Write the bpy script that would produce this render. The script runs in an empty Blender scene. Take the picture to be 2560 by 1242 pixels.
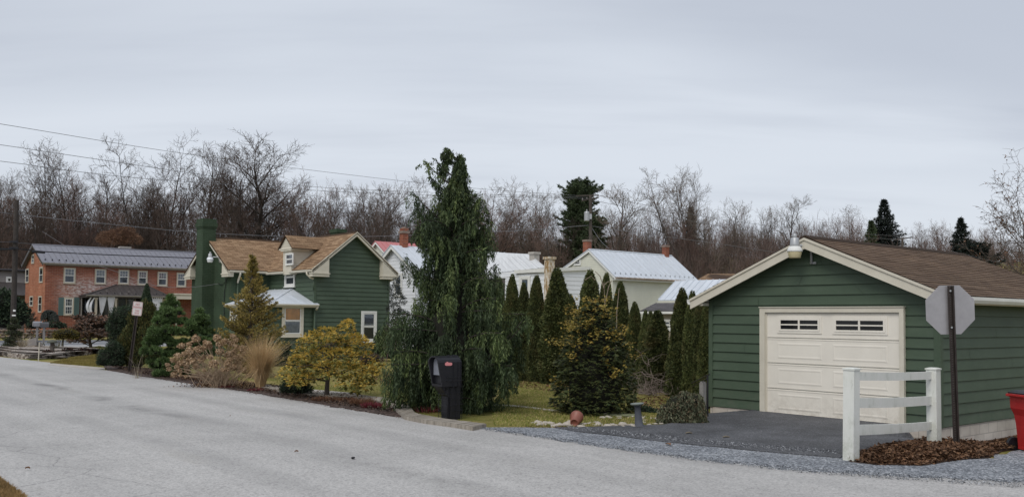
import bpy, math, random
import numpy as np
from mathutils import Vector, Matrix

RNG = random.Random(11)
NP = np.random.default_rng(5)
sc = bpy.context.scene
COL = sc.collection
PI = math.pi
rad = math.radians

# ------------------------------------------------------------------ camera model
F = 2346.0            # focal length in photo pixels (photo 2560 x 1242)
H = 1.95              # eye height
PITCH = rad(2.3)
ROLL = 0.0095
CY = 798 - F * math.tan(PITCH)
CAMR = Matrix.Rotation(PI / 2 + PITCH, 3, 'X') @ Matrix.Rotation(ROLL, 3, 'Z')
CAMP = Vector((0, 0, H))
THETA = math.atan2(.64, .768)      # every house and the road share this turn
BX = Vector((math.cos(THETA), math.sin(THETA), 0))    # across the road, away from it
AX = Vector((-math.sin(THETA), math.cos(THETA), 0))   # along the road, far left


def ray(px, py):
    d = CAMR @ Vector(((px - 1280) / F, -(py - CY) / F, -1))
    return d / d.y


def P(px, py, D):
    return CAMP + ray(px, py) * D


def G(px, py, z=0.0):
    d = ray(px, py)
    return CAMP + d * ((z - H) / d.z)


def sstep(a, b, x):
    t = min(1, max(0, (x - a) / (b - a)))
    return t * t * (3 - 2 * t)


class Frame:
    def __init__(s, o, rot=THETA):
        s.o = Vector(o)
        s.rot = rot
        s.m = Matrix.Rotation(rot, 3, 'Z')
        s.mi = s.m.transposed()

    def loc(s, p):
        return s.mi @ (Vector(p) - s.o)

    def world(s, p):
        return s.o + s.m @ Vector(p)

    def hit(s, px, py, axis, val):
        c = s.loc(CAMP)
        d = s.mi @ ray(px, py)
        return c + d * ((val - c[axis]) / d[axis])


GAR = Frame((7.92, 17.4, 0))


def gz(x, y):
    """height of the land"""
    z = 0.0
    d = y + .06 * x
    crest = 11.6 + .7 * math.sin(x * .045 + 1) + .4 * math.sin(x * .11)
    if d > 98:
        z += crest * sstep(100, 146, d)
    if y < 40 and 0 < x < 25:
        l = GAR.loc((x, y, 0))
        z -= .36 * sstep(-2.1, .1, l.x) * sstep(.75, .3, l.y) * sstep(-4.5, -1.5, l.y)
        z -= .29 * sstep(-2.6, -.5, l.x) * sstep(4.15, 5.15, l.y) * sstep(9.0, 6.5, l.y) * sstep(9, 5, l.x)
    return z


def drop(p):
    return Vector((p[0], p[1], gz(p[0], p[1])))


# ------------------------------------------------------------------ mesh builder
class MB:
    def __init__(s):
        s.v = []
        s.f = []
        s.uv = []
        s.has_uv = False

    def face(s, pts, uv=None):
        n = len(s.v)
        s.v.extend([tuple(p) for p in pts])
        s.f.append(tuple(range(n, n + len(pts))))
        s.uv.append(uv)
        if uv:
            s.has_uv = True

    def idx(s, vs, fs):
        n = len(s.v)
        s.v.extend([tuple(p) for p in vs])
        for f in fs:
            s.f.append(tuple(i + n for i in f))
            s.uv.append(None)

    def box(s, x0, x1, y0, y1, z0, z1):
        vs = [(x, y, z) for z in (z0, z1) for y in (y0, y1) for x in (x0, x1)]
        s.idx(vs, [(0, 2, 3, 1), (4, 5, 7, 6), (0, 1, 5, 4), (2, 6, 7, 3), (0, 4, 6, 2), (1, 3, 7, 5)])

    def boxb(s, W, u0, u1, v0, v1, d0, d1):
        """box in a wall basis W=(origin,right,outward)"""
        o, r, n = W
        up = Vector((0, 0, 1))
        vs = [o + r * u + up * v + n * d for d in (d0, d1) for v in (v0, v1) for u in (u0, u1)]
        s.idx(vs, [(0, 2, 3, 1), (4, 5, 7, 6), (0, 1, 5, 4), (2, 6, 7, 3), (0, 4, 6, 2), (1, 3, 7, 5)])

    def ringb(s, W, u0, u1, v0, v1, t, d0, d1, tb=None):
        tb = tb or t
        s.boxb(W, u0, u0 + t, v0, v1, d0, d1)
        s.boxb(W, u1 - t, u1, v0, v1, d0, d1)
        s.boxb(W, u0 + t, u1 - t, v1 - t, v1, d0, d1)
        s.boxb(W, u0 + t, u1 - t, v0, v0 + tb, d0, d1)

    def prism(s, pts, vec):
        vec = Vector(vec)
        n = len(pts)
        a = [Vector(p) for p in pts]
        b = [p + vec for p in a]
        s.idx(a + b, [tuple(range(n))[::-1], tuple(range(n, 2 * n))] + [(i, (i + 1) % n, n + (i + 1) % n, n + i) for i in range(n)])

    def tube(s, pts, rr, n=6, cap=False):
        pts = [Vector(p) for p in pts]
        if not hasattr(rr, '__len__'):
            rr = [rr] * len(pts)
        base = len(s.v)
        ref = None
        m = len(pts)
        for i, p in enumerate(pts):
            d = (pts[min(i + 1, m - 1)] - pts[max(i - 1, 0)])
            if d.length < 1e-9:
                d = Vector((0, 0, 1))
            d.normalize()
            if ref is None:
                ref = Vector((1, 0, 0)) if abs(d.x) < .8 else Vector((0, 1, 0))
            u = d.cross(ref)
            if u.length < 1e-6:
                u = d.orthogonal()
            u.normalize()
            w = d.cross(u)
            ref = w.cross(d) if False else ref
            for k in range(n):
                a = 2 * PI * k / n
                q = p + (u * math.cos(a) + w * math.sin(a)) * rr[i]
                s.v.append((q.x, q.y, q.z))
        for i in range(m - 1):
            for k in range(n):
                k2 = (k + 1) % n
                s.f.append((base + i * n + k, base + i * n + k2, base + (i + 1) * n + k2, base + (i + 1) * n + k))
                s.uv.append(None)
        if cap:
            s.f.append(tuple(base + k for k in range(n))[::-1])
            s.f.append(tuple(base + (m - 1) * n + k for k in range(n)))
            s.uv += [None, None]

    def lathe(s, prof, n=18, c=(0, 0, 0), rmod=None):
        """prof: list of (r,z) bottom to top"""
        vs = []
        for r, z in prof:
            for k in range(n):
                a = 2 * PI * k / n
                q = r * (rmod(a, z) if rmod else 1)
                vs.append((c[0] + q * math.cos(a), c[1] + q * math.sin(a), c[2] + z))
        fs = []
        for i in range(len(prof) - 1):
            for k in range(n):
                k2 = (k + 1) % n
                fs.append((i * n + k, i * n + k2, (i + 1) * n + k2, (i + 1) * n + k))
        m = len(prof) - 1
        fs.append(tuple(range(n))[::-1])
        fs.append(tuple(m * n + k for k in range(n)))
        s.idx(vs, fs)

    def blob(s, c, r, seed=0, n=10, m=7, amp=.2):
        rg = random.Random(seed)
        ph = [rg.uniform(0, 6) for _ in range(6)]
        rr = r if hasattr(r, '__len__') else (r, r, r)
        vs = []
        for i in range(m + 1):
            t = PI * i / m
            for k in range(n):
                a = 2 * PI * k / n
                q = 1 + amp * (math.sin(2 * a + ph[0] + 3 * t) + math.sin(3 * a + ph[1] - 2 * t) + math.sin(a + ph[2] + 4 * t)) / 3 * math.sin(t)
                vs.append((c[0] + rr[0] * q * math.sin(t) * math.cos(a), c[1] + rr[1] * q * math.sin(t) * math.sin(a), c[2] - rr[2] * q * math.cos(t)))
        fs = []
        for i in range(m):
            for k in range(n):
                k2 = (k + 1) % n
                fs.append((i * n + k, i * n + k2, (i + 1) * n + k2, (i + 1) * n + k))
        s.idx(vs, fs)

    def build(s, name, mat, parent=None, smooth=False, second=None):
        nf = len(s.f)
        if second:
            for f in second[0].f:
                s.face([second[0].v[i] for i in f])
        me = bpy.data.meshes.new(name)
        me.from_pydata(s.v, [], s.f)
        if s.has_uv:
            ul = me.uv_layers.new(name='UVMap')
            k = 0
            for f, uv in zip(s.f, s.uv):
                for j in range(len(f)):
                    ul.data[k].uv = uv[j] if uv else (0, 0)
                    k += 1
        if smooth:
            me.polygons.foreach_set('use_smooth', [True] * len(me.polygons))
        me.materials.append(mat)
        if second:
            me.materials.append(second[1])
            for p in me.polygons[nf:]:
                p.material_index = 1
        me.update()
        return link(name, me, parent)


def link(name, me, parent=None):
    o = bpy.data.objects.new(name, me)
    COL.objects.link(o)
    if parent:
        o.parent = parent
    return o


INNER = None


def np_mesh(name, V, Fq, mat, parent=None, extra=None, smooth=False):
    n_cards = len(Fq)
    """quads as numpy arrays, plus an optional MB merged in"""
    V = np.asarray(V, dtype=np.float32)
    Fq = np.asarray(Fq, dtype=np.int32)
    loops = Fq.ravel()
    starts = np.arange(len(Fq), dtype=np.int32) * Fq.shape[1]
    totals = np.full(len(Fq), Fq.shape[1], dtype=np.int32)
    if extra is not None and extra.f:
        n0 = len(V)
        V = np.vstack([V, np.array(extra.v, dtype=np.float32)])
        ex = [i + n0 for f in extra.f for i in f]
        et = np.array([len(f) for f in extra.f], dtype=np.int32)
        es = np.concatenate([[0], np.cumsum(et)[:-1]]).astype(np.int32) + len(loops)
        loops = np.concatenate([loops, np.array(ex, dtype=np.int32)])
        starts = np.concatenate([starts, es])
        totals = np.concatenate([totals, et])
    me = bpy.data.meshes.new(name)
    me.vertices.add(len(V))
    me.vertices.foreach_set('co', V.ravel())
    me.loops.add(len(loops))
    me.loops.foreach_set('vertex_index', loops)
    me.polygons.add(len(starts))
    me.polygons.foreach_set('loop_start', starts)
    me.polygons.foreach_set('loop_total', totals)
    me.update(calc_edges=True)
    me.validate()
    me.materials.append(mat)
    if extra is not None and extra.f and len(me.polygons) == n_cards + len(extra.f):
        me.materials.append(inner_mat())      # twiggy core, coloured near-black for the shade inside the plant
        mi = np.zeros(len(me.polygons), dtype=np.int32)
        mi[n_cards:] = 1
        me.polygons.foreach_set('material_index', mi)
    return link(name, me, parent)


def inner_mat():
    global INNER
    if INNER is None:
        INNER = m_plain('shaded_inner_twigs', (.014, .014, .010), .95, .5, 9)  # near-black colour paints the deep shade within the foliage
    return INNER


def unit(v):
    return v / np.maximum(np.linalg.norm(v, axis=1, keepdims=True), 1e-9)


def cards(c, d, ln, wd, nrm=None, curl=0.0):
    """rhombic leaf cards: base c, direction d, length ln, width wd (arrays)"""
    c = np.asarray(c, float)
    n = len(c)
    d = unit(np.asarray(d, float))
    ln = np.broadcast_to(np.asarray(ln, float), (n,))[:, None]
    wd = np.broadcast_to(np.asarray(wd, float), (n,))[:, None]
    if nrm is None:
        nrm = NP.normal(size=(n, 3))
    s = unit(np.cross(d, nrm))
    up = np.cross(s, d)
    mid = c + d * ln * .45 + up * ln * curl
    V = np.stack([c, mid - s * wd * .5, c + d * ln, mid + s * wd * .5], 1).reshape(-1, 3)
    Fq = np.arange(4 * n).reshape(n, 4)
    return V, Fq


def cat(parts):
    Vs, Fs, o = [], [], 0
    for V, Fq in parts:
        Vs.append(V)
        Fs.append(np.asarray(Fq) + o)
        o += len(V)
    return np.vstack(Vs), np.vstack(Fs)


# ------------------------------------------------------------------ tagging
def tag(o, label, cat_, group=None, kind=None):
    if label:
        o['label'] = label
    if cat_:
        o['category'] = cat_
    if group:
        o['group'] = group
    if kind:
        o['kind'] = kind
    return o


def thing(name, loc, label, cat_, group=None, rz=0.0):
    o = bpy.data.objects.new(name, None)
    o.empty_display_size = .3
    COL.objects.link(o)
    o.location = loc
    o.rotation_euler = (0, 0, rz)
    return tag(o, label, cat_, group)


def struct(o, label=None, cat_=None):
    o['kind'] = 'structure'
    if label:
        o['label'] = label
    if cat_:
        o['category'] = cat_
    return o


def dup(root, loc, rz=0.0, scale=(1, 1, 1), label=None, group=None, name=None):
    r = root.copy()
    COL.objects.link(r)
    r.location = loc
    r.rotation_euler = (0, 0, rz)
    r.scale = scale
    if label:
        r['label'] = label
    if group:
        r['group'] = group
    for ch in list(root.children):
        c = ch.copy()
        COL.objects.link(c)
        c.parent = r
        for g in ch.children:
            d = g.copy()
            COL.objects.link(d)
            d.parent = c
    return r


# ------------------------------------------------------------------ materials
class NT:
    def __init__(s, name):
        s.m = bpy.data.materials.new(name)
        s.m.use_nodes = True
        s.t = s.m.node_tree
        s.b = s.t.nodes['Principled BSDF']
        s.out = s.t.nodes['Material Output']

    def n(s, typ, **kw):
        nd = s.t.nodes.new(typ)
        for k, v in kw.items():
            if k == 'inp':
                for a, b in v.items():
                    if isinstance(b, bpy.types.NodeSocket):
                        s.t.links.new(b, nd.inputs[a])
                    else:
                        nd.inputs[a].default_value = b
            else:
                setattr(nd, k, v)
        return nd

    def l(s, a, b):
        s.t.links.new(a, b)

    def coord(s, kind='Object', scale=(1, 1, 1)):
        c = s.n('ShaderNodeTexCoord').outputs[kind]
        return s.n('ShaderNodeMapping', inp={'Vector': c, 'Scale': scale}).outputs[0]

    def noise(s, vec, scale, detail=4, rough=.6, out='Fac'):
        return s.n('ShaderNodeTexNoise', inp={'Vector': vec, 'Scale': scale, 'Detail': detail, 'Roughness': rough}).outputs[out]

    def ramp(s, fac, stops):
        r = s.n('ShaderNodeValToRGB', inp={'Fac': fac})
        e = r.color_ramp.elements
        while len(e) < len(stops):
            e.new(.5)
        for el, (p, c) in zip(e, stops):
            el.position = p
            el.color = (*c, 1) if len(c) == 3 else c
        return r.outputs['Color']

    def mix(s, fac, a, b, mode='MIX'):
        m = s.n('ShaderNodeMix', data_type='RGBA', blend_type=mode)
        for k, v in ((0, fac), (6, a), (7, b)):
            if isinstance(v, bpy.types.NodeSocket):
                s.l(v, m.inputs[k])
            else:
                m.inputs[k].default_value = (*v, 1) if isinstance(v, tuple) and len(v) == 3 else v
        return m.outputs[2]

    def math(s, op, a, b=None, clamp=False):
        m = s.n('ShaderNodeMath', operation=op, use_clamp=clamp)
        for k, v in ((0, a), (1, b)):
            if v is None:
                continue
            if isinstance(v, bpy.types.NodeSocket):
                s.l(v, m.inputs[k])
            else:
                m.inputs[k].default_value = v
        return m.outputs[0]

    def bump(s, h, strength=.3, dist=.02):
        b = s.n('ShaderNodeBump', inp={'Height': h, 'Strength': strength, 'Distance': dist})
        s.l(b.outputs[0], s.b.inputs['Normal'])

    def done(s, col=None, rough=.7, spec=.3, metal=0):
        if col is not None:
            if isinstance(col, bpy.types.NodeSocket):
                s.l(col, s.b.inputs['Base Color'])
            else:
                s.b.inputs['Base Color'].default_value = (*col, 1)
        if isinstance(rough, bpy.types.NodeSocket):
            s.l(rough, s.b.inputs['Roughness'])
        else:
            s.b.inputs['Roughness'].default_value = rough
        s.b.inputs['Specular IOR Level'].default_value = spec
        s.b.inputs['Metallic'].default_value = metal
        return s.m


def mul(c, k):
    return tuple(x * k for x in c)


def m_plain(name, c, rough=.6, var=.25, scale=6, spec=.3, metal=0, bump=0.0, kind='Object'):
    t = NT(name)
    v = t.coord(kind)
    f = t.noise(v, scale, 6, .65)
    col = t.ramp(f, [(.25, mul(c, 1 - var)), (.75, mul(c, 1 + var))])
    if bump:
        t.bump(t.noise(v, scale * 6, 4), bump, .01)
    return t.done(col, rough, spec, metal)


def m_leaf(name, stops, rough=.6, clump=1.5, cvar=.35, trans=0.15, tone=False):
    """colour by random card, plus slow clump-to-clump tone"""
    t = NT(name)
    g = t.n('ShaderNodeNewGeometry').outputs['Random Per Island']
    n = len(stops)
    col = t.ramp(g, [((i + .5) / n, c) for i, c in enumerate(stops)])
    v = t.coord('Object')
    f = t.noise(v, clump, 3)
    k = t.ramp(f, [(.3, (1 - cvar,) * 3), (.7, (1 + cvar,) * 3)])
    col = t.mix(1.0, col, k, 'MULTIPLY')
    if tone:                      # shoot variety plus light painted on tips and bough tops
        at = t.n('ShaderNodeAttribute', attribute_name='tone')
        tn = t.ramp(at.outputs['Fac'], [(0, (.45, .50, .55)), (.5, (.95, .97, 1)), (1, (2.0, 1.85, 1.5))])
        col = t.mix(1.0, col, tn, 'MULTIPLY')
    t.done(col, rough, .25)
    if trans:
        tr = t.n('ShaderNodeBsdfTranslucent', inp={'Color': col})
        mx = t.n('ShaderNodeMixShader', inp={0: trans, 1: t.b.outputs[0], 2: tr.outputs[0]})
        t.l(mx.outputs[0], t.out.inputs['Surface'])
    return t.m


def m_shingle(name, cols, sx=.3, sy=.14):
    t = NT(name)
    uv = t.n('ShaderNodeTexCoord').outputs['UV']
    br = t.n('ShaderNodeTexBrick', offset=.5, inp={'Vector': uv, 'Scale': 1.0, 'Mortar Size': .006, 'Mortar Smooth': .3, 'Brick Width': sx, 'Row Height': sy, 'Bias': 0.0,
                                        'Color1': (0, 0, 0, 1), 'Color2': (1, 1, 1, 1), 'Mortar': (.3, .3, .3, 1)})
    uv2 = t.n('ShaderNodeMapping', inp={'Vector': uv, 'Scale': (1.2, 7.1, 1)}).outputs[0]
    nz = t.noise(uv2, 1.1, 3, .7)
    f = t.math('ADD', t.math('MULTIPLY', br.outputs['Color'], .26), t.math('MULTIPLY', nz, .76))
    col = t.ramp(f, [(.2, cols[0]), (.42, cols[1]), (.62, cols[2]), (.85, cols[3])])
    big = t.noise(uv, .35, 4)
    col = t.mix(1.0, col, t.ramp(big, [(.3, (.8, .8, .8)), (.7, (1.15, 1.13, 1.1))]), 'MULTIPLY')
    gr = t.noise(uv, 90, 2)
    col = t.mix(1.0, col, t.ramp(gr, [(.3, (.75, .75, .75)), (.7, (1.25, 1.25, 1.25))]), 'MULTIPLY')
    dk = t.math('SUBTRACT', 1.0, br.outputs['Fac'])
    col = t.mix(dk, mul(cols[0], .45), col)
    t.bump(gr, .4, .004)
    return t.done(col, .9, .15)


def m_brick(name, c1, c2, mortar, stain=None, w=.21, h=.075):
    t = NT(name)
    uv = t.n('ShaderNodeTexCoord').outputs['UV']
    br = t.n('ShaderNodeTexBrick', offset=.5, inp={'Vector': uv, 'Scale': 1.0, 'Mortar Size': .009, 'Mortar Smooth': .2, 'Brick Width': w, 'Row Height': h, 'Bias': 0.0,
                                        'Color1': (*c1, 1), 'Color2': (*c2, 1), 'Mortar': (*mortar, 1)})
    n1 = t.noise(uv, .8, 6, .7)
    col = t.mix(1.0, br.outputs['Color'], t.ramp(n1, [(.3, (.72, .68, .66)), (.7, (1.22, 1.2, 1.18))]), 'MULTIPLY')
    if stain:
        u0, u1, v0, v1, sc_ = stain
        sp = t.n('ShaderNodeSeparateXYZ', inp={'Vector': uv})

        def band(x, a, b, w_):
            p = t.n('ShaderNodeMapRange', interpolation_type='SMOOTHSTEP', inp={0: x, 1: a - w_, 2: a + w_})
            q = t.n('ShaderNodeMapRange', interpolation_type='SMOOTHSTEP', inp={0: x, 1: b + w_, 2: b - w_})
            return t.math('MULTIPLY', p.outputs[0], q.outputs[0])
        m = t.math('MULTIPLY', band(sp.outputs[0], u0, u1, 1.2), band(sp.outputs[1], v0, v1, .8))
        fine = t.noise(t.n('ShaderNodeMapping', inp={'Vector': uv, 'Scale': (2.2, 6, 1)}).outputs[0], 1.3, 6, .75)
        mm = t.math('MULTIPLY', m, t.n('ShaderNodeMapRange', inp={0: fine, 1: .42, 2: .62}).outputs[0])
        col = t.mix(t.math('MULTIPLY', mm, sc_), col, (.62, .57, .54))
    t.bump(br.outputs['Fac'], -.35, .01)
    return t.done(col, .88, .15)


def m_glass(name):
    t = NT(name)
    tr = t.n('ShaderNodeBsdfTransparent', inp={'Color': (.93, .95, .96, 1)})
    gl = t.n('ShaderNodeBsdfGlossy', inp={'Roughness': .03, 'Color': (.85, .9, .95, 1)})
    fr = t.n('ShaderNodeFresnel', inp={'IOR': 1.55})
    f = t.math('ADD', t.math('MULTIPLY', fr.outputs[0], .9), .02, True)
    mx = t.n('ShaderNodeMixShader', inp={0: f, 1: tr.outputs[0], 2: gl.outputs[0]})
    t.l(mx.outputs[0], t.out.inputs['Surface'])
    return t.m
# ------------------------------------------------------------------ shared materials
M = {}
def m_siding():
    t = NT('green_siding')
    v = t.coord('Object')
    n = t.noise(t.n('ShaderNodeMapping', inp={'Vector': v, 'Scale': (.9, .9, 2.2)}).outputs[0], 1.4, 6, .65)
    col = t.ramp(n, [(.28, (.054, .082, .052)), (.55, (.065, .096, .062)), (.75, (.080, .112, .075))])
    z = t.n('ShaderNodeSeparateXYZ', inp={'Vector': v}).outputs[2]
    base = t.n('ShaderNodeMapRange', inp={0: z, 1: .05, 2: .75, 3: 1, 4: 0}).outputs[0]
    sp = t.n('ShaderNodeMapRange', inp={0: t.noise(v, 5, 6, .8), 1: .45, 2: .7}).outputs[0]
    col = t.mix(t.math('MULTIPLY', t.math('MULTIPLY', base, sp), .35), col, (.13, .125, .10))
    run = t.noise(t.n('ShaderNodeMapping', inp={'Vector': v, 'Scale': (7, 7, .35)}).outputs[0], 1.0, 5, .75)
    col = t.mix(t.n('ShaderNodeMapRange', inp={0: run, 1: .58, 2: .8, 4: .28}).outputs[0], col, (.10, .125, .10))
    return t.done(col, .55, .35)


M['siding'] = m_siding()
def m_trim():
    t = NT('cream_trim')
    v = t.coord('Object')
    col = t.ramp(t.noise(v, 2.5, 6, .65), [(.3, (.57, .53, .44)), (.7, (.66, .62, .52))])
    n = t.noise(v, 7, 7, .8)
    col = t.mix(t.n('ShaderNodeMapRange', inp={0: n, 1: .6, 2: .78, 4: .4}).outputs[0], col, (.34, .31, .25))
    return t.done(col, .6, .3)


M['trim'] = m_trim()
M['white'] = m_plain('white_paint', (.74, .74, .71), .5, .08, 3)
def m_door():
    t = NT('cream_door')
    v = t.coord('Object')
    col = t.ramp(t.noise(v, 1.6, 6, .65), [(.3, (.76, .715, .63)), (.7, (.83, .785, .695))])
    z = t.n('ShaderNodeSeparateXYZ', inp={'Vector': v}).outputs[2]
    low = t.n('ShaderNodeMapRange', inp={0: z, 1: .0, 2: .55, 3: 1, 4: 0}).outputs[0]
    sp = t.n('ShaderNodeMapRange', inp={0: t.noise(v, 6, 7, .8), 1: .42, 2: .68}).outputs[0]
    col = t.mix(t.math('MULTIPLY', t.math('MULTIPLY', low, sp), .55), col, (.34, .29, .22))
    run = t.noise(t.n('ShaderNodeMapping', inp={'Vector': v, 'Scale': (9, 9, .4)}).outputs[0], 1.0, 5, .75)
    col = t.mix(t.n('ShaderNodeMapRange', inp={0: run, 1: .6, 2: .82, 4: .3}).outputs[0], col, (.50, .46, .38))
    return t.done(col, .5, .35)


M['door'] = m_door()
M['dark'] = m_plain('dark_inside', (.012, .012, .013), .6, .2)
M['glass'] = m_glass('window_glass')
M['curtain'] = m_plain('pale_curtain', (.36, .38, .42), .9, .25, 9)
M['lamp_metal'] = m_plain('galvanised', (.42, .43, .44), .45, .15, 12, .5, .4)
M['black'] = m_plain('black_plastic', (.012, .012, .016), .42, .3, 7, .4)
M['wood'] = m_plain('weathered_pole', (.052, .044, .039), .9, .35, 5)
M['wire'] = m_plain('grey_wire', (.16, .16, .17), .6, .1)
M['wire_dark'] = m_plain('black_wire', (.018, .018, .02), .6, .1)
M['barkd'] = m_plain('dark_bark', (.05, .042, .037), .95, .4, 3)
M['bark'] = m_plain('grey_bark', (.085, .072, .062), .95, .4, 3)
M['rust'] = m_plain('rusty_steel', (.035, .027, .024), .7, .4, 9, .3)
M['conc'] = m_plain('concrete', (.42, .39, .35), .9, .2, 3, .2, 0, .2)

# block foundation
M['block'] = m_brick('painted_block', (.56, .52, .47), (.50, .47, .42), (.36, .34, .31), None, .40, .20)
M['brickred'] = m_brick('old_red_brick', (.30, .112, .072), (.215, .076, .052), (.32, .24, .20), (1.5, 9.5, 2.6, 5.4, .95), .42, .15)
M['brickside'] = m_brick('orange_brick', (.38, .16, .095), (.31, .12, .072), (.36, .25, .18), None, .42, .15)
M['chimbrick'] = m_brick('chimney_brick', (.33, .10, .05), (.24, .07, .04), (.25, .2, .17), None, .25, .09)
M['greenbrick'] = m_brick('green_painted_brick', (.058, .088, .057), (.050, .078, .050), (.038, .062, .040), None, .22, .085)
M['shingle_tan'] = m_shingle('tan_shingle', [(.14, .085, .052), (.25, .16, .095), (.35, .235, .145), (.45, .32, .20)], .3, .15)
M['shingle_brown'] = m_shingle('brown_shingle', [(.095, .064, .045), (.128, .086, .060), (.160, .110, .076), (.20, .142, .10)], .33, .135)
M['shingle_grey'] = m_shingle('grey_shingle', [(.09, .085, .09), (.13, .125, .13), (.16, .155, .16), (.2, .19, .2)], .3, .15)


def metal_roof(name, c, streak=.25, rough=.4, rust=0.0):
    t = NT(name)
    uv = t.n('ShaderNodeTexCoord').outputs['UV']
    s1 = t.noise(t.n('ShaderNodeMapping', inp={'Vector': uv, 'Scale': (3.2, .5, 1)}).outputs[0], 1.0, 6, .7)
    col = t.ramp(s1, [(.3, mul(c, 1 - streak)), (.72, mul(c, 1 + streak * .4))])
    s2 = t.noise(uv, 2.3, 8, .75)
    col = t.mix(t.n('ShaderNodeMapRange', inp={0: s2, 1: .56, 2: .72, 4: .55}).outputs[0], col, mul((.55, .5, .46), .8))
    if rust:
        s3 = t.noise(uv, 1.1, 8, .8)
        col = t.mix(t.n('ShaderNodeMapRange', inp={0: s3, 1: .6, 2: .75, 4: rust}).outputs[0], col, (.3, .2, .13))
    return t.done(col, rough, .4, .0)


M['tin'] = metal_roof('silver_tin', (.62, .66, .71), .2, .42, .25)
M['tin2'] = metal_roof('weathered_tin', (.68, .69, .69), .25, .5, .6)
M['tin_grey'] = metal_roof('grey_standing_seam', (.205, .205, .235), .12, .5)
M['tin_brown'] = metal_roof('brown_standing_seam', (.060, .052, .050), .15, .5)
M['tin_red'] = metal_roof('red_tin', (.52, .19, .19), .15, .5)
M['vinyl'] = m_plain('cream_vinyl', (.66, .66, .56), .5, .07, 1.2)
M['vinylw'] = m_plain('white_siding', (.77, .79, .82), .5, .08, 1.2)
M['greysid'] = m_plain('grey_siding', (.27, .25, .24), .6, .1, 1.2)

# ------------------------------------------------------------------ ground


def m_ground():
    t = NT('lawn_and_field')
    v = t.coord('Object')
    big = t.noise(v, .28, 5, .65)
    mid = t.noise(v, 2.1, 5, .7)
    f = t.math('ADD', t.math('MULTIPLY', big, .6), t.math('MULTIPLY', mid, .42))
    col = t.ramp(f, [(.36, (.12, .145, .03)), (.47, (.20, .19, .058)), (.56, (.32, .26, .11)), (.70, (.36, .27, .135))])
    fine = t.noise(v, 26, 3, .8)
    col = t.mix(1.0, col, t.ramp(fine, [(.3, (.55, .55, .5)), (.7, (1.4, 1.4, 1.35))]), 'MULTIPLY')
    t.bump(fine, .8, .05)
    return t.done(col, .95, .1)


def grid_ground():
    xs = np.concatenate([np.arange(-420, -90, 15), np.arange(-90, 0, 3), np.arange(0, 17, .2), np.arange(17, 95, 3), np.arange(95, 430, 15)])
    ys = np.concatenate([np.arange(-60, 12, 6), np.arange(12, 30, .2), np.arange(30, 96, 4), np.arange(96, 152, 2), np.arange(152, 520, 12)])
    V = [(x, y, gz(x, y)) for y in ys for x in xs]
    nx, ny = len(xs), len(ys)
    i, j = np.meshgrid(np.arange(nx - 1), np.arange(ny - 1))
    a = (j * nx + i).ravel()
    Fq = np.stack([a, a + 1, a + nx + 1, a + nx], 1)
    o = np_mesh('ground', V, Fq, m_ground())
    o.data.polygons.foreach_set('use_smooth', [True] * len(o.data.polygons))
    struct(o)


grid_ground()


def wob(pts, jit, step=.35, seed=1):
    """subdivide a closed ground outline and make its edge ragged"""
    rg = random.Random(seed)
    out = []
    n = len(pts)
    for i in range(n):
        a, b = Vector(pts[i]), Vector(pts[(i + 1) % n])
        L = (b - a).length
        k = max(1, min(60, int(L / step)))
        for q in range(k):
            p = a.lerp(b, q / k)
            out.append(p + Vector((rg.gauss(0, jit), rg.gauss(0, jit), 0)) * (1 if q else .4))
    return out


def skirt(m, pts):
    n = len(pts)
    for i in range(n):
        a, b = Vector(pts[i]), Vector(pts[(i + 1) % n])
        m.face([a, b, b - Vector((0, 0, .05)), a - Vector((0, 0, .05))])


def sheet(name, pts, z, mat, jit=0.0, step=.35, seed=1, fit=0):
    pts = [Vector((p[0], p[1], z)) for p in pts]
    if jit:
        pts = wob(pts, jit, step, seed)
    m = MB()
    if not fit:
        m.face(pts)
        skirt(m, pts)
        return struct(m.build(name, mat))
    # follow the land: triangulate with inner points and drop everything on gz
    pts = wob(pts, 0, .3, seed)
    n = len(pts)
    rs = np.random.default_rng(seed)
    x0, x1 = min(p.x for p in pts), max(p.x for p in pts)
    y0, y1 = min(p.y for p in pts), max(p.y for p in pts)
    inner = [Vector((x, y)) for x in np.arange(x0, x1, fit) for y in np.arange(y0, y1, fit)]
    from mathutils.geometry import delaunay_2d_cdt
    vs, es, fs = delaunay_2d_cdt([p.xy for p in pts] + inner, [(i, (i + 1) % n) for i in range(n)], [], 1, 1e-4)[:3]
    m.idx([(v.x, v.y, gz(v.x, v.y) + z) for v in vs], [tuple(f) for f in fs])
    skirt(m, [(p.x, p.y, gz(p.x, p.y) + z) for p in pts])
    return struct(m.build(name, mat, None, True))


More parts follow.
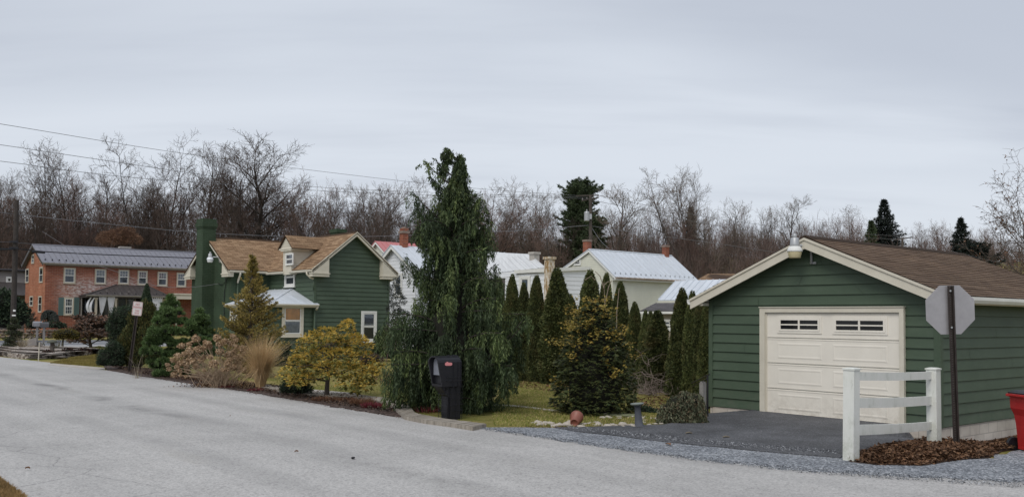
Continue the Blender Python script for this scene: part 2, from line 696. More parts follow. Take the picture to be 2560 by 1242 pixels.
def m_road():
    t = NT('chip_seal')
    v = t.coord('Object')
    vr = t.n('ShaderNodeMapping', inp={'Vector': t.n('ShaderNodeTexCoord').outputs['Object'], 'Rotation': (0, 0, -THETA)}).outputs[0]   # x across, y along the road
    st = t.noise(t.n('ShaderNodeMapping', inp={'Vector': vr, 'Scale': (.9, .055, 1)}).outputs[0], 1.3, 5, .6)
    pat = t.noise(v, .55, 5, .65)
    f = t.math('ADD', t.math('MULTIPLY', st, .55), t.math('MULTIPLY', pat, .45))
    col = t.ramp(f, [(.32, (.35, .342, .33)), (.5, (.43, .418, .404)), (.66, (.49, .477, .46))])
    vo = t.n('ShaderNodeTexVoronoi', inp={'Vector': v, 'Scale': 60.0})
    chip = t.n('ShaderNodeSeparateColor', inp={0: vo.outputs['Color']}).outputs[0]
    col = t.mix(1.0, col, t.ramp(chip, [(.0, (.66, .66, .67)), (.2, (.9, .9, .9)), (.6, (1.02, 1.02, 1.02)), (1, (1.15, 1.15, 1.15))]), 'MULTIPLY')
    vo2 = t.n('ShaderNodeTexVoronoi', inp={'Vector': v, 'Scale': 27.0})
    c2 = t.n('ShaderNodeSeparateColor', inp={0: vo2.outputs['Color']}).outputs[1]
    col = t.mix(1.0, col, t.ramp(c2, [(.0, (.84, .84, .84)), (.25, (.98, .98, .98)), (1, (1.05, 1.05, 1.05))]), 'MULTIPLY')
    # a worn dark scuff along the middle of the road
    sp = t.n('ShaderNodeSeparateXYZ', inp={'Vector': vr})
    # worn wheel paths, a touch darker and smoother
    wob_ = t.math('ADD', sp.outputs[0], t.math('MULTIPLY', t.noise(v, .12, 2), 1.1))
    tr = t.math('SINE', t.math('MULTIPLY', wob_, 3.6))
    trm = t.math('MULTIPLY', t.n('ShaderNodeMapRange', inp={0: tr, 1: .2, 2: 1}).outputs[0], t.n('ShaderNodeMapRange', inp={0: t.noise(vr, .18, 4, .6), 1: .35, 2: .65}).outputs[0])
    col = t.mix(t.math('MULTIPLY', trm, .42), col, (.24, .235, .23))
    du = t.n('ShaderNodeMapRange', inp={0: t.noise(t.n('ShaderNodeMapping', inp={'Vector': vr, 'Scale': (.9, .13, 1)}).outputs[0], 1.9, 5, .7), 1: .58, 2: .78, 4: .5}).outputs[0]
    col = t.mix(du, col, (.35, .33, .295))
    wv = t.math('ADD', sp.outputs[0], t.math('MULTIPLY', t.noise(v, .3, 3), 1.6))
    dist = t.math('ABSOLUTE', t.math('SUBTRACT', wv, 7.55))
    ln = t.n('ShaderNodeMapRange', inp={0: dist, 1: .0, 2: .32, 3: 1, 4: 0}).outputs[0]
    brk = t.n('ShaderNodeMapRange', inp={0: t.noise(v, .33, 4, .7), 1: .5, 2: .68}).outputs[0]
    col = t.mix(t.math('MULTIPLY', t.math('MULTIPLY', ln, brk), .6), col, (.12, .12, .115))
    # fine cracks
    cn = t.n('ShaderNodeTexVoronoi', feature='DISTANCE_TO_EDGE', inp={'Vector': t.mix(.12, v, t.noise(v, 2.2, 4, .7, 'Color')), 'Scale': .8})
    ck = t.n('ShaderNodeMapRange', inp={0: cn.outputs['Distance'], 1: .0, 2: .012, 3: 1, 4: 0}).outputs[0]
    edge = t.n('ShaderNodeMapRange', inp={0: sp.outputs[0], 1: 4.6, 2: 2.8}).outputs[0]
    col = t.mix(t.math('MULTIPLY', t.math('MULTIPLY', ck, edge), .7), col, (.1, .1, .1))
    t.bump(chip, .35, .01)
    return t.done(col, .85, .2)


def m_gravel(name, stops, sc1, sc2):
    t = NT(name)
    v = t.coord('Object')
    vo = t.n('ShaderNodeTexVoronoi', inp={'Vector': v, 'Scale': sc1})
    c = t.n('ShaderNodeSeparateColor', inp={0: vo.outputs['Color']}).outputs[0]
    col = t.ramp(c, stops)
    n = t.noise(v, sc2, 5, .7)
    col = t.mix(1.0, col, t.ramp(n, [(.3, (.72, .73, .75)), (.7, (1.25, 1.24, 1.22))]), 'MULTIPLY')
    t.bump(vo.outputs['Distance'], -.6, .03)
    return t.done(col, .8, .25)


road_pts = [BX * 2.42 + AX * 95, BX * 2.42 + AX * 30, G(0, 1195), G(65, 1242)]
road_pts = [Vector(p) for p in road_pts]
far = [G(x, y) for x, y in ((0, 892), (150, 909), (300, 930), (450, 951), (600, 974), (800, 1006), (960, 1035), (1090, 1054), (1215, 1071), (1380, 1095), (1500, 1112), (1740, 1145), (2000, 1172), (2300, 1190), (2560, 1203))]
e0 = far[0]
far = [e0 + AX * 60, e0 + AX * 12] + far
tail = far[-1]
poly = road_pts + [G(65, 1242) - AX * 60, tail - AX * 60 + BX * 6, tail - AX * 12 + BX * 3] + far[::-1]
sheet('road', poly, .005, m_road(), .012, .3, 3)
# driveway and chips
drv_top = [G(*p) for p in ((1390, 1071), (1560, 1067), (1660, 1064), (1720, 1060, -.05), (1760, 1055, -.18), (1792, 1049, -.27), (1850, 1041, -.17), (1890, 1036, -.09))]
drv_in = [GAR.world((.02, 4.4, 0)), GAR.world((.12, .75, 0)), GAR.world((-.15, .35, 0))]
drv_r = [G(*p) for p in ((2340, 1104), (2300, 1118), (2120, 1136), (2100, 1147))]
drv_b = [G(*p) for p in ((1990, 1138), (1900, 1130), (1750, 1116), (1560, 1094), (1440, 1081))]


def m_asphalt(name='driveway_asphalt', c0=.05, c1=.115):
    t = NT(name)
    v = t.coord('Object')
    n = t.noise(v, .8, 6, .7)
    col = t.ramp(n, [(.3, (c0, c0 * 1.02, c0 * 1.1)), (.7, (c1, c1 * 1.02, c1 * 1.1))])
    f = t.n('ShaderNodeTexVoronoi', inp={'Vector': v, 'Scale': 70.0})
    c = t.n('ShaderNodeSeparateColor', inp={0: f.outputs['Color']}).outputs[0]
    col = t.mix(1.0, col, t.ramp(c, [(0, (.6, .6, .6)), (.8, (1.1, 1.1, 1.1)), (1, (2.2, 2.2, 2.2))]), 'MULTIPLY')
    t.bump(c, .3, .008)
    return t.done(col, .8, .3)


sheet('driveway', drv_top + drv_in + drv_r + drv_b, .030, m_asphalt(), .02, .3, 5, .2)
grv = [G(*p) for p in ((1195, 1069), (1290, 1069), (1400, 1071), (1480, 1079), (1600, 1092), (1760, 1110), (1900, 1122), (2000, 1130), (2095, 1138), (2130, 1150), (2300, 1160), (2480, 1146), (2560, 1122))]
grv += [G(2560, 1122) + Vector((3, 0, 0)), G(2560, 1203) + Vector((3, -3.2, 0))]
grv += [G(*p) for p in ((2560, 1206), (2300, 1194), (2000, 1176), (1740, 1150), (1500, 1117), (1380, 1099), (1260, 1079))]
GRAV = m_gravel('blue_stone_chips', [(.0, (.065, .07, .078)), (.4, (.165, .178, .198)), (.75, (.25, .265, .287)), (1, (.49, .505, .53))], 44.0, .9)
sheet('gravel_apron', grv, .014, GRAV, .05, .18, 7)
ctr = Vector((0, 0, 0))


def street():
    a, b = G(180, 868), G(180, 850)
    L, R_ = -70, 110
    sheet('main_street', [a + BX * L, a + BX * R_, b + BX * R_, b + BX * L], .012, m_plain('street_asphalt', (.17, .175, .19), .85, .15, .6))
    w = G(180, 857)
    sheet('street_marking', [w + BX * L, w + BX * R_, w + BX * R_ + AX * .3, w + BX * L + AX * .3], .017, M['white'])
    c = G(180, 866)
    sheet('pavement', [a + BX * L, a + BX * R_, c + BX * R_ + AX * 3.0, c + BX * L + AX * 3.0], .021, m_plain('pale_pavement', (.33, .33, .33), .9, .15, .7))


street()

MULCH = m_gravel('bark_mulch', [(.0, (.022, .014, .011)), (.45, (.05, .032, .026)), (.8, (.09, .06, .05)), (1, (.16, .12, .10))], 22.0, 1.6)
mb_far = [G(*p) for p in ((255, 909), (330, 918), (440, 928), (560, 950), (700, 966), (800, 979), (900, 990), (985, 1006), (1022, 1030), (1050, 1042))]
mb_near = [G(*p) for p in ((1000, 1043), (880, 1025), (730, 999), (600, 977), (450, 955), (330, 937), (268, 925))]
sheet('mulch_bed', mb_far + mb_near, .024, MULCH, .04, .25, 9)
# pale strips of concrete in the lawn
sheet('path', [G(*p) for p in ((655, 961), (720, 971), (800, 977), (890, 985), (890, 990), (800, 983), (720, 977), (655, 967))], .03, M['conc'])
sheet('lawn_strip', [G(*p) for p in ((1235, 1011), (1300, 1015), (1445, 1033), (1445, 1036), (1300, 1018), (1235, 1014))], .02, M['conc'])
sheet('verge_strip', [G(*p) for p in ((130, 909), (205, 915), (262, 920), (262, 924), (205, 920), (120, 912))], .02, M['conc'])
# ------------------------------------------------------------------ building helpers
UP = Vector((0, 0, 1))


def WX(o, sgn=-1):     # wall facing -x (or +x): u runs along -y (seen from outside)
    return (Vector(o), Vector((0, sgn, 0)), Vector((sgn, 0, 0)))


def WY(o):             # wall facing -y
    return (Vector(o), Vector((1, 0, 0)), Vector((0, -1, 0)))


def clap(mb, W, ext, v0, v1, h, proud=.02, groove=0.0):
    o, r, n = W
    v = v0
    k = 0
    while v < v1 - 1e-4:
        w = min(v + h, v1)
        a, b = ext(v), ext(w)
        j = .0015 * math.sin(k * 7.3)
        q = lambda u, vv, d: o + r * u + UP * vv + n * d
        vb = min(v + groove, w)
        cuts = [0.0, 1.0]
        if groove and a[1] - a[0] > 2:           # a butt joint somewhere along each course
            cuts = [0.0, .12 + .76 * ((k * .618 + .37) % 1), 1.0]
        gp = .004 / max(.1, a[1] - a[0])
        for c0, c1 in zip(cuts, cuts[1:]):
            f0, f1 = c0 + (gp if c0 else 0), c1 - (gp if c1 < 1 else 0)
            la, lb = a[1] - a[0], b[1] - b[0]
            dj = .0025 * math.sin(k * 3.1 + c0 * 9) if groove else 0
            mb.face([q(a[0] + la * f0, vb, proud + j + dj), q(a[0] + la * f1, vb, proud + j + dj), q(b[0] + lb * f1, w, .003), q(b[0] + lb * f0, w, .003)])
        mb.face([q(a[0], vb, .002), q(a[1], vb, .002), q(a[1], vb, proud + j), q(a[0], vb, proud + j)])
        v = w
        k += 1


def wallquad(mb, W, u0, u1, v0, v1, d=0.0, uo=0.0):
    o, r, n = W
    q = lambda u, vv: o + r * u + UP * vv + n * d
    mb.face([q(u0, v0), q(u1, v0), q(u1, v1), q(u0, v1)], [(u0 + uo, v0), (u1 + uo, v0), (u1 + uo, v1), (u0 + uo, v1)])


def wallpoly(mb, W, pts, d=0.0):
    o, r, n = W
    mb.face([o + r * u + UP * v + n * d for u, v in pts], [tuple(p) for p in pts])


def roofplane(mb, e0, e1, r1, r0, thick=.06, course=.15, lift=.014, seed=0, sag=0.0):
    """shingled slope; e0->e1 eave, r0->r1 ridge, courses are real overlapping strips"""
    e0, e1, r0, r1 = map(Vector, (e0, e1, r0, r1))
    rg = random.Random(seed)
    nrm = (e1 - e0).cross(r0 - e0).normalized()
    if nrm.z < 0:
        nrm = -nrm
    L = (e1 - e0).length
    S = (r0 - e0).length
    n = max(2, int(round(S / course)))
    mb.prism([e0, e1, r1, r0], -nrm * thick)
    seg = max(1, int(L / 1.2))
    for i in range(n):
        t0, t1 = i / n, min(1, (i + 1.25) / n)
        a0, a1, b0, b1 = e0.lerp(r0, t0), e1.lerp(r1, t0), e0.lerp(r0, t1), e1.lerp(r1, t1)
        for k in range(seg):
            s0, s1 = k / seg, (k + 1) / seg
            l0 = lift + rg.uniform(-.003, .004)
            p = [a0.lerp(a1, s0) + nrm * l0, a0.lerp(a1, s1) + nrm * l0, b0.lerp(b1, s1) + nrm * .003, b0.lerp(b1, s0) + nrm * .003]
            u0, u1 = L * s0, L * s1
            mb.face(p, [(u0, S * t0), (u1, S * t0), (u1, S * t1), (u0, S * t1)])
            q = [a0.lerp(a1, s0), a0.lerp(a1, s1)]
            mb.face([q[0], q[1], p[1], p[0]], [(u0, S * t0), (u1, S * t0), (u1, S * t0 + .01), (u0, S * t0 + .01)])


def metalplane(mb, e0, e1, r1, r0, pitch=.45, thick=.05, rib=.03, ribw=.025):
    e0, e1, r0, r1 = map(Vector, (e0, e1, r0, r1))
    nrm = (e1 - e0).cross(r0 - e0).normalized()
    if nrm.z < 0:
        nrm = -nrm
    L = (e1 - e0).length
    S = (r0 - e0).length
    mb.prism([e0, e1, r1, r0], -nrm * thick)
    o = nrm * .003
    mb.face([e0 + o, e1 + o, r1 + o, r0 + o], [(0, 0), (L, 0), (L, S), (0, S)])
    k = max(1, int(round(L / pitch)))
    d = (e1 - e0).normalized() * ribw * .5
    for i in range(k + 1):
        a, b = e0.lerp(e1, i / k), r0.lerp(r1, i / k)
        if (b - a).length < .1:
            continue
        mb.prism([a - d + o, a + d + o, b + d + o, b - d + o], nrm * rib)


def rakeboard(mb, W, a, b, w, d0, d1):
    o, r, n = W
    q = lambda u, v: o + r * u + UP * v + n * d0
    mb.prism([q(*a), q(*b), q(b[0], b[1] - w), q(a[0], a[1] - w)], n * (d1 - d0))


def window(parent, W, u0, u1, v0, v1, trim=.1, tm=None, sash=.045, grid=None, curtain=None, upper=None, base=.02, sill=True):
    """double hung window standing on a wall: frame > sash, pane, curtain, interior"""
    tm = tm or M['white']
    m = MB()
    m.ringb(W, u0, u1, v0, v1, trim, base, base + .05)
    if sill:
        m.boxb(W, u0 - .03, u1 + .03, v0 - .035, v0 - .001, base, base + .085)
    fr = m.build('window', tm, parent)
    a0, a1, b0, b1 = u0 + trim, u1 - trim, v0 + trim, v1 - trim
    vm = (b0 + b1) / 2
    s = MB()
    s.ringb(W, a0 + .002, a1 - .002, b0 + .002, vm, sash, base + .008, base + .03)
    s.ringb(W, a0 + .002, a1 - .002, vm + .001, b1 - .002, sash, base + .014, base + .04)
    if grid:
        nx, ny, both = grid
        for (c0, c1) in ((vm, b1), (b0, vm))[:2 if both else 1]:
            for i in range(1, nx):
                x = a0 + (a1 - a0) * i / nx
                s.boxb(W, x - .01, x + .01, c0 + sash, c1 - sash, base + .012, base + .034)
            for i in range(1, ny):
                y = c0 + (c1 - c0) * i / ny
                s.boxb(W, a0 + sash, a1 - sash, y - .01, y + .01, base + .0125, base + .0335)
    s.build('sash', M['white'], fr)
    g = MB()
    wallquad(g, W, a0 + sash, a1 - sash, b0 + sash, b1 - sash, base + .011)
    g.build('pane', M['glass'], fr)
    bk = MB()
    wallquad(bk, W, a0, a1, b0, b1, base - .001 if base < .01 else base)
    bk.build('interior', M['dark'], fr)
    o, r, n = W
    if curtain:
        for (c0, c1, mat) in curtain:
            c = MB()
            k = 14
            x0, x1 = a0 + .03, a1 - .03
            y0, y1 = b0 + (b1 - b0) * c0, b0 + (b1 - b0) * c1
            for i in range(k):
                p, q = x0 + (x1 - x0) * i / k, x0 + (x1 - x0) * (i + 1) / k
                e0, e1 = base + .003 + .003 * (i % 2), base + .003 + .003 * ((i + 1) % 2)
                c.face([o + r * p + UP * y0 + n * e0, o + r * q + UP * y0 + n * e1, o + r * q + UP * y1 + n * e1, o + r * p + UP * y1 + n * e0])
            c.build('curtain', mat, fr)
    return fr


class SplitTubes:
    """each tube becomes a part of its own"""
    def __init__(s):
        s.l = []

    def tube(s, *a):
        m = MB()
        m.tube(*a)
        s.l.append(m)

    def build(s, name, mat, parent):
        for m in s.l:
            m.build(name, mat, parent, True)


def gutter(mb, a, b, out, h=.11, w=.11):
    a, b, out = Vector(a), Vector(b), Vector(out)
    prof = [(0, 0), (w * .7, 0), (w, h * .5), (w, h), (w - .012, h), (w - .012, h * .55), (0, h * .5)]
    mb.prism([a + out * x + UP * (z - h) for x, z in prof], b - a)


# ------------------------------------------------------------------ the garage
def garage():
    t = thing('garage', GAR.o, 'green clapboard garage with a cream roll-up door and brown shingle roof', 'garage', rz=THETA)
    Wd, Ld = 5.27, 6.6
    ez, rz = 2.50, 3.60
    mid = Wd / 2
    # core + clapboards
    wl = MB()
    wl.prism([(0, 0, 0), (0, Wd, 0), (0, Wd, ez), (0, mid, rz), (0, 0, ez)], (Ld, 0, 0))
    Wf = WX((0, 0, 0))
    h = .2067
    sl = (rz - ez) / mid

    def ext(v):
        if v <= ez:
            return (-Wd + .005, -.005)
        k = (v - ez) / sl
        return (-Wd + k, -k)
    clap(wl, Wf, ext, .02, rz - .02, h, .03, .015)
    Wr = WY((0, 0, 0))
    clap(wl, Wr, lambda v: (.005, Ld), .02, ez - .02, h, .03, .015)
    wl.build('wall', M['siding'], t)
    cb = MB()
    cb.box(-.037, .075, -.037, -.001, .02, ez - .06)
    cb.box(-.039, -.001, -.002, .085, .02, ez - .06)
    cb.build('corner_board', M['siding'], t)
    cb = MB()
    cb.box(-.037, -.001, Wd - .08, Wd + .03, .02, ez - .06)
    cb.build('corner_board', M['siding'], t)
    bl = MB()
    wallquad(bl, WX((-.012, 0, 0)), -Wd, 0, -.6, .02)
    wallquad(bl, WY((0, -.006, 0)), 0, Ld, -.6, .02)
    wallquad(bl, WX((Ld, 0, 0), 1), 0, Wd, -.6, .02)
    wallquad(bl, (Vector((0, Wd, 0)), Vector((-1, 0, 0)), Vector((0, 1, 0))), -Ld, 0, -.6, .02)
    bl.build('foundation', M['block'], t)
    # roof
    ov, oh, fr = .28, .33, .30
    rf = MB()
    zE = ez - sl * oh
    roofplane(rf, (-fr, -oh, zE + .1), (Ld + .25, -oh, zE + .1), (Ld + .25, mid, rz + .1), (-fr, mid, rz + .1), .05, .135, seed=2)
    roofplane(rf, (Ld + .25, Wd + oh, zE + .1), (-fr, Wd + oh, zE + .1), (-fr, mid, rz + .1), (Ld + .25, mid, rz + .1), .05, .135, seed=3)
    c = mid
    rf.prism([(-fr, c - .14, rz + .06), (-fr, c, rz + .135), (-fr, c + .14, rz + .06)], (Ld + .25 + fr, 0, 0))
    rf.build('roof', M['shingle_brown'], t)
    tr = MB()
    Wk = WX((-fr + .03, 0, 0))
    rakeboard(tr, Wk, (-Wd - oh - .02, zE + .05), (-mid, rz + .045), .19, 0, .035)
    rakeboard(tr, Wk, (-mid, rz + .045), (oh + .02, zE + .05), .19, 0, .035)
    # a thin upper drip moulding
    rakeboard(tr, Wk, (-Wd - oh - .03, zE + .085), (-mid, rz + .082), .05, .036, .06)
    rakeboard(tr, Wk, (-mid, rz + .082), (oh + .03, zE + .085), .05, .036, .06)
    # soffits
    for y0, y1, z0, z1 in ((-oh, mid, zE + .03, rz + .03), (Wd + oh, mid, zE + .03, rz + .03)):
        tr.face([(-fr + .03, y0, z0 - .02), (-.001, y0, z0 - .02), (-.001, y1, z1 - .02), (-fr + .03, y1, z1 - .02)])
    tr.box(-fr + .03, Ld + .2, -oh - .004, -oh + .02, zE - .06, zE + .05)
    tr.box(-fr + .03, Ld + .2, Wd + oh - .02, Wd + oh + .004, zE - .06, zE + .05)
    tr.face([(-fr + .03, -oh, zE - .03), (Ld + .2, -oh, zE - .03), (Ld + .2, -.01, zE - .03), (-fr + .03, -.01, zE - .03)])
    # boxed ends
    tr.box(-fr + .031, -.01, Wd + .02, Wd + oh, zE - .06, zE + .0)
    tr.build('fascia', M['trim'], t)
    gt = MB()
    gutter(gt, (-fr, -oh - .005, zE + .085), (Ld + .2, -oh - .005, zE + .085), (0, -1, 0), .12, .11)
    gutter(gt, (-fr, Wd + oh + .005, zE + .085), (Ld + .2, Wd + oh + .005, zE + .085), (0, 1, 0), .12, .11)
    gt.build('gutter', M['white'], t)
    # door surround
    a = GAR.hit(1899, 769, 0, -.09)
    b = GAR.hit(2261, 1066, 0, -.09)
    u0, u1, v1 = -a.y, -b.y, a.z
    fm = MB()
    fm.boxb(Wf, u0, u0 + .13, -.03, v1, .022, .095)
    fm.boxb(Wf, u1 - .09, u1, -.03, v1, .022, .095)
    fm.boxb(Wf, u0 + .13, u1 - .09, v1 - .1, v1, .022, .095)
    fm.boxb(Wf, u0 - .012, u1 + .012, v1 + .001, v1 + .018, .022, .115)
    fm.boxb(Wf, u0 + .13, u0 + .16, -.03, v1 - .1, .022, .06)
    fm.build('door_frame', M['trim'], t)
    d0, d1, dv1 = u0 + .16, u1 - .09, v1 - .1
    dr = MB()
    n = 4
    hh = (dv1 + .0) / n
    for i in range(n):
        z0, z1 = i * hh + .002, (i + 1) * hh - .008
        dr.boxb(Wf, d0, d1, z0, z1, .022, .040)
        dr.boxb(Wf, d0, d1, z1 - .03, z1 - .012, .040, .046)
        dr.boxb(Wf, d0, d1, z0 + .012, z0 + .03, .040, .045)
    o, r, nn = Wf

    def emboss(u0, u1, v0, v1, d=.040, hgt=.0065, e=.03):
        q = lambda u, v, k: o + r * u + UP * v + nn * k
        outer = [(u0, v0), (u1, v0), (u1, v1), (u0, v1)]
        e1_ = [(u0 + e, v0 + e), (u1 - e, v0 + e), (u1 - e, v1 - e), (u0 + e, v1 - e)]
        e2 = [(u0 + 2 * e, v0 + 2 * e), (u1 - 2 * e, v0 + 2 * e), (u1 - 2 * e, v1 - 2 * e), (u0 + 2 * e, v1 - 2 * e)]
        A = [q(u, v, d + .001) for u, v in outer]
        B = [q(u, v, d + hgt) for u, v in e1_]
        C = [q(u, v, d + .002) for u, v in e2]
        dr.idx(A + B + C, [(i, (i + 1) % 4, 4 + (i + 1) % 4, 4 + i) for i in range(4)] + [(4 + i, 4 + (i + 1) % 4, 8 + (i + 1) % 4, 8 + i) for i in range(4)] + [(8, 9, 10, 11)])
    dw = d1 - d0
    pans = ((.085, .44), (.52, .915))
    for i in range(3):
        for p0, p1 in pans:
            emboss(d0 + dw * p0, d0 + dw * p1, i * hh + .1, (i + 1) * hh - .1)
    door = dr.build('garage_door', M['door'], t)
    for p0, p1 in pans:
        w = MB()
        x0, x1, y0, y1 = d0 + dw * p0, d0 + dw * p1, 3 * hh + .10, 4 * hh - .075
        w.ringb(Wf, x0, x1, y0, y1, .045, .040, .054)
        w.ringb(Wf, x0 + .047, x1 - .047, y0 + .047, y1 - .047, .04, .040, .062)
        xm = (x0 + x1) / 2
        ym = (y0 + y1) / 2
        w.boxb(Wf, xm - .02, xm + .02, y0 + .087, y1 - .087, .040, .0605)
        w.boxb(Wf, x0 + .087, xm - .02, ym - .013, ym + .013, .040, .06)
        w.boxb(Wf, xm + .02, x1 - .087, ym - .013, ym + .013, .040, .06)
        wn = w.build('door_window', M['door'], door)
        g = MB()
        g.boxb(Wf, x0 + .085, x1 - .085, y0 + .085, y1 - .085, .0402, .0475)
        g.build('pane', m_plain('dark_door_glass', (.012, .013, .015), .12, .5, 1.2, .5), door)
    sl_ = MB()
    sl_.box(-.3, .0, -d1 - .02 if False else -d1, -d0, .0, .017)
    sl_.build('door_sill', M['conc'], t)
    return t


garage()


def lamp_head(mb_top, mb_ring, mb_lens, s=1.0):
    mb_top.lathe([(.03 * s, .2 * s), (.082 * s, .2 * s), (.09 * s, .21 * s), (.085 * s, .25 * s), (.075 * s, .36 * s), (.068 * s, .37 * s), (.0 * s, .375 * s)], 18)
    mb_top.lathe([(.036 * s, .37 * s), (.04 * s, .375 * s), (.04 * s, .43 * s), (.03 * s, .445 * s)], 12)
    mb_ring.lathe([(.135 * s, .115 * s), (.14 * s, .12 * s), (.135 * s, .145 * s), (.118 * s, .19 * s), (.09 * s, .215 * s), (.05 * s, .218 * s)], 20)
    mb_lens.lathe([(.02 * s, .0), (.098 * s, .0), (.106 * s, .012 * s), (.125 * s, .095 * s), (.128 * s, .113 * s)], 20, rmod=lambda a, z: 1 + .012 * math.cos(12 * a))


LENS = m_plain('yellowed_lens', (.62, .54, .33), .3, .12, 10, .5)
LENSW = m_plain('white_lens', (.75, .78, .82), .3, .08, 10, .5)


def wall_lamp(head_w, foot_w, label, s, lens, name='yard_lamp', bend=.15, ring=None):
    """dusk-to-dawn lamp: a bent pipe from a wall bracket to a bucket-shaped head"""
    base = Vector(head_w)
    t = thing(name, base, label, 'lamp')
    a, b, c = MB(), MB(), MB()
    lamp_head(a, b, c, s)
    a.build('ballast', M['lamp_metal'], t, True)
    b.build('reflector', ring or M['white'], t, True)
    c.build('lens', lens, t, True)
    f = Vector(foot_w) - base
    hp = Vector((0, 0, .235 * s))
    p = MB()
    out = Vector((hp.x - f.x, hp.y - f.y, 0)).normalized()
    top = Vector((f.x, f.y, hp.z - .02)) + out * .04
    pts = [f + out * .03, f + out * .03 + UP * (hp.z - f.z - .02) * .55]
    for k in range(7):
        q = k / 6 * PI / 2
        r_ = (hp.z - f.z) * .42
        pts.append(f + out * (.03 + r_ * (1 - math.cos(q))) + UP * ((hp.z - f.z - r_) + r_ * math.sin(q)))
    pts.append(hp + out * -.06 * s)
    p.tube(pts, .024 * s, 8, True)
    p.build('arm', M['lamp_metal'], t, True)
    br = MB()
    right = out.cross(UP)
    o = f + UP * .02
    br.prism([o - right * .1 * s - UP * .02 * s, o + right * .1 * s - UP * .02 * s, o + right * .1 * s + UP * .02 * s, o - right * .1 * s + UP * .02 * s], out * .02)
    br.build('bracket', M['lamp_metal'], t)
    return t


_f = GAR.hit(2031, 660, 0, -.02)
_fw = GAR.world(_f)
_n = -BX
_hd = P(1987, 645, (_fw + _n * .32).y)
wall_lamp(_hd, _fw, 'white dusk-to-dawn lamp with yellowed lens on the garage gable', 1.12, LENS)


# ------------------------------------------------------------------ green house
HS = Frame((-9.04, 43.0, 0))


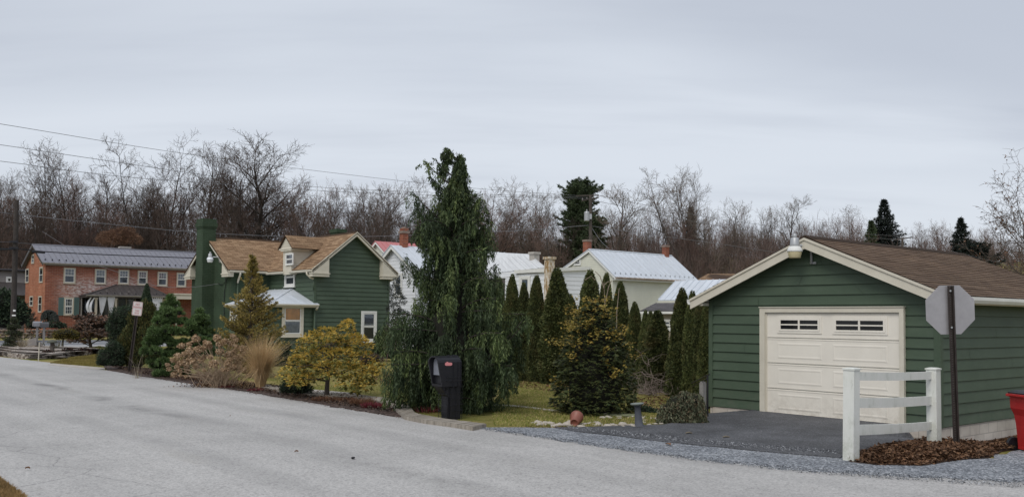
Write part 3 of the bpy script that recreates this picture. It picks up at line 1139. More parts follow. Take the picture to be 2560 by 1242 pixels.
def green_house():
    t = thing('green_house', HS.o, 'dark green cottage with tan shingle roof, cream trim and a painted brick chimney', 'house', rz=THETA)
    w1, ez, rz = 4.0, 4.33, 5.93
    y2, y3, xg = 4.68, 9.73, -1.99
    ym = (y2 + y3) / 2
    h = .203
    wl = MB()
    wl.prism([(0, 0, -.1), (w1, 0, -.1), (w1, 0, ez), (w1 / 2, 0, rz), (0, 0, ez)], (0, 9.7, 0))
    Wg = WY((0, 0, 0))
    s1 = (rz - ez) / (w1 / 2)

    def ext(v):
        if v <= ez:
            return (.0, w1)
        k = (v - ez) / s1
        return (k, w1 - k)
    clap(wl, Wg, ext, .12, rz - .02, h, .03, .018)
    Wl = WX((0, 0, 0))
    clap(wl, Wl, lambda v: (-y2, 0), .12, ez, h, .03, .018)
    # addition walls
    ax = -2.05
    az = 2.42
    wl.box(ax + .001, -.001, .06, y2 - .02, -.1, az + .2)
    Wa = WY((0, .06, 0))
    clap(wl, Wa, lambda v: (ax, -.0), .12, az + .12, h, .03, .018)
    clap(wl, WX((ax, 0, 0)), lambda v: (-y2 + .02, -.06), .12, az + .12, h, .03, .018)
    wl.box(-.05, .07, -.038, -.001, .1, ez)            # corner boards
    wl.box(-.038, -.001, .0, .08, .1, ez)
    wl.box(w1 - .08, w1 + .02, -.038, -.001, .1, ez)
    wl.box(ax - .038, ax + .07, .022, .059, .1, az + .1)
    wl.build('clapboard_wall', M['siding'], t)
    bw = MB()
    # painted brick wing
    Wb = WX((xg, 0, 0))
    wallpoly(bw, Wb, [(-y3, -.1), (-y2, -.1), (-y2, ez), (-ym, rz - .03), (-y3, ez)])
    wallquad(bw, WY((0, y2, 0)), xg, 0, -.1, ez)
    bw.prism([(xg + .01, y2 + .01, -.1), (xg + .01, y3, -.1), (xg + .01, y3, ez), (xg + .01, ym, rz - .05), (xg + .01, y2 + .01, ez)], (4, 0, 0))
    bw.build('brick_wall', M['greenbrick'], t)
    # roofs
    rf = MB()
    ov = .3
    zE = ez - s1 * ov
    up = .06
    roofplane(rf, (-ov, y3 - .5, zE + up), (-ov, -.32, zE + up), (w1 / 2, -.32, rz + up), (w1 / 2, y3 - .5, rz + up), .06, .15, seed=5)
    roofplane(rf, (w1 + ov, -.32, zE + up), (w1 + ov, y3 - .5, zE + up), (w1 / 2, y3 - .5, rz + up), (w1 / 2, -.32, rz + up), .06, .15, seed=6)
    rz2 = 5.90
    s2 = (rz2 - ez) / (ym - y2)
    zE2 = ez - s2 * ov
    roofplane(rf, (xg - .3, y2 - ov, zE2 + up), (2.0, y2 - ov, zE2 + up), (2.0, ym, rz2 + up), (xg - .3, ym, rz2 + up), .06, .15, seed=7)
    roofplane(rf, (2.0, y3 + ov, zE2 + up), (xg - .3, y3 + ov, zE2 + up), (xg - .3, ym, rz2 + up), (2.0, ym, rz2 + up), .06, .15, seed=8)
    rf.prism([(w1 / 2 - .13, -.32, rz - .03), (w1 / 2, -.32, rz + .085), (w1 / 2 + .13, -.32, rz - .03)], (0, 7.6, 0))
    rf.prism([(xg - .3, ym - .13, rz2 + .0), (xg - .3, ym, rz2 + .085), (xg - .3, ym + .13, rz2 + .0)], (4.2, 0, 0))
    rf.build('roof', M['shingle_tan'], t)
    # trim
    tr = MB()
    Wk = WY((0, -.26, 0))
    rakeboard(tr, Wk, (-ov - .02, zE + .02), (w1 / 2, rz + .03), .17, 0, .04)
    rakeboard(tr, Wk, (w1 / 2, rz + .03), (w1 + ov + .02, zE + .02), .17, 0, .04)
    rakeboard(tr, Wk, (-ov - .03, zE + .055), (w1 / 2, rz + .065), .05, .041, .07)
    rakeboard(tr, Wk, (w1 / 2, rz + .065), (w1 + ov + .03, zE + .055), .05, .041, .07)
    rl = .86

    def ret(u0, sgn):
        a = u0
        b = u0 + sgn * rl
        q = lambda u, v: Vector((u, -.3, v))
        zt = zE + s1 * rl - .06
        tr.prism([q(a, zE - .1), q(b, zE - .1), q(b, zt), q(a, zE - .02)], (0, .29, 0))
        lo, hi = min(a, b) - .03, max(a, b) + .03
        tr.box(lo, hi, -.36, -.022, zE - .15, zE - .10)
        tr.box(lo + .03, hi - .03, -.33, -.022, zE - .27, zE - .151)
    ret(-ov, 1)
    ret(w1 + ov, -1)
    tr.face([(-ov, -.26, zE - .04), (w1 / 2, -.26, rz - .04), (w1 / 2, -.022, rz - .04), (-ov, -.022, zE - .04)])
    tr.face([(w1 + ov, -.26, zE - .04), (w1 / 2, -.26, rz - .04), (w1 / 2, -.022, rz - .04), (w1 + ov, -.022, zE - .04)])
    # wing gable (faces the road)
    Wk2 = WX((xg - .24, 0, 0))
    rakeboard(tr, Wk2, (-y3 - ov, zE2 + .02), (-ym, rz2 + .03), .16, 0, .04)
    rakeboard(tr, Wk2, (-ym, rz2 + .03), (-y2 + ov, zE2 + .02), .16, 0, .04)

    def ret2(u0, sgn):
        a, b = u0, u0 + sgn * .8
        q = lambda u, v: Vector((xg - .28, -u, v))
        tr.prism([q(a, zE2 - .1), q(b, zE2 - .1), q(b, zE2 + s2 * .8 - .05), q(a, zE2 - .02)], (.27, 0, 0))
        lo, hi = sorted((-a, -b))
        tr.box(xg - .32, xg - .022, lo - .03, hi + .03, zE2 - .16, zE2 - .101)
        tr.box(xg - .29, xg - .022, lo, hi, zE2 - .27, zE2 - .161)
    ret2(-y3 - ov, 1)
    ret2(-y2 + ov, -1)
    # eave boards
    tr.box(-.29, -.001, -.02, y2 - .25, zE - .05, zE - .02)
    tr.box(-.3, -.27, -.25, y2 - .28, zE - .049, zE + .03)
    tr.box(xg - .2, -.28, y2 - .3, y2 - .27, zE2 - .049, zE2 + .03)
    tr.box(xg - .02, -.3, y2 - .29, y2 - .001, zE2 - .05, zE2 - .02)
    # addition fascia
    tr.box(ax - .25, ax - .22, -.2, y2 - .02, az - .02, az + .1)
    tr.box(ax - .219, .12, -.2, -.17, az - .02, az + .1)
    tr.face([(ax - .22, -.17, az - .01), (.0, -.17, az - .01), (.0, .055, az - .01), (ax - .22, .055, az - .01)])
    tr.face([(ax - .22, .06, az - .01), (ax - .022, .06, az - .01), (ax - .022, y2, az - .01), (ax - .22, y2, az - .01)])
    tr.build('trim', M['trim'], t)
    gt = MB()
    gy = HS.hit(718, 600, 0, -.35).y
    gutter(gt, (-.3, -.3, zE + .03), (-.3, gy - .28, zE + .03), (-1, 0, 0), .1, .1)
    gutter(gt, (-.3, gy + .28, zE + .03), (-.3, y2 - .35, zE + .03), (-1, 0, 0), .1, .1)
    gutter(gt, (xg - .25, y2 - .3, zE2 + .03), (-.32, y2 - .3, zE2 + .03), (0, -1, 0), .1, .1)
    gutter(gt, (ax - .25, -.3, az + .12), (ax - .25, y2 - .03, az + .12), (-1, 0, 0), .09, .09)
    gutter(gt, (ax - .25, -.2, az + .12), (.1, -.2, az + .12), (0, -1, 0), .09, .09)
    gt.build('gutter', M['trim'], t)
    # downspouts
    e = SplitTubes()
    e.tube([(-.36, .1, zE - .05), (-.36, .1, zE - .15), (-.22, .06, zE - .3), (-.06, .0, zE - .38)], .05, 8, True)
    e.tube([(xg + .3, y2 - .34, zE2 - .05), (xg + .3, y2 - .34, zE2 - .15), (xg + .3, y2 - .1, zE2 - .45), (xg + .3, y2 - .06, zE2 - .55)], .05, 8, True)
    e.tube([(w1 + .36, -.1, zE - .05), (w1 + .36, -.05, zE - .18), (w1 + .1, .1, zE - .33)], .05, 8, True)
    e.tube([(.05, -.22, az + .02), (.02, -.14, az - .12)], .05, 8, True)
    e.build('downspout_elbow', M['trim'], t)
    ds = SplitTubes()
    ds.tube([(-.06, -.0, zE - .38), (-.06, -.0, az + .75)], .045, 8, True)
    ds.tube([(-.02, -.08, az - .12), (-.02, -.08, .05)], .045, 8, True)
    ds.tube([(xg + .3, y2 - .06, zE2 - .55), (xg + .3, y2 - .06, .3)], .045, 8, True)
    ds.build('downspout', M['siding'], t)
    # tin roof of the addition
    ar = MB()
    zt, z0 = 3.30, az + .12
    x0, yN = ax - .28, -.24
    A, B, C, D_ = Vector((x0, yN, z0)), Vector((x0, y2 - .03, z0)), Vector((-.025, y2 - .03, zt)), Vector((-.025, 2.15, zt))
    E = Vector((.14, yN, z0))
    Dn = Vector((-.025, 2.15, zt))
    ar.face([A, B, C, Dn][::-1], [(0, 0), (0, 4.9), (2.4, 4.9), (2.4, 2.4)][::-1])
    Ev = Vector((-.025, yN, z0))
    ar.face([A, Ev, Dn], [(0, 0), (2.4, 0), (2.4, 2.4)])
    ar.face([Ev, E, Vector((.14, -.035, z0 + .07)), Vector((-.025, -.035, z0 + .07))], [(0, 0), (.2, 0), (.2, .2), (0, .2)])
    ar.prism([A - UP * .002, E - UP * .002, E - UP * .02, A - UP * .02], (0, .0, -.001))
    ar.tube([A + UP * .01, Dn + UP * .01], .025, 5)
    for k in range(1, 6):
        y = yN + k * .85
        if y < 2.15:
            f = (y - yN) / (2.15 - yN)
            ar.tube([Vector((x0, y, z0 + .008)), A.lerp(Dn, f) + UP * .008], .012, 4)
            ar.tube([Vector((x0 + f * 2.3, yN, z0 + .008)), A.lerp(Dn, f) + UP * .008], .012, 4)
        else:
            ar.tube([Vector((x0, y, z0 + .008)), Vector((-.025, y, zt + .008))], .012, 4)
    ar.build('tin_roof', M['tin'], t)
    # dormer
    p0 = HS.hit(718, 590, 0, -.35)
    dl = HS.hit(704, 622, 0, -.35)
    dr_ = HS.hit(737, 619, 0, -.35)
    yc = p0.y
    hw = (dl.y - dr_.y) / 2
    zb, za = (dl.z + dr_.z) / 2, p0.z
    bw_ = hw * .62
    dm = MB()
    dm.box(-.325, 1.1, yc - bw_, yc + bw_, ez - .36, zb + .02)
    clap(dm, WX((-.326, 0, 0)), lambda v: (-yc - bw_, -yc + bw_), zb - .02, zb, .13, .01)
    Wd_ = WX((-.37, yc, 0))
    tri = lambda v: (-hw * (za - v) / (za - zb), hw * (za - v) / (za - zb))
    dm.prism([(-.37, yc - hw, zb), (-.37, yc + hw, zb), (-.37, yc, za)], (2.2, 0, 0))
    clap(dm, Wd_, tri, zb + .0, za - .05, .11, .015)
    dm.box(-.43, .6, yc - hw - .02, yc + hw + .02, zb - .06, zb - .001)
    dm.box(-.41, .55, yc - hw * .8, yc + hw * .8, zb - .13, zb - .061)
    clap(dm, WY((0, yc - bw_, 0)), lambda v: (-.325, 1.1), ez - .2, zb - .06, .13, .01)
    dm.build('dormer', M['trim'], t)
    do = MB()
    o = .06
    k = (za - zb) / hw
    roofplane(do, (1.9, yc + hw + o, zb - k * o + .03), (-.47, yc + hw + o, zb - k * o + .03), (-.47, yc, za + .03), (1.9, yc, za + .03), .03, .14, seed=9)
    roofplane(do, (-.47, yc - hw - o, zb - k * o + .03), (1.9, yc - hw - o, zb - k * o + .03), (1.9, yc, za + .03), (-.47, yc, za + .03), .03, .14, seed=10)
    do.build('dormer_roof', M['shingle_tan'], t)
    a, b = HS.hit(716, 634, 0, -.33), HS.hit(734, 662, 0, -.33)
    window(t, WX((-.325, 0, 0)), -a.y, -b.y, b.z, a.z, .05, M['white'], .03, base=.012, sill=False, curtain=[(0, 1, M['curtain'])])
    a, b = HS.hit(714, 669, 0, -.03), HS.hit(738, 716, 0, -.03)
    window(t, WX((0, 0, 0)), -a.y, -b.y, b.z, a.z, .1, M['white'], .04, base=.034, curtain=[(0, 1, m_plain('grey_blind', (.13, .14, .15), .8, .2, 5))])
    # addition and gable windows
    amber = m_plain('amber_blind', (.80, .40, .08), .7, .25, 3)
    a, b = HS.hit(705, 761, 1, .03), HS.hit(757, 841, 1, .03)
    window(t, WY((0, .06, 0)), a.x, b.x, b.z, a.z, .13, M['trim'], .04, base=.034, curtain=[(0, .5, M['curtain']), (.53, .98, amber)])
    a, b = HS.hit(903, 777, 1, -.03), HS.hit(940, 854, 1, -.03)
    window(t, WY((0, 0, 0)), a.x, b.x, b.z, a.z, .1, M['white'], .05, base=.034, curtain=[(0, .48, m_plain('shadowy_curtain', (.07, .075, .09), .9, .4, 20)), (.82, 1, M['curtain']), (.53, .62, M['curtain'])])
    a, b = HS.hit(578, 760, 0, ax - .03), HS.hit(588, 800, 0, ax - .03)
    window(t, WX((ax, 0, 0)), -a.y, -b.y + .3, b.z, a.z, .12, M['white'], .04, base=.034, curtain=[(0, 1, M['curtain'])])
    # chimneys
    ch = MB()
    cx0, cx1 = xg - .62, xg - .0
    cy0, cy1 = ym - .45, ym + .45

    def brickbox(m, x0, x1, y0, y1, z0, z1):
        wallquad(m, WX((x0, 0, 0)), -y1, -y0, z0, z1)
        wallquad(m, WX((x1, 0, 0), 1), y0, y1, z0, z1)
        wallquad(m, WY((0, y0, 0)), x0, x1, z0, z1)
        wallquad(m, (Vector((0, y1, 0)), Vector((-1, 0, 0)), Vector((0, 1, 0))), -x1, -x0, z0, z1)
        m.face([(x0, y0, z1), (x1, y0, z1), (x1, y1, z1), (x0, y1, z1)], [(0, 0), (1, 0), (1, 1), (0, 1)])
        m.face([(x0, y0, z0), (x1, y0, z0), (x1, y1, z0), (x0, y1, z0)], [(0, 0), (1, 0), (1, 1), (0, 1)])
    brickbox(ch, cx0, cx1, cy0, cy1, -.1, 4.6)
    cx1b = cx1 + .05
    brickbox(ch, cx0, cx1b, cy0 + .04, cy1 - .04, 4.6, 6.35)
    brickbox(ch, cx0 - .03, cx1b + .03, cy0 + .01, cy1 - .01, 6.35, 6.43)
    brickbox(ch, cx0 - .06, cx1b + .06, cy0 - .02, cy1 + .02, 6.43, 6.62)
    brickbox(ch, cx0 - .02, cx1b + .02, cy0 + .02, cy1 - .02, 6.62, 6.82)
    ch.build('chimney', M['greenbrick'], t)
    c2 = MB()
    q = HS.loc(P(845, 575, 49))
    brickbox(c2, q.x - .25, q.x + .25, q.y - .35, q.y + .35, 5.2, 6.38)
    brickbox(c2, q.x - .3, q.x + .3, q.y - .4, q.y + .4, 6.38, 6.56)
    c2.build('chimney', M['greenbrick'], t)
    # meter box and cable on the brick wing
    mt = MB()
    a = HS.hit(491, 719, 0, xg - .03)
    mt.box(xg - .08, xg - .001, a.y - .05, a.y + .05, a.z - .08, a.z + .08)
    a = HS.hit(492, 759, 0, xg - .03)
    mt.box(xg - .05, xg - .001, a.y - .04, a.y + .04, a.z - .14, a.z + .14)
    mt.build('meter_box', M['white'], t)
    cb = MB()
    pts = [HS.hit(px, py, 0, xg - .05) for px, py in ((561, 672), (562, 690), (565, 705), (561, 730), (560, 760), (560, 800))]
    cb.tube(pts, .018, 5)
    pts = [HS.hit(px, py, 0, xg - .045) for px, py in ((545, 708), (553, 712), (561, 707), (568, 695))]
    cb.tube(pts, .014, 5)
    cb.build('cable', M['black'], t)
    # snow heap left in the gutter corner of the addition
    return t


green_house()
_p = HS.hit(550, 656, 0, -2.25)
wall_lamp(P(525, 656, HS.world(_p).y - .25), HS.world(_p), 'white yard lamp on a curved arm beside the cottage chimney', 1.15, LENSW, ring=LENSW)
# ------------------------------------------------------------------ brick house on the main street
BH = Frame(drop(P(113, 700, 88)))
BH.o.z = 0


def snow_guards(mb, e0, e1, r0, n, up=.06, s=.06):
    e0, e1, r0 = Vector(e0), Vector(e1), Vector(r0)
    d = (e1 - e0).normalized()
    for i in range(n):
        c = e0.lerp(e1, (i + .5) / n) + (r0 - e0) * .09 + UP * up
        mb.idx([c - d * s, c + d * s, c + d * s * .6 + UP * s * 1.8, c - d * s * .6 + UP * s * 1.8, c + UP * s * .5 + (r0 - e0).normalized() * s * 2],
               [(0, 1, 2, 3), (0, 4, 1), (1, 4, 2), (2, 4, 3), (3, 4, 0)])


def brick_house():
    f = BH
    t = thing('brick_house', f.o, 'long two-storey red brick house with grey standing-seam roof and whitewashed patch', 'house', rz=THETA)
    L, D_ = 19.0, 7.6
    ez = f.hit(113, 657, 1, 0).z
    rz = 8.75
    b = MB()
    wallquad(b, WY((0, 0, 0)), 0, L, -.2, ez)
    b.build('front_wall', M['brickred'], t)
    b = MB()
    wallpoly(b, WX((0, 0, 0)), [(-D_, -.2), (0, -.2), (0, ez), (-D_ / 2, rz - .1), (-D_, ez)])
    b.build('side_wall', M['brickside'], t)
    b = MB()
    b.prism([(.05, .05, -.2), (.05, D_, -.2), (.05, D_, ez), (.05, D_ / 2, rz - .2), (.05, .05, ez)], (L - .05, 0, 0))
    b.build('rear_wall', M['brickside'], t)
    rf = MB()
    o = .35
    zl = ez + .12
    metalplane(rf, (-.35, -o, zl - .1), (L + .3, -o, zl - .1), (L + .3, D_ / 2, rz), (-.35, D_ / 2, rz), .5, .07, .045, .05)
    metalplane(rf, (L + .3, D_ + o, zl - .1), (-.35, D_ + o, zl - .1), (-.35, D_ / 2, rz), (L + .3, D_ / 2, rz), .5, .07, .045, .05)
    rf.tube([(-.35, D_ / 2, rz + .02), (L + .3, D_ / 2, rz + .02)], .07, 6, True)
    rf.build('roof', M['tin_grey'], t)
    sg = MB()
    snow_guards(sg, (-.35, -o, zl - .1), (L + .3, -o, zl - .1), (-.35, D_ / 2, rz), 32, .07, .075)
    sg.build('snow_guard_row', M['black'], t)
    tr = MB()
    W = WX((-.3, 0, 0))
    rakeboard(tr, W, (-D_ - o, zl - .2), (-D_ / 2, rz - .07), .2, 0, .05)
    rakeboard(tr, W, (-D_ / 2, rz - .07), (o, zl - .2), .2, 0, .05)
    tr.build('rake_board', M['wood'], t)
    g = MB()
    gutter(g, (-.35, -o - .01, zl - .1), (L + .3, -o - .01, zl - .1), (0, -1, 0), .16, .16)
    g.box(-.0, L, -.2, -.001, ez - .22, ez - .02)
    g.build('gutter', m_plain('taupe_trim', (.26, .24, .215), .6, .12, 2), t)
    tm = m_plain('stone_trim', (.46, .41, .33), .7, .1, 2)
    Wf = WY((0, 0, 0))
    cx = lambda x, y: (x / 3.268, 560 + y / 3.268)
    dk = m_plain('dim_curtain', (.12, .13, .15), .9, .35, 6)
    lt = m_plain('faint_curtain', (.30, .31, .33), .9, .3, 5)
    for (x0, y0, x1, y1) in ((520, 353, 615, 487), (775, 364, 865, 492), (968, 370, 1053, 493), (1125, 378, 1203, 499), (1287, 387, 1366, 508), (1443, 395, 1519, 514)):
        a, c = f.hit(*cx(x0, y0), 1, 0), f.hit(*cx(x1, y1), 1, 0)
        window(t, Wf, a.x, c.x, c.z, a.z, .12, tm, .035, (3, 2, False), [(0, .46, dk), (.52, 1, lt)], base=.012)
    a, c = f.hit(*cx(522, 597), 1, 0), f.hit(*cx(600, 745), 1, 0)
    window(t, Wf, a.x, c.x, c.z, a.z, .12, tm, .06, (3, 2, True), [(0, .9, dk)], base=.012)
    for x0, x1 in ((478, 521), (601, 644)):
        p, q = f.hit(*cx(x0, 597), 1, 0), f.hit(*cx(x1, 745), 1, 0)
        sh = MB()
        sh.ringb(Wf, p.x, q.x, q.z, p.z, .1, .012, .06)
        k = 16
        for i in range(k):
            v = q.z + .1 + (p.z - q.z - .2) * i / k
            sh.boxb(Wf, p.x + .1, q.x - .1, v, v + .1, .012, .03 + .02 * (i % 2))
        sh.build('shutter', m_plain('blue_green_shutter', (.10, .155, .15), .6, .1, 3), t)
    Wg = WX((0, 0, 0))
    for (x0, y0, x1, y1) in ((213, 366, 236, 480), (326, 352, 351, 478), (246, 588, 271, 672), (317, 588, 341, 722), (262, 250, 281, 322), (332, 262, 346, 310)):
        a, c = f.hit(*cx(x0, y0), 0, 0), f.hit(*cx(x1, y1), 0, 0)
        window(t, Wg, -a.y, -c.y, c.z, a.z, .09, tm, .03, None, [(0, .5, dk)], base=.012, sill=False)
    ch = MB()
    q = f.loc(P(335, 610, 95))
    ch.box(q.x - .5, q.x + .5, D_ / 2 + .7, D_ / 2 + 1.3, 7.5, 8.95)
    ch.box(q.x - .56, q.x + .56, D_ / 2 + .64, D_ / 2 + 1.36, 8.95, 9.08)
    ch.build('chimney', M['conc'], t)
    # porch
    dpt = -2.6
    pl, pr = f.hit(216, 737, 1, dpt), f.hit(427, 742, 1, dpt)
    x0, x1, zp = pl.x, pr.x, pl.z
    tl, trr = f.hit(291, 712, 1, 0), f.hit(368, 716, 1, 0)
    zt = tl.z
    pr_ = MB()
    A, B = Vector((x0, dpt, zp)), Vector((x1, dpt, zp))
    C, E = Vector((trr.x, -.02, zt)), Vector((tl.x, -.02, zt))
    Lf, Rt = Vector((x0, -.02, zp)), Vector((x1, -.02, zp))
    for tri in ((A, B, C, E), (Lf, A, E), (B, Rt, C)):
        uv = [(p.x, p.y + p.z) for p in tri]
        pr_.face(tri, uv)
    for i in range(1, 16):
        x = x0 + (x1 - x0) * i / 16
        tp = Vector((min(max(x, tl.x), trr.x), -.02, zt))
        if x < tl.x:
            tp = A.lerp(E, (x - x0) / (tl.x - x0))
        elif x > trr.x:
            tp = B.lerp(C, (x1 - x) / (x1 - trr.x))
        pr_.tube([(x, dpt, zp + .02), tp + UP * .02], .03, 4)
    pr_.tube([A + UP * .02, E + UP * .02], .05, 5)
    pr_.tube([B + UP * .02, C + UP * .02], .05, 5)
    pr_.box(x0 + .1, x1 - .1, dpt + .1, -.02, zp - .22, zp - .05)
    por = pr_.build('porch_roof', M['tin_brown'], t)
    g2 = MB()
    gutter(g2, (x0 - .05, dpt - .02, zp + .02), (x1 + .05, dpt - .02, zp + .02), (0, -1, 0), .13, .14)
    g2.build('gutter', bpy.data.materials['taupe_trim'], por)
    s2 = MB()
    snow_guards(s2, A, B, E, 12, .08, .06)
    s2.build('snow_guard_row', M['black'], por)
    zc = zp - .25
    for px in (240, 289, 372, 405):
        x = f.hit(px, 760, 1, dpt + .25).x
        p = MB()
        p.box(x - .09, x + .09, dpt + .16, dpt + .34, -.1, zc)
        p.box(x - .13, x + .13, dpt + .12, dpt + .38, zc - .12, zc - .001)
        p.box(x - .13, x + .13, dpt + .12, dpt + .38, -.1, .1)
        p.build('porch_post', tm, t)
    # black box standing for the porch's shaded interior, then frame and glass
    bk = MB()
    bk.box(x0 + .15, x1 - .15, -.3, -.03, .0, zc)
    bk.build('porch_shade_box', M['dark'], t)
    fr = MB()
    Wp = WY((0, -.3, 0))
    k = 9
    for i in range(k + 1):
        x = x0 + .2 + (x1 - x0 - .4) * i / k
        fr.boxb(Wp, x - .05, x + .05, .1, zc, .002, .06)
    fr.boxb(Wp, x0 + .2, x1 - .2, .9, 1.0, .003, .055)
    fr.build('porch_frame', M['greysid'], t)
    g3 = MB()
    wallquad(g3, WY((0, -.31, 0)), x0 + .3, x1 - .3, 1.0, zc, 0)
    g3.build('porch_pane', M['glass'], t)
    wc = m_plain('white_porch_curtain', (.72, .72, .75), .85, .08, 3)

    def drape(px0, px1, pxt, y0, y1, spread=.06):
        c = MB()
        a, b_ = f.hit(px0, y0, 1, dpt + .1), f.hit(px1, y0, 1, dpt + .1)
        tt = f.hit(pxt, y1, 1, dpt + .1)
        n, m = 18, 9
        vs = []
        for j in range(m + 1):
            v = j / m
            k = (1 - v) ** .8
            wv = k * (1 - spread) + spread
            if v > .85:
                wv = spread + (v - .85) * 1.1
            for i in range(n + 1):
                u = i / n
                xx = (a.x + (b_.x - a.x) * u)
                x = tt.x + (xx - tt.x) * wv
                vs.append((x, dpt + .1 + .05 * math.sin(u * 40) * (.3 + wv), a.z + (tt.z - a.z) * v))
        c.idx(vs, [(j * (n + 1) + i, j * (n + 1) + i + 1, (j + 1) * (n + 1) + i + 1, (j + 1) * (n + 1) + i) for j in range(m) for i in range(n)])
        c.build('porch_curtain', wc, t, True)
    drape(247, 268, 253, 741, 790)
    drape(268, 289, 277, 741, 790)
    drape(377, 409, 388, 743, 790)

    def swoosh(pxa, pxb, pxc):
        c = MB()
        vs = []
        n = 12
        for i in range(n + 1):
            v = i / n
            y = 742 + 46 * v
            px = pxa + (pxb - pxa) * 4 * v * (1 - v) + pxc * v
            wd = 1.3 + 2.0 * math.sin(PI * (1 - v) ** .8)
            for s in (-1, 1):
                vs.append(tuple(f.hit(px + s * wd, y, 1, dpt + .12 + .04 * math.sin(v * 9))))
        c.idx(vs, [(2 * i, 2 * i + 1, 2 * i + 3, 2 * i + 2) for i in range(n)])
        c.build('porch_curtain', wc, t, True)
    swoosh(229, 219, -2)
    swoosh(238, 229, -6)
    # little flat side porch to the right
    sp = MB()
    a, c = f.hit(437, 736, 1, -1.6), f.hit(486, 748, 1, -1.6)
    sp.box(a.x, c.x + 3, -1.6, -.02, c.z, a.z - .0)
    sp.box(a.x - .1, c.x + 3, -1.7, -.02, a.z + .001, a.z + .12)
    sp.box(a.x + .2, a.x + .35, -1.5, -1.35, -.1, c.z)
    sp.build('side_porch', M['trim'], t)


brick_house()


def grey_house():
    f = Frame(drop(P(-10, 700, 96)))
    f.o.z = 0
    t = thing('grey_house', f.o, 'grey clapboard annex with a white window left of the brick house', 'house', rz=THETA)
    a = f.hit(58, 679, 1, 0)
    x1 = a.x + .8
    zt = a.z
    w = MB()
    w.box(-6, x1, .03, 5, -.2, zt)
    clap(w, WY((0, 0, 0)), lambda v: (-6, x1), 0, zt, .25)
    w.build('wall', M['greysid'], t)
    r = MB()
    r.prism([(-6.3, -.4, zt + .02), (-6.3, 5.3, zt + .02), (-6.3, 5.3, zt + .2), (-6.3, 2.4, zt + .35), (-6.3, -.4, zt + .15)], (x1 + 6.6, 0, 0))
    r.build('roof', M['shingle_grey'], t)
    p, q = f.hit(15, 691, 1, 0), f.hit(31, 716, 1, 0)
    window(t, WY((0, 0, 0)), p.x, q.x, q.z, p.z, .14, M['white'], .06, None, [(0, .5, M['curtain'])], base=.022)
    # porch roof in front
    p, q = f.hit(0, 735, 1, -2.5), f.hit(74, 708, 1, 0)
    pr = MB()
    metalplane(pr, (-5, -3.0, p.z), (q.x, -3.0, p.z - .1), (q.x, -.03, q.z), (-5, -.03, q.z + .2), .6)
    pr.prism([(q.x - .01, -2.9, p.z - .2), (q.x - .01, -.05, p.z - .2), (q.x - .01, -.05, q.z - .08)], (-.1, 0, 0))
    for x in (-3.5, -.5, q.x - .3):
        pr.box(x - .08, x + .08, -2.8, -2.64, -.1, p.z - .05)
    pr.build('porch_roof', M['tin_brown'], t)


grey_house()

# ------------------------------------------------------------------ white houses in the middle


def planehit(p0, p1, p2, px, py):
    n = (p1 - p0).cross(p2 - p0)
    d = ray(px, py)
    return CAMP + d * (n.dot(p0 - CAMP) / n.dot(d))


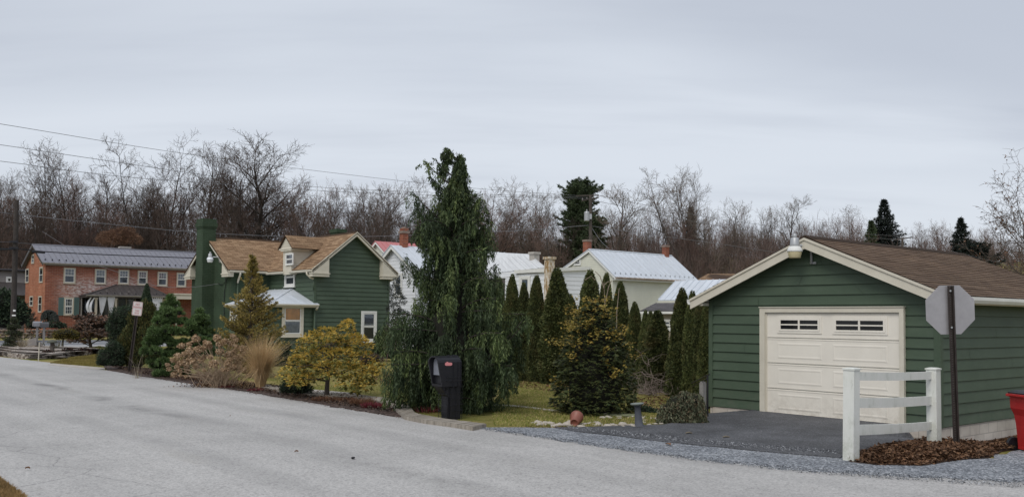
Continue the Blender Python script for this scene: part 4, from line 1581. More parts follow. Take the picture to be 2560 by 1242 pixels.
def vinyl_house():
    apex = P(1475, 624, 62)
    f = Frame((apex.x, apex.y, 0))
    t = thing('cream_house', f.o, 'cream vinyl-sided house with silver standing-seam roof and small attic window', 'house', rz=THETA)
    rz = apex.z
    e = f.hit(1541, 692, 0, 0)
    hw = -e.y
    ez = e.z
    Lx = f.hit(1672, 640, 1, 0).x
    w = MB()
    s = (rz - ez) / hw
    s2, hl = s * .60, 3.3                       # the rear slope is longer and flatter
    ezl = rz - s2 * hl
    w.prism([(0.02, -hw + .3, -.2), (0.02, hl - .3, -.2), (0.02, hl - .3, ezl), (0.02, 0, rz - .2), (0.02, -hw + .3, ez)], (Lx, 0, 0))

    def ext(v):
        k = max(.01, rz - .06 - v)
        return (-min(k / s2, hl - .3), min(k / s, hw - .3))
    clap(w, WX((0.0, 0, 0)), ext, 2.0, rz - .2, .115, .015)
    clap(w, WY((0, -hw + .3, 0)), lambda v: (0, Lx), 0, ez, .115, .015)
    w.build('wall', M['vinyl'], t)
    r = MB()
    metalplane(r, (-.12, -hw, ez), (Lx + .3, -hw, ez), (Lx + .3, 0, rz), (-.12, 0, rz), .47, .05, .04, .04)
    metalplane(r, (Lx + .3, hl, ezl), (-.12, hl, ezl), (-.12, 0, rz), (Lx + .3, 0, rz), .47, .05, .04, .04)
    r.tube([(-.12, 0, rz + .02), (Lx + .3, 0, rz + .02)], .05, 6, True)
    r.build('roof', M['tin'], t)
    sg = MB()
    snow_guards(sg, (-.12, -hw, ez), (Lx + .3, -hw, ez), (-.12, 0, rz), 17, .05, .05)
    sg.build('snow_guard_row', M['lamp_metal'], t)
    tr = MB()
    W = WX((-.09, 0, 0))
    rakeboard(tr, W, (-hl - .02, ezl - .06), (0, rz - .05), .13, 0, .04)
    rakeboard(tr, W, (0, rz - .05), (hw + .02, ez - .06), .13, 0, .04)
    tr.box(-.12, Lx + .3, -hw - .02, -hw + .03, ez - .2, ez - .055)
    tr.box(-.1, Lx + .3, -hw + .031, -hw + .3, ez - .2, ez - .15)
    tr.build('trim', M['white'], t)
    gt = MB()
    gutter(gt, (-.12, -hw - .021, ez), (Lx + .3, -hw - .021, ez), (0, -1, 0), .11, .11)
    gt.build('gutter', m_plain('rust_streaked_gutter', (.42, .33, .27), .7, .55, 2.5), t)
    a, c = f.hit(1436, 648, 0, 0), f.hit(1453, 663, 0, 0)
    window(t, WX((0, 0, 0)), -a.y, -c.y, c.z, a.z, .10, M['white'], .02, (2, 1, False), None, base=.018, sill=False)
    a, c = f.hit(1491, 705, 0, 0), f.hit(1503, 745, 0, 0)
    window(t, WX((0, 0, 0)), -a.y, -c.y, c.z, a.z, .1, M['white'], .05, None, None, base=.018)
    a, c = f.hit(1555, 700, 1, -hw + .3), f.hit(1573, 730, 1, -hw + .3)
    for (x, y, mt, wpx, top) in ((1467, 0, 'chimbrick', 20, 599), (1664, 1, 'chimbrick', 17, 613)):
        q = f.hit(x, 622 if y == 0 else 640, 1, .0)
        if y == 0:
            q = f.loc(P(1468, 610, 64.5))
        ppm = F / f.world(q).y
        k = wpx / ppm / 2 * .75
        z1 = f.hit(x, top, 1, q.y).z
        c = MB()
        for W_, u0, u1 in ((WX((q.x - k, 0, 0)), -q.y - k, -q.y + k), (WY((0, q.y - k, 0)), q.x - k, q.x + k), (WX((q.x + k, 0, 0), 1), q.y - k, q.y + k)):
            wallquad(c, W_, u0, u1, rz - 1, z1)
        c.box(q.x - k + .02, q.x + k - .02, q.y - k + .02, q.y + k - .02, rz - 1, z1 - .02)
        c.box(q.x - k - .04, q.x + k + .04, q.y - k - .04, q.y + k + .04, z1 - .14, z1 - .02)
        c.build('chimney', M[mt], t)
    # lower tin-roofed wing on the right
    A = P(1690, 702, 60.5)
    B = P(1645, 750, 57.5)
    sv = -AX * 7
    la, lb, lc, ld = [f.loc(p) for p in (A, B, B + sv, A + sv)]
    wr = MB()
    metalplane(wr, lb, lc, ld, la, .5, .05, .04, .04)
    wr.build('wing_roof', M['tin'], t)
    wg = MB()
    wg.prism([(lb.x + .3, lb.y - .2, -.2), (lb.x + .3, lc.y, -.2), (lb.x + .3, lc.y, lb.z - .05), (lb.x + .3, lb.y - .2, lb.z - .05)], (la.x - lb.x, 0, 0))
    wg.box(lb.x - .05, lb.x + .05, lc.y, lb.y, lb.z - .18, lb.z - .052)
    wg.build('wing_wall', M['vinyl'], t)
    # grey shingle porch below it
    A2, B2 = P(1640, 757, 57), P(1600, 777, 54)
    la, lb = f.loc(A2), f.loc(B2)
    k = Vector((0, -6.0, 0))
    pr = MB()
    roofplane(pr, lb, lb + k, la + k, la, .06, .14, seed=4)
    pr.build('porch_roof', M['shingle_grey'], t)
    pw = MB()
    pw.box(lb.x - .05, lb.x + .02, lb.y - 6, lb.y, lb.z - .16, lb.z - .03)
    pw.build('porch_fascia', M['white'], t)
    px_ = MB()
    px_.box(lb.x + .3, la.x, lb.y - 6, lb.y - .2, -.2, lb.z - .06)
    px_.build('porch_wall', m_plain('beige_wall', (.36, .32, .25), .7, .1, 2), t)
    a, c = f.hit(1656, 798, 0, lb.x + .3), f.hit(1679, 826, 0, lb.x + .3)
    window(t, WX((lb.x + .3, 0, 0)), -a.y, -c.y, c.z, a.z, .1, M['white'], .05, None, [(0, 1, m_plain('blue_grey_blind', (.16, .19, .22), .8, .2, 4))], base=.002)


vinyl_house()


def white_cottage():
    K = P(1366, 671, 45)
    f = Frame((K.x, K.y, 0))
    t = thing('white_cottage', f.o, 'low white clapboard cottage with weathered silver roof and peeling chimney behind the evergreen row', 'house', rz=THETA)
    zR = K.z
    EL = P(1205, 688, 51.5)
    l2 = f.loc(EL)
    w = MB()
    y1 = l2.y + 2
    w.prism([(0.05, .02, -.2), (0.05, y1, -.2), (0.05, y1, l2.z - .1), (0.05, .02, zR - .12)], (1.2, 0, 0))
    sa, sb = f.hit(1380, 674, 1, 0), f.hit(1467, 668, 1, 0)
    w.prism([(.05, 0, -.2), (sb.x, 0, -.2), (sb.x, 0, sb.z - .1), (.05, 0, sa.z - .1)], (0, 2.2, 0))
    clap(w, WY((0, -.003, 0)), lambda v: (.05, sb.x), .3, min(sa.z, sb.z) - .2, .21)
    sf = MB()
    sf.prism([(-.1, -.12, sa.z - .13), (sb.x + .15, -.12, sb.z - .13), (sb.x + .15, -.12, sb.z + .04), (-.1, -.12, sa.z + .04)], (0, 2.4, 0))
    sf.build('side_roof', M['white'], t)
    top = lambda v: (-y1, 0) if v < l2.z - .2 else (-max(.01, y1 * (zR - .12 - v) / (zR - l2.z + .001)), 0)
    a, c = f.hit(1300, 690, 0, 0), f.hit(1326, 760, 0, 0)
    clap(w, WX((0.02, 0, 0)), lambda v: (-y1, 0), .3, min(l2.z, zR) - .15, .21)
    w.build('wall', M['vinylw'], t)
    window(t, WX((0.02, 0, 0)), -a.y, -c.y, c.z, a.z, .13, M['white'], .05, None, [(0, 1, m_plain('sky_blue_blind', (.30, .36, .42), .7, .15, 3))], base=.022)
    # flat panel at the left end, its dark colour painting a porch's shade
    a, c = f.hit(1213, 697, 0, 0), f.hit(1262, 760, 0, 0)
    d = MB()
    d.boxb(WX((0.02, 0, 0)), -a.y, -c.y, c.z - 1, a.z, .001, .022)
    d.build('porch_shade_panel', m_plain('painted_porch_shade', (.10, .09, .08), .9, .2), t)
    # roof: slope towards the yard
    p0, p1 = P(1363, 668, 45), P(1203, 686, 51.5)
    p2 = P(1322, 635, 50.5)
    p3 = planehit(p0, p1, p2, 1205, 629)
    r = MB()
    q = [f.loc(p) for p in (p1, p0, p2, p3)]
    nrm = (q[1] - q[0]).cross(q[3] - q[0]).normalized()
    nrm = -nrm if nrm.z < 0 else nrm
    r.prism(q, -nrm * .05)
    r.face([v + nrm * .004 for v in q], [(0, 0), (8, 0), (8, 4), (0, 4)])
    n = 11
    for i in range(n + 1):       # seams run parallel to the right edge
        s = q[0].lerp(q[1], i / n)
        e_ = s + (q[2] - q[1])
        r.tube([s + nrm * .012, e_ + nrm * .012], .022, 4)
    r.build('roof', M['tin2'], t)
    fa = MB()
    fa.prism([q[0] - UP * .26, q[1] - UP * .26, q[1] - UP * .055, q[0] - UP * .055], (-.05, 0, 0))
    fa.build('fascia', M['white'], t)
    # chimneys
    for px, y0, y1_, wpx, mt, dep in ((1374, 642, 760, 24, m_peel(), 44.6), (1336, 630, 668, 23, M['conc'], 48.5)):
        b = P(px, y0, dep)
        l = f.loc(b)
        k = wpx / (F / dep) / 2 * .78
        z1 = b.z
        z0 = -.1 if mt != M['conc'] else 4.3
        c = MB()
        c.box(l.x - k, l.x + k, l.y - k, l.y + k, z0, z1 - .12)
        c.box(l.x - k - .05, l.x + k + .05, l.y - k - .05, l.y + k + .05, z1 - .119, z1)
        c.build('chimney', mt, t)


def m_peel():
    t = NT('peeling_whitewash')
    v = t.coord('Object', (2.2, 2.2, .8))
    n = t.noise(v, 2.0, 8, .8)
    col = t.ramp(n, [(.44, (.66, .62, .56)), (.5, (.55, .47, .36)), (.54, (.30, .19, .09)), (.7, (.38, .27, .13))])
    t.bump(n, .4, .02)
    return t.done(col, .9, .1)


white_cottage()


def simple_gable(name, apex_px, apex_py, D_, eave_px, eave_py, length, wallmat, roofmat, label, wins=(), chim=None, h=.2, vent=None, left=None):
    ap = P(apex_px, apex_py, D_)
    f = Frame((ap.x, ap.y, 0))
    t = thing(name, f.o, label, 'house', rz=THETA)
    e = f.hit(eave_px, eave_py, 0, 0)
    hw, ez, rz = -e.y, e.z, ap.z
    w = MB()
    i = .25
    w.prism([(.02, -hw + i, -.2), (.02, hw - i, -.2), (.02, hw - i, ez), (.02, 0, rz - .15), (.02, -hw + i, ez)], (length, 0, 0))
    s = (rz - ez) / hw

    def ext(v):
        k = min(hw - i, max(.01, (rz - .06 - v) / s))
        return (-k, k)
    clap(w, WX((0, 0, 0)), ext, .3, rz - .2, h)
    clap(w, WY((0, -hw + i, 0)), lambda v: (0, length), .3, ez - .1, h)
    w.build('wall', wallmat, t)
    r = MB()
    metalplane(r, (-.3, -hw, ez), (length + .3, -hw, ez), (length + .3, 0, rz), (-.3, 0, rz), .5, .05, .03, .04)
    metalplane(r, (length + .3, hw, ez), (-.3, hw, ez), (-.3, 0, rz), (length + .3, 0, rz), .5, .05, .03, .04)
    r.build('roof', roofmat, t)
    tr = MB()
    W = WX((-.24, 0, 0))
    rakeboard(tr, W, (-hw - .02, ez - .055), (0, rz - .055), .18, 0, .05)
    rakeboard(tr, W, (0, rz - .055), (hw + .02, ez - .055), .18, 0, .05)
    tr.build('trim', M['white'], t)
    for x0, y0, x1, y1 in wins:
        a, c = f.hit(x0, y0, 0, 0), f.hit(x1, y1, 0, 0)
        window(t, WX((0, 0, 0)), -a.y, -c.y, c.z, a.z, .1, M['white'], .05, None, [(0, 1, M['curtain'])], base=.022)
    if vent:
        a, c = f.hit(vent[0], vent[1], 0, 0), f.hit(vent[2], vent[3], 0, 0)
        v = MB()
        k = 7
        for j in range(k):
            z = c.z + (a.z - c.z) * j / k
            v.boxb(WX((0, 0, 0)), -a.y, -c.y, z, z + (a.z - c.z) / k * .6, .021, .05)
        v.build('vent', M['white'], t)
    if chim:
        x0, y0, x1, y1 = chim
        q = f.hit((x0 + x1) / 2, y1, 1, 0)
        q.x = max(q.x, .6)
        ppm = F / f.world(q).y
        k = (x1 - x0) / ppm / 2 * .75
        z1 = f.hit((x0 + x1) / 2, y0, 1, 0).z
        c = MB()
        for W_, u0, u1 in ((WX((q.x - k, 0, 0)), -k, k), (WY((0, -k, 0)), q.x - k, q.x + k), (WX((q.x + k, 0, 0), 1), -k, k)):
            wallquad(c, W_, u0, u1, rz - 1, z1)
        c.box(q.x - k + .02, q.x + k - .02, -k + .02, k - .02, rz - 1, z1 - .05)
        c.box(q.x - k - .06, q.x + k + .06, -k - .06, k + .06, z1 - .3, z1 - .16)
        for sx in (-1, 1):
            c.prism([(q.x + sx * k, -k, z1 - .16), (q.x + sx * k, k, z1 - .16), (q.x + sx * .1 * k, k, z1 + .1), (q.x + sx * .1 * k, -k, z1 + .1)], (-sx * .06, 0, 0))
        c.build('chimney', M['chimbrick'], t)
    return t


simple_gable('white_house', 988, 613, 55, 1046, 676, 8, M['vinylw'], M['tin'], 'white clapboard house with gable vent, partly hidden by the weeping evergreen', [(988, 683, 1006, 740)], (999, 571, 1020, 613), vent=(1003, 635, 1011, 653))
simple_gable('red_roofed_house', 946, 603, 76, 978, 640, 3.2, M['vinyl'], M['tin_red'], 'small distant house with a red metal roof behind the cottage gable', [(956, 627, 965, 650)])


def far_roof():
    f = Frame(drop(P(1795, 700, 84)))
    f.o.z = 0
    t = thing('brown_roofed_house', f.o, 'distant low house with a brown shingle roof left of the garage', 'house', rz=THETA)
    p = [f.loc(P(1742, 700, 82)), f.loc(P(1850, 703, 80)), f.loc(P(1850, 684, 86)), f.loc(P(1770, 684, 86))]
    r = MB()
    roofplane(r, p[0], p[1], p[2], p[3], .1, .2, seed=1)
    r.build('roof', M['shingle_tan'], t)
    w = MB()
    z = min(p[0].z, p[1].z) - .1
    w.prism([(p[0].x, p[0].y + .4, -.2), (p[1].x, p[1].y + .4, -.2), (p[2].x, p[2].y, -.2), (p[3].x, p[3].y, -.2)], (0, 0, z + .2))
    w.build('wall', M['vinyl'], t)


far_roof()
# ------------------------------------------------------------------ fence, signs, bin
def lean_obj(o, ax, ay):
    o.rotation_euler = (ax, ay, o.rotation_euler[2])


def m_dirty_white():
    t = NT('mildewed_vinyl')
    v = t.coord('Object')
    n = t.noise(t.n('ShaderNodeMapping', inp={'Vector': v, 'Scale': (3, 3, 1.2)}).outputs[0], 2.0, 7, .75)
    col = t.ramp(n, [(.30, (.50, .51, .46)), (.44, (.66, .67, .62)), (.62, (.71, .71, .67))])
    z = t.n('ShaderNodeSeparateXYZ', inp={'Vector': v}).outputs[2]
    low = t.n('ShaderNodeMapRange', inp={0: z, 1: .0, 2: .45, 3: 1, 4: 0}).outputs[0]
    gm = t.n('ShaderNodeMapRange', inp={0: t.noise(v, 8, 6, .8), 1: .4, 2: .62}).outputs[0]
    col = t.mix(t.math('MULTIPLY', t.math('MULTIPLY', low, gm), .6), col, (.25, .27, .17))
    n2 = t.noise(v, 14, 6, .8)
    col = t.mix(t.n('ShaderNodeMapRange', inp={0: n2, 1: .62, 2: .78, 4: .4}).outputs[0], col, (.24, .25, .20))
    return t.done(col, .5, .35)


M['fence'] = m_dirty_white()


def fence():
    a, b = G(2127, 1152), G(2336, 1114)
    b.z = gz(b.x, b.y)
    t = thing('rail_fence', a, 'white three-rail vinyl fence section in front of the garage door', 'fence')
    d = (b - a)
    ang = math.atan2(d.y, d.x)
    ht = 1.30
    tops = []
    for o, px, py in ((a, 2129, 918), (b, 2333, 918)):
        tp = P(px, py, o.y)
        tops.append(tp)
        loc = o - a
        m = MB()
        s = .082
        hh = tp.z - o.z
        R_ = Matrix.Rotation(ang, 3, 'Z')
        lean = Vector((tp.x - o.x, 0, 0))
        vs = []
        for z, k, l in ((-.3, s, 0), (hh - .035, s, 1), (hh - .035, s + .012, 1), (hh - .012, s + .012, 1), (hh, s * .55, 1)):
            for cx, cy in ((-1, -1), (1, -1), (1, 1), (-1, 1)):
                vs.append(loc + R_ @ Vector((cx * k, cy * k, 0)) + lean * l * max(0, z) / hh + UP * z)
        m.idx(vs, [(4 * i + j, 4 * i + (j + 1) % 4, 4 * i + 4 + (j + 1) % 4, 4 * i + 4 + j) for i in range(4) for j in range(4)] + [(16, 17, 18, 19)])
        m.build('post', M['fence'], t)
    for (ya0, ya1, yb0, yb1) in ((929, 950, 928, 947), (994, 1019, 989, 1011), (1061, 1087, 1053, 1073)):
        m = MB()
        A0, A1 = P(2142, ya0, a.y) - a, P(2142, ya1, a.y) - a
        B0, B1 = P(2330, yb0, b.y) - a, P(2330, yb1, b.y) - a
        n = Vector((-d.y, d.x, 0)).normalized() * .022
        k = 8
        for i in range(k):
            p, q = i / k, (i + 1) / k
            sag = lambda u: UP * -.012 * math.sin(PI * u)
            a0, a1, b0, b1 = A0.lerp(B0, p) + sag(p), A1.lerp(B1, p) + sag(p), A0.lerp(B0, q) + sag(q), A1.lerp(B1, q) + sag(q)
            m.face([a1 - n, b1 - n, b0 - n, a0 - n])
            m.face([a1 + n, a0 + n, b0 + n, b1 + n])
            m.face([a0 - n, b0 - n, b0 + n, a0 + n])
            m.face([a1 - n, a1 + n, b1 + n, b1 - n])
        m.face([B0 - n, B1 - n, B1 + n, B0 + n])
        m.build('rail', M['fence'], t)


fence()


def channel_post(m, hgt, w=.075, dpt=.03, face=-1):
    """hat-section steel post with a column of holes"""
    y = face
    m.box(-w * .28, w * .28, 0, .006, 0, hgt)
    m.box(-w * .30, -w * .26, -dpt, -.0005, 0, hgt)
    m.box(w * .26, w * .30, -dpt, -.0005, 0, hgt)
    m.box(-w * .5, -w * .301, -dpt, -dpt + .006, 0, hgt)
    m.box(w * .301, w * .5, -dpt, -dpt + .006, 0, hgt)


def stop_sign():
    g = drop(G(2389, 1117))
    t = thing('stop_sign', g, 'octagonal stop sign seen from its bare grey back, on a rusty channel post', 'sign')
    ht = P(2374, 714, g.y).z - g.z
    m = MB()
    channel_post(m, ht, .105, .04)
    hl = MB()
    k = int(ht / .038)
    for i in range(k):
        z = i * .038 + .02
        hl.idx([(-.007, -.0015, z - .008), (.007, -.0015, z - .008), (.007, -.0015, z + .008), (-.007, -.0015, z + .008)], [(0, 1, 2, 3)])
    m.build('post', M['rust'], t, False, (hl, m_plain('post_hole', (.10, .09, .085), .9, .3, 30)))
    c = P(2379, 774, g.y) - g
    r = .5 * (P(2440, 774, g.y) - P(2318, 774, g.y)).length / math.cos(PI / 8)
    oct_ = [(r * math.cos(PI / 8 + i * PI / 4), r * math.sin(PI / 8 + i * PI / 4)) for i in range(8)]
    z0 = c.z
    p = MB()
    p.prism([(x, .010, z0 + z) for x, z in oct_], (0, .004, 0))
    back = NT('scuffed_aluminium')
    v = back.coord('Object')
    n = back.noise(v, 2.5, 7, .7)
    col = back.ramp(n, [(.3, (.32, .31, .32)), (.7, (.43, .415, .425))])
    sc_ = back.noise(back.n('ShaderNodeMapping', inp={'Vector': v, 'Scale': (40, 1, 3)}).outputs[0], 1.5, 4, .8)
    col = back.mix(back.n('ShaderNodeMapRange', inp={0: sc_, 1: .62, 2: .75, 4: .35}).outputs[0], col, (.5, .48, .47))
    mat = back.done(col, .42, .5, .35)
    pl = p.build('sign_plate', mat, t)
    f = MB()
    f.prism([(x * .99, .0145, z0 + z * .99) for x, z in oct_], (0, .001, 0))
    f.build('sign_face', m_plain('red_sheeting', (.45, .02, .025), .4, .05), pl)
    b = MB()
    for dz in (.30, -.28):
        b.tube([(0, -.008, z0 + dz), (0, -.024, z0 + dz)], .016, 8, True)
    b.build('bolt', M['lamp_metal'], t)
    lean_obj(t, 0, -math.atan2(G(2389, 1117).x - P(2374, 714, g.y).x, ht))


stop_sign()


def no_parking():
    g = drop(G(324, 930))
    t = thing('parking_sign', g, 'small white sign reading NO PARKING THIS SIDE on a leaning brown post', 'sign')
    tp = P(347, 754, g.y)
    ht = (tp - g).length
    m = MB()
    channel_post(m, ht - .05, .11, .04)
    m.build('post', M['rust'], t)
    w, h = .34, .48
    x0, x1, z0, z1 = -w / 2, w / 2, ht - h, ht
    r = .04

    def rr(x0, x1, z0, z1, r, y):
        pts = []
        for cx, cz, a0 in ((x1 - r, z1 - r, 0), (x0 + r, z1 - r, 90), (x0 + r, z0 + r, 180), (x1 - r, z0 + r, 270)):
            for k in range(5):
                a = rad(a0 + k * 22.5)
                pts.append((cx + r * math.cos(a), y, cz + r * math.sin(a)))
        return pts
    p = MB()
    p.prism(rr(x0, x1, z0, z1, r, -.05), (0, .006, 0))
    pl = p.build('sign_plate', m_plain('dull_white_sheeting', (.60, .57, .56), .5, .08, 6), t)
    red = m_plain('faded_red_ink', (.42, .055, .06), .6, .15, 12)
    b = MB()
    n = rr(x0 + .012, x1 - .012, z0 + .012, z1 - .012, r * .8, -.0515)
    q = rr(x0 + .020, x1 - .020, z0 + .020, z1 - .020, r * .7, -.0515)
    k = len(n)
    b.idx(n + q, [(i, (i + 1) % k, k + (i + 1) % k, k + i) for i in range(k)])
    b.build('sign_border', red, pl)
    for txt, zc, hh, wd in (('NO', .385, .085, .15), ('PARKING', .285, .075, .275), ('THIS', .165, .06, .15), ('SIDE', .085, .06, .15)):
        cu = bpy.data.curves.new('lettering', 'FONT')
        cu.body = txt
        cu.align_x = 'CENTER'
        cu.size = 1
        cu.extrude = .002
        ob = bpy.data.objects.new('lettering', cu)
        me = bpy.data.meshes.new_from_object(ob)
        bpy.data.objects.remove(ob)
        xs = [v.co.x for v in me.vertices]
        ys = [v.co.y for v in me.vertices]
        sx, sy = wd / (max(xs) - min(xs)), hh / (max(ys) - min(ys))
        for v in me.vertices:
            v.co = Vector((v.co.x * sx, -.052 - v.co.z * .3, ht - h + zc - hh / 2 + v.co.y * sy))
        me.materials.clear()
        me.materials.append(red)
        link('lettering', me, pl)
    lean_obj(t, 0, math.atan2(tp.x - g.x, tp.z - g.z))


no_parking()


def red_bin():
    g = drop(G(2603, 1130))
    t = thing('wheeled_bin', g, 'bright red wheeled rubbish bin with black lid beside the garage wall', 'bin', rz=.12)
    red = m_plain('red_plastic', (.45, .022, .022), .38, .12, 3, .45)
    m = MB()
    H_ = P(2540, 990, g.y).z - g.z
    s = .335
    prof = [(.74, .0), (.74, .06), (.80, .42), (.86, .60), (.98, .72), (1.0, .93)]
    vs = []
    n = 20
    for k, z in prof:
        for i in range(n):
            a = 2 * PI * i / n
            ca, sa = math.cos(a), math.sin(a)
            q = (abs(ca) ** 6 + abs(sa) ** 6) ** (-1 / 6)
            vs.append((s * k * ca * q, s * 1.1 * k * sa * q, H_ * z + .05))
    m.idx(vs, [(i * n + j, i * n + (j + 1) % n, (i + 1) * n + (j + 1) % n, (i + 1) * n + j) for i in range(len(prof) - 1) for j in range(n)] + [tuple(range(n))[::-1]])
    m.build('body', red, t)
    r = MB()
    vs = []
    for k, z in ((1.0, .915), (1.13, .93), (1.13, .965), (1.0, .968)):
        for i in range(n):
            a = 2 * PI * i / n
            ca, sa = math.cos(a), math.sin(a)
            q = (abs(ca) ** 6 + abs(sa) ** 6) ** (-1 / 6)
            vs.append((s * k * ca * q, s * 1.1 * k * sa * q, H_ * z + .05))
    r.idx(vs, [(i * n + j, i * n + (j + 1) % n, (i + 1) * n + (j + 1) % n, (i + 1) * n + j) for i in range(3) for j in range(n)])
    r.box(-s * 1.2, -s * 1.02, -.2, .2, H_ * .97 + .03, H_ * .99 + .04)
    r.build('rim', red, t)
    l = MB()
    vs = []
    for k, z in ((1.06, .969), (1.06, 1.0), (.85, 1.035), (.3, 1.045)):
        for i in range(n):
            a = 2 * PI * i / n
            ca, sa = math.cos(a), math.sin(a)
            q = (abs(ca) ** 6 + abs(sa) ** 6) ** (-1 / 6)
            vs.append((s * k * ca * q, s * 1.1 * k * sa * q, H_ * z + .05))
    l.idx(vs, [(i * n + j, i * n + (j + 1) % n, (i + 1) * n + (j + 1) % n, (i + 1) * n + j) for i in range(3) for j in range(n)] + [tuple(3 * n + j for j in range(n))])
    l.build('lid', M['black'], t)
    for y in (-.36, .36):
        w = MB()
        w.tube([(-.2, y - .03, .105), (-.2, y + .03, .105)], .105, 18, True)
        wh = w.build('wheel', M['black'], t)
        hb = MB()
        hb.tube([(-.2, y - .034, .105), (-.2, y + .034, .105)], .04, 10, True)
        hb.build('hub', M['dark'], wh)


red_bin()


def mailbox():
    g = drop(G(1117, 1048))
    t = thing('mailbox', g, 'black plastic roadside mailbox on a thick post with wire trellis and pink sticker', 'mailbox', rz=THETA)
    ht = P(1110, 887, g.y).z
    # local: x away from the road, y along the road (far left); front faces -x
    bl = MB()
    x0, x1, hw = -.30, .20, .17
    z0, zs = .66 / 1.27 * ht, ht - .13

    def arch(x, k=1.0, zb=z0):
        pts = [(x, -hw * k, zb), (x, -hw * k, zs)]
        for i in range(1, 8):
            a = PI * i / 8
            pts.append((x, -hw * k * math.cos(a), zs + .12 * k * math.sin(a)))
        pts += [(x, hw * k, zs), (x, hw * k, zb)]
        return [Vector(p) for p in pts]
    # hood shell: outer arch swept, open mouth recessed
    A, B = arch(x0 - .04), arch(x1)
    # the lower front slopes back
    for p in A[:1] + A[-1:]:
        p.x += .10
    n = len(A)
    bl.idx(A + B, [(i, i + 1, n + i + 1, n + i) for i in range(n - 1)] + [(0, n - 1, 2 * n - 1, n)] + [tuple(n + i for i in range(n))])
    I = arch(x0 - .04, .82, z0 + .05)
    for p in I[:1] + I[-1:]:
        p.x += .09
    J = arch(x0 + .10, .80, z0 + .05)
    bl.idx(A + I + J, [(i, i + 1, n + i + 1, n + i) for i in range(n - 1)] + [(0, n, 2 * n - 1, n - 1)] +
           [(n + i, n + i + 1, 2 * n + i + 1, 2 * n + i) for i in range(n - 1)] + [tuple(2 * n + i for i in range(n))])
    # ribs on the body
    for zz in (z0 + .10, z0 + .17):
        bl.box(x0 + .16, x1 + .012, -hw - .012, hw + .012, zz, zz + .016)
    bl.tube([(x1 + .004, -hw, z0), (x1 + .004, -hw, zs), (x1 + .004, 0, zs + .12), (x1 + .004, hw, zs), (x1 + .004, hw, z0)], .012, 6)
    bl.build('body', M['black'], t)
    d = MB()
    ar = arch(x0 + .06, .72, z0 + .22)
    d.prism(ar, (.03, 0, 0))
    d.box(x0 + .045, x0 + .06, -.05, .05, zs + .05, zs + .07)
    d.build('mail_door', m_plain('grey_plastic', (.19, .20, .235), .45, .1, 4, .4), t)
    ps = MB()
    ps.box(-.02, .24, -.115, .115, -.2, z0 - .001)
    ps.box(-.06, -.021, -.10, .10, -.2, z0 - .16)
    ps.prism([(-.24, -.11, z0 - .002), (-.02, -.11, z0 - .002), (-.02, -.11, z0 - .24)], (0, .22, 0))
    ps.build('post', M['black'], t)
    st = MB()
    pts = []
    cx, cz, w_, h_ = x0 + .20, zs - .035, .085, .03
    for k in range(20):
        a = 2 * PI * k / 20
        ca, sa = math.cos(a), math.sin(a)
        q = (abs(ca) ** 4 + abs(sa) ** 4) ** -.25
        bump_ = .02 * max(0, 1 - abs(ca + .35) * 3) if sa > 0 else 0
        pts.append((cx + w_ * ca * q, -hw - .004, cz + h_ * sa * q + bump_))
    st.prism(pts, (0, -.002, 0))
    st.build('sticker', m_plain('pink_sticker', (.72, .27, .28), .5, .06, 9), t)
    wr = MB()
    for y, xs in ((-.135, (.0, .13, .26)),):
        for x in xs:
            wr.tube([(x, y, -.02), (x, y, z0 + .05)], .0045, 5)
        for k in range(7):
            z = .06 + k * .115
            wr.tube([(-.03, y - .004, z - .008), (.29, y - .004, z + .008)], .0045, 5)
    for x, ys in ((-.11, (-.12, 0, .12)),):
        for y in ys:
            wr.tube([(x, y, -.02), (x, y, z0 - .02)], .0045, 5)
        for k in range(6):
            z = .06 + k * .11
            wr.tube([(x - .004, -.15, z), (x - .004, .15, z)], .0045, 5)
    for x in (.02, .13, .2):
        wr.tube([(x, -hw - .008, z0 - .03), (x, -hw - .008, zs), (x, -hw * .6, zs + .10), (x, 0, zs + .132), (x, hw * .7, zs + .1), (x, hw + .008, zs)], .006, 5)
    wr.build('wire_trellis', M['black'], t)


mailbox()


def small_mailbox(px, py, top, label, mat, kind):
    g = drop(G(px, py))
    t = thing('mailbox', g, label, 'mailbox', 'mailboxes at the main street', rz=THETA)
    ht = P(px, top, g.y).z - g.z
    b = MB()
    hw = .14
    z0 = ht - .34
    pts = [(-.28, -hw, z0), (-.28, hw, z0), (-.28, hw, ht - hw)]
    for i in range(1, 8):
        a = PI * i / 8
        pts.append((-.28, hw * math.cos(a), ht - hw + hw * math.sin(a)))
    pts.append((-.28, -hw, ht - hw))
    b.prism(pts, (.56, 0, 0))
    b.build('body', mat, t)
    d = MB()
    d.prism([(x - .012, y * .86, (z - ht + .17) * .86 + ht - .17) for x, y, z in pts], (.008, 0, 0))
    d.build('mail_door', M['greysid'], t)
    p = MB()
    p.box(-.06, .06, -.06, .06, -.1, z0 - .001)
    p.box(-.2, .2, -.05, .05, z0 - .05, z0 - .002)
    p.build('post', M['greysid'], t)


small_mailbox(92, 857, 803, 'pale grey mailbox on a post, left one of the pair across the street', m_plain('grey_metal_box', (.32, .32, .34), .5, .15, 4), 0)
small_mailbox(109, 857, 805, 'dark grey mailbox, right one of the pair across the street', m_plain('dark_metal_box', (.12, .12, .125), .5, .15, 4), 1)


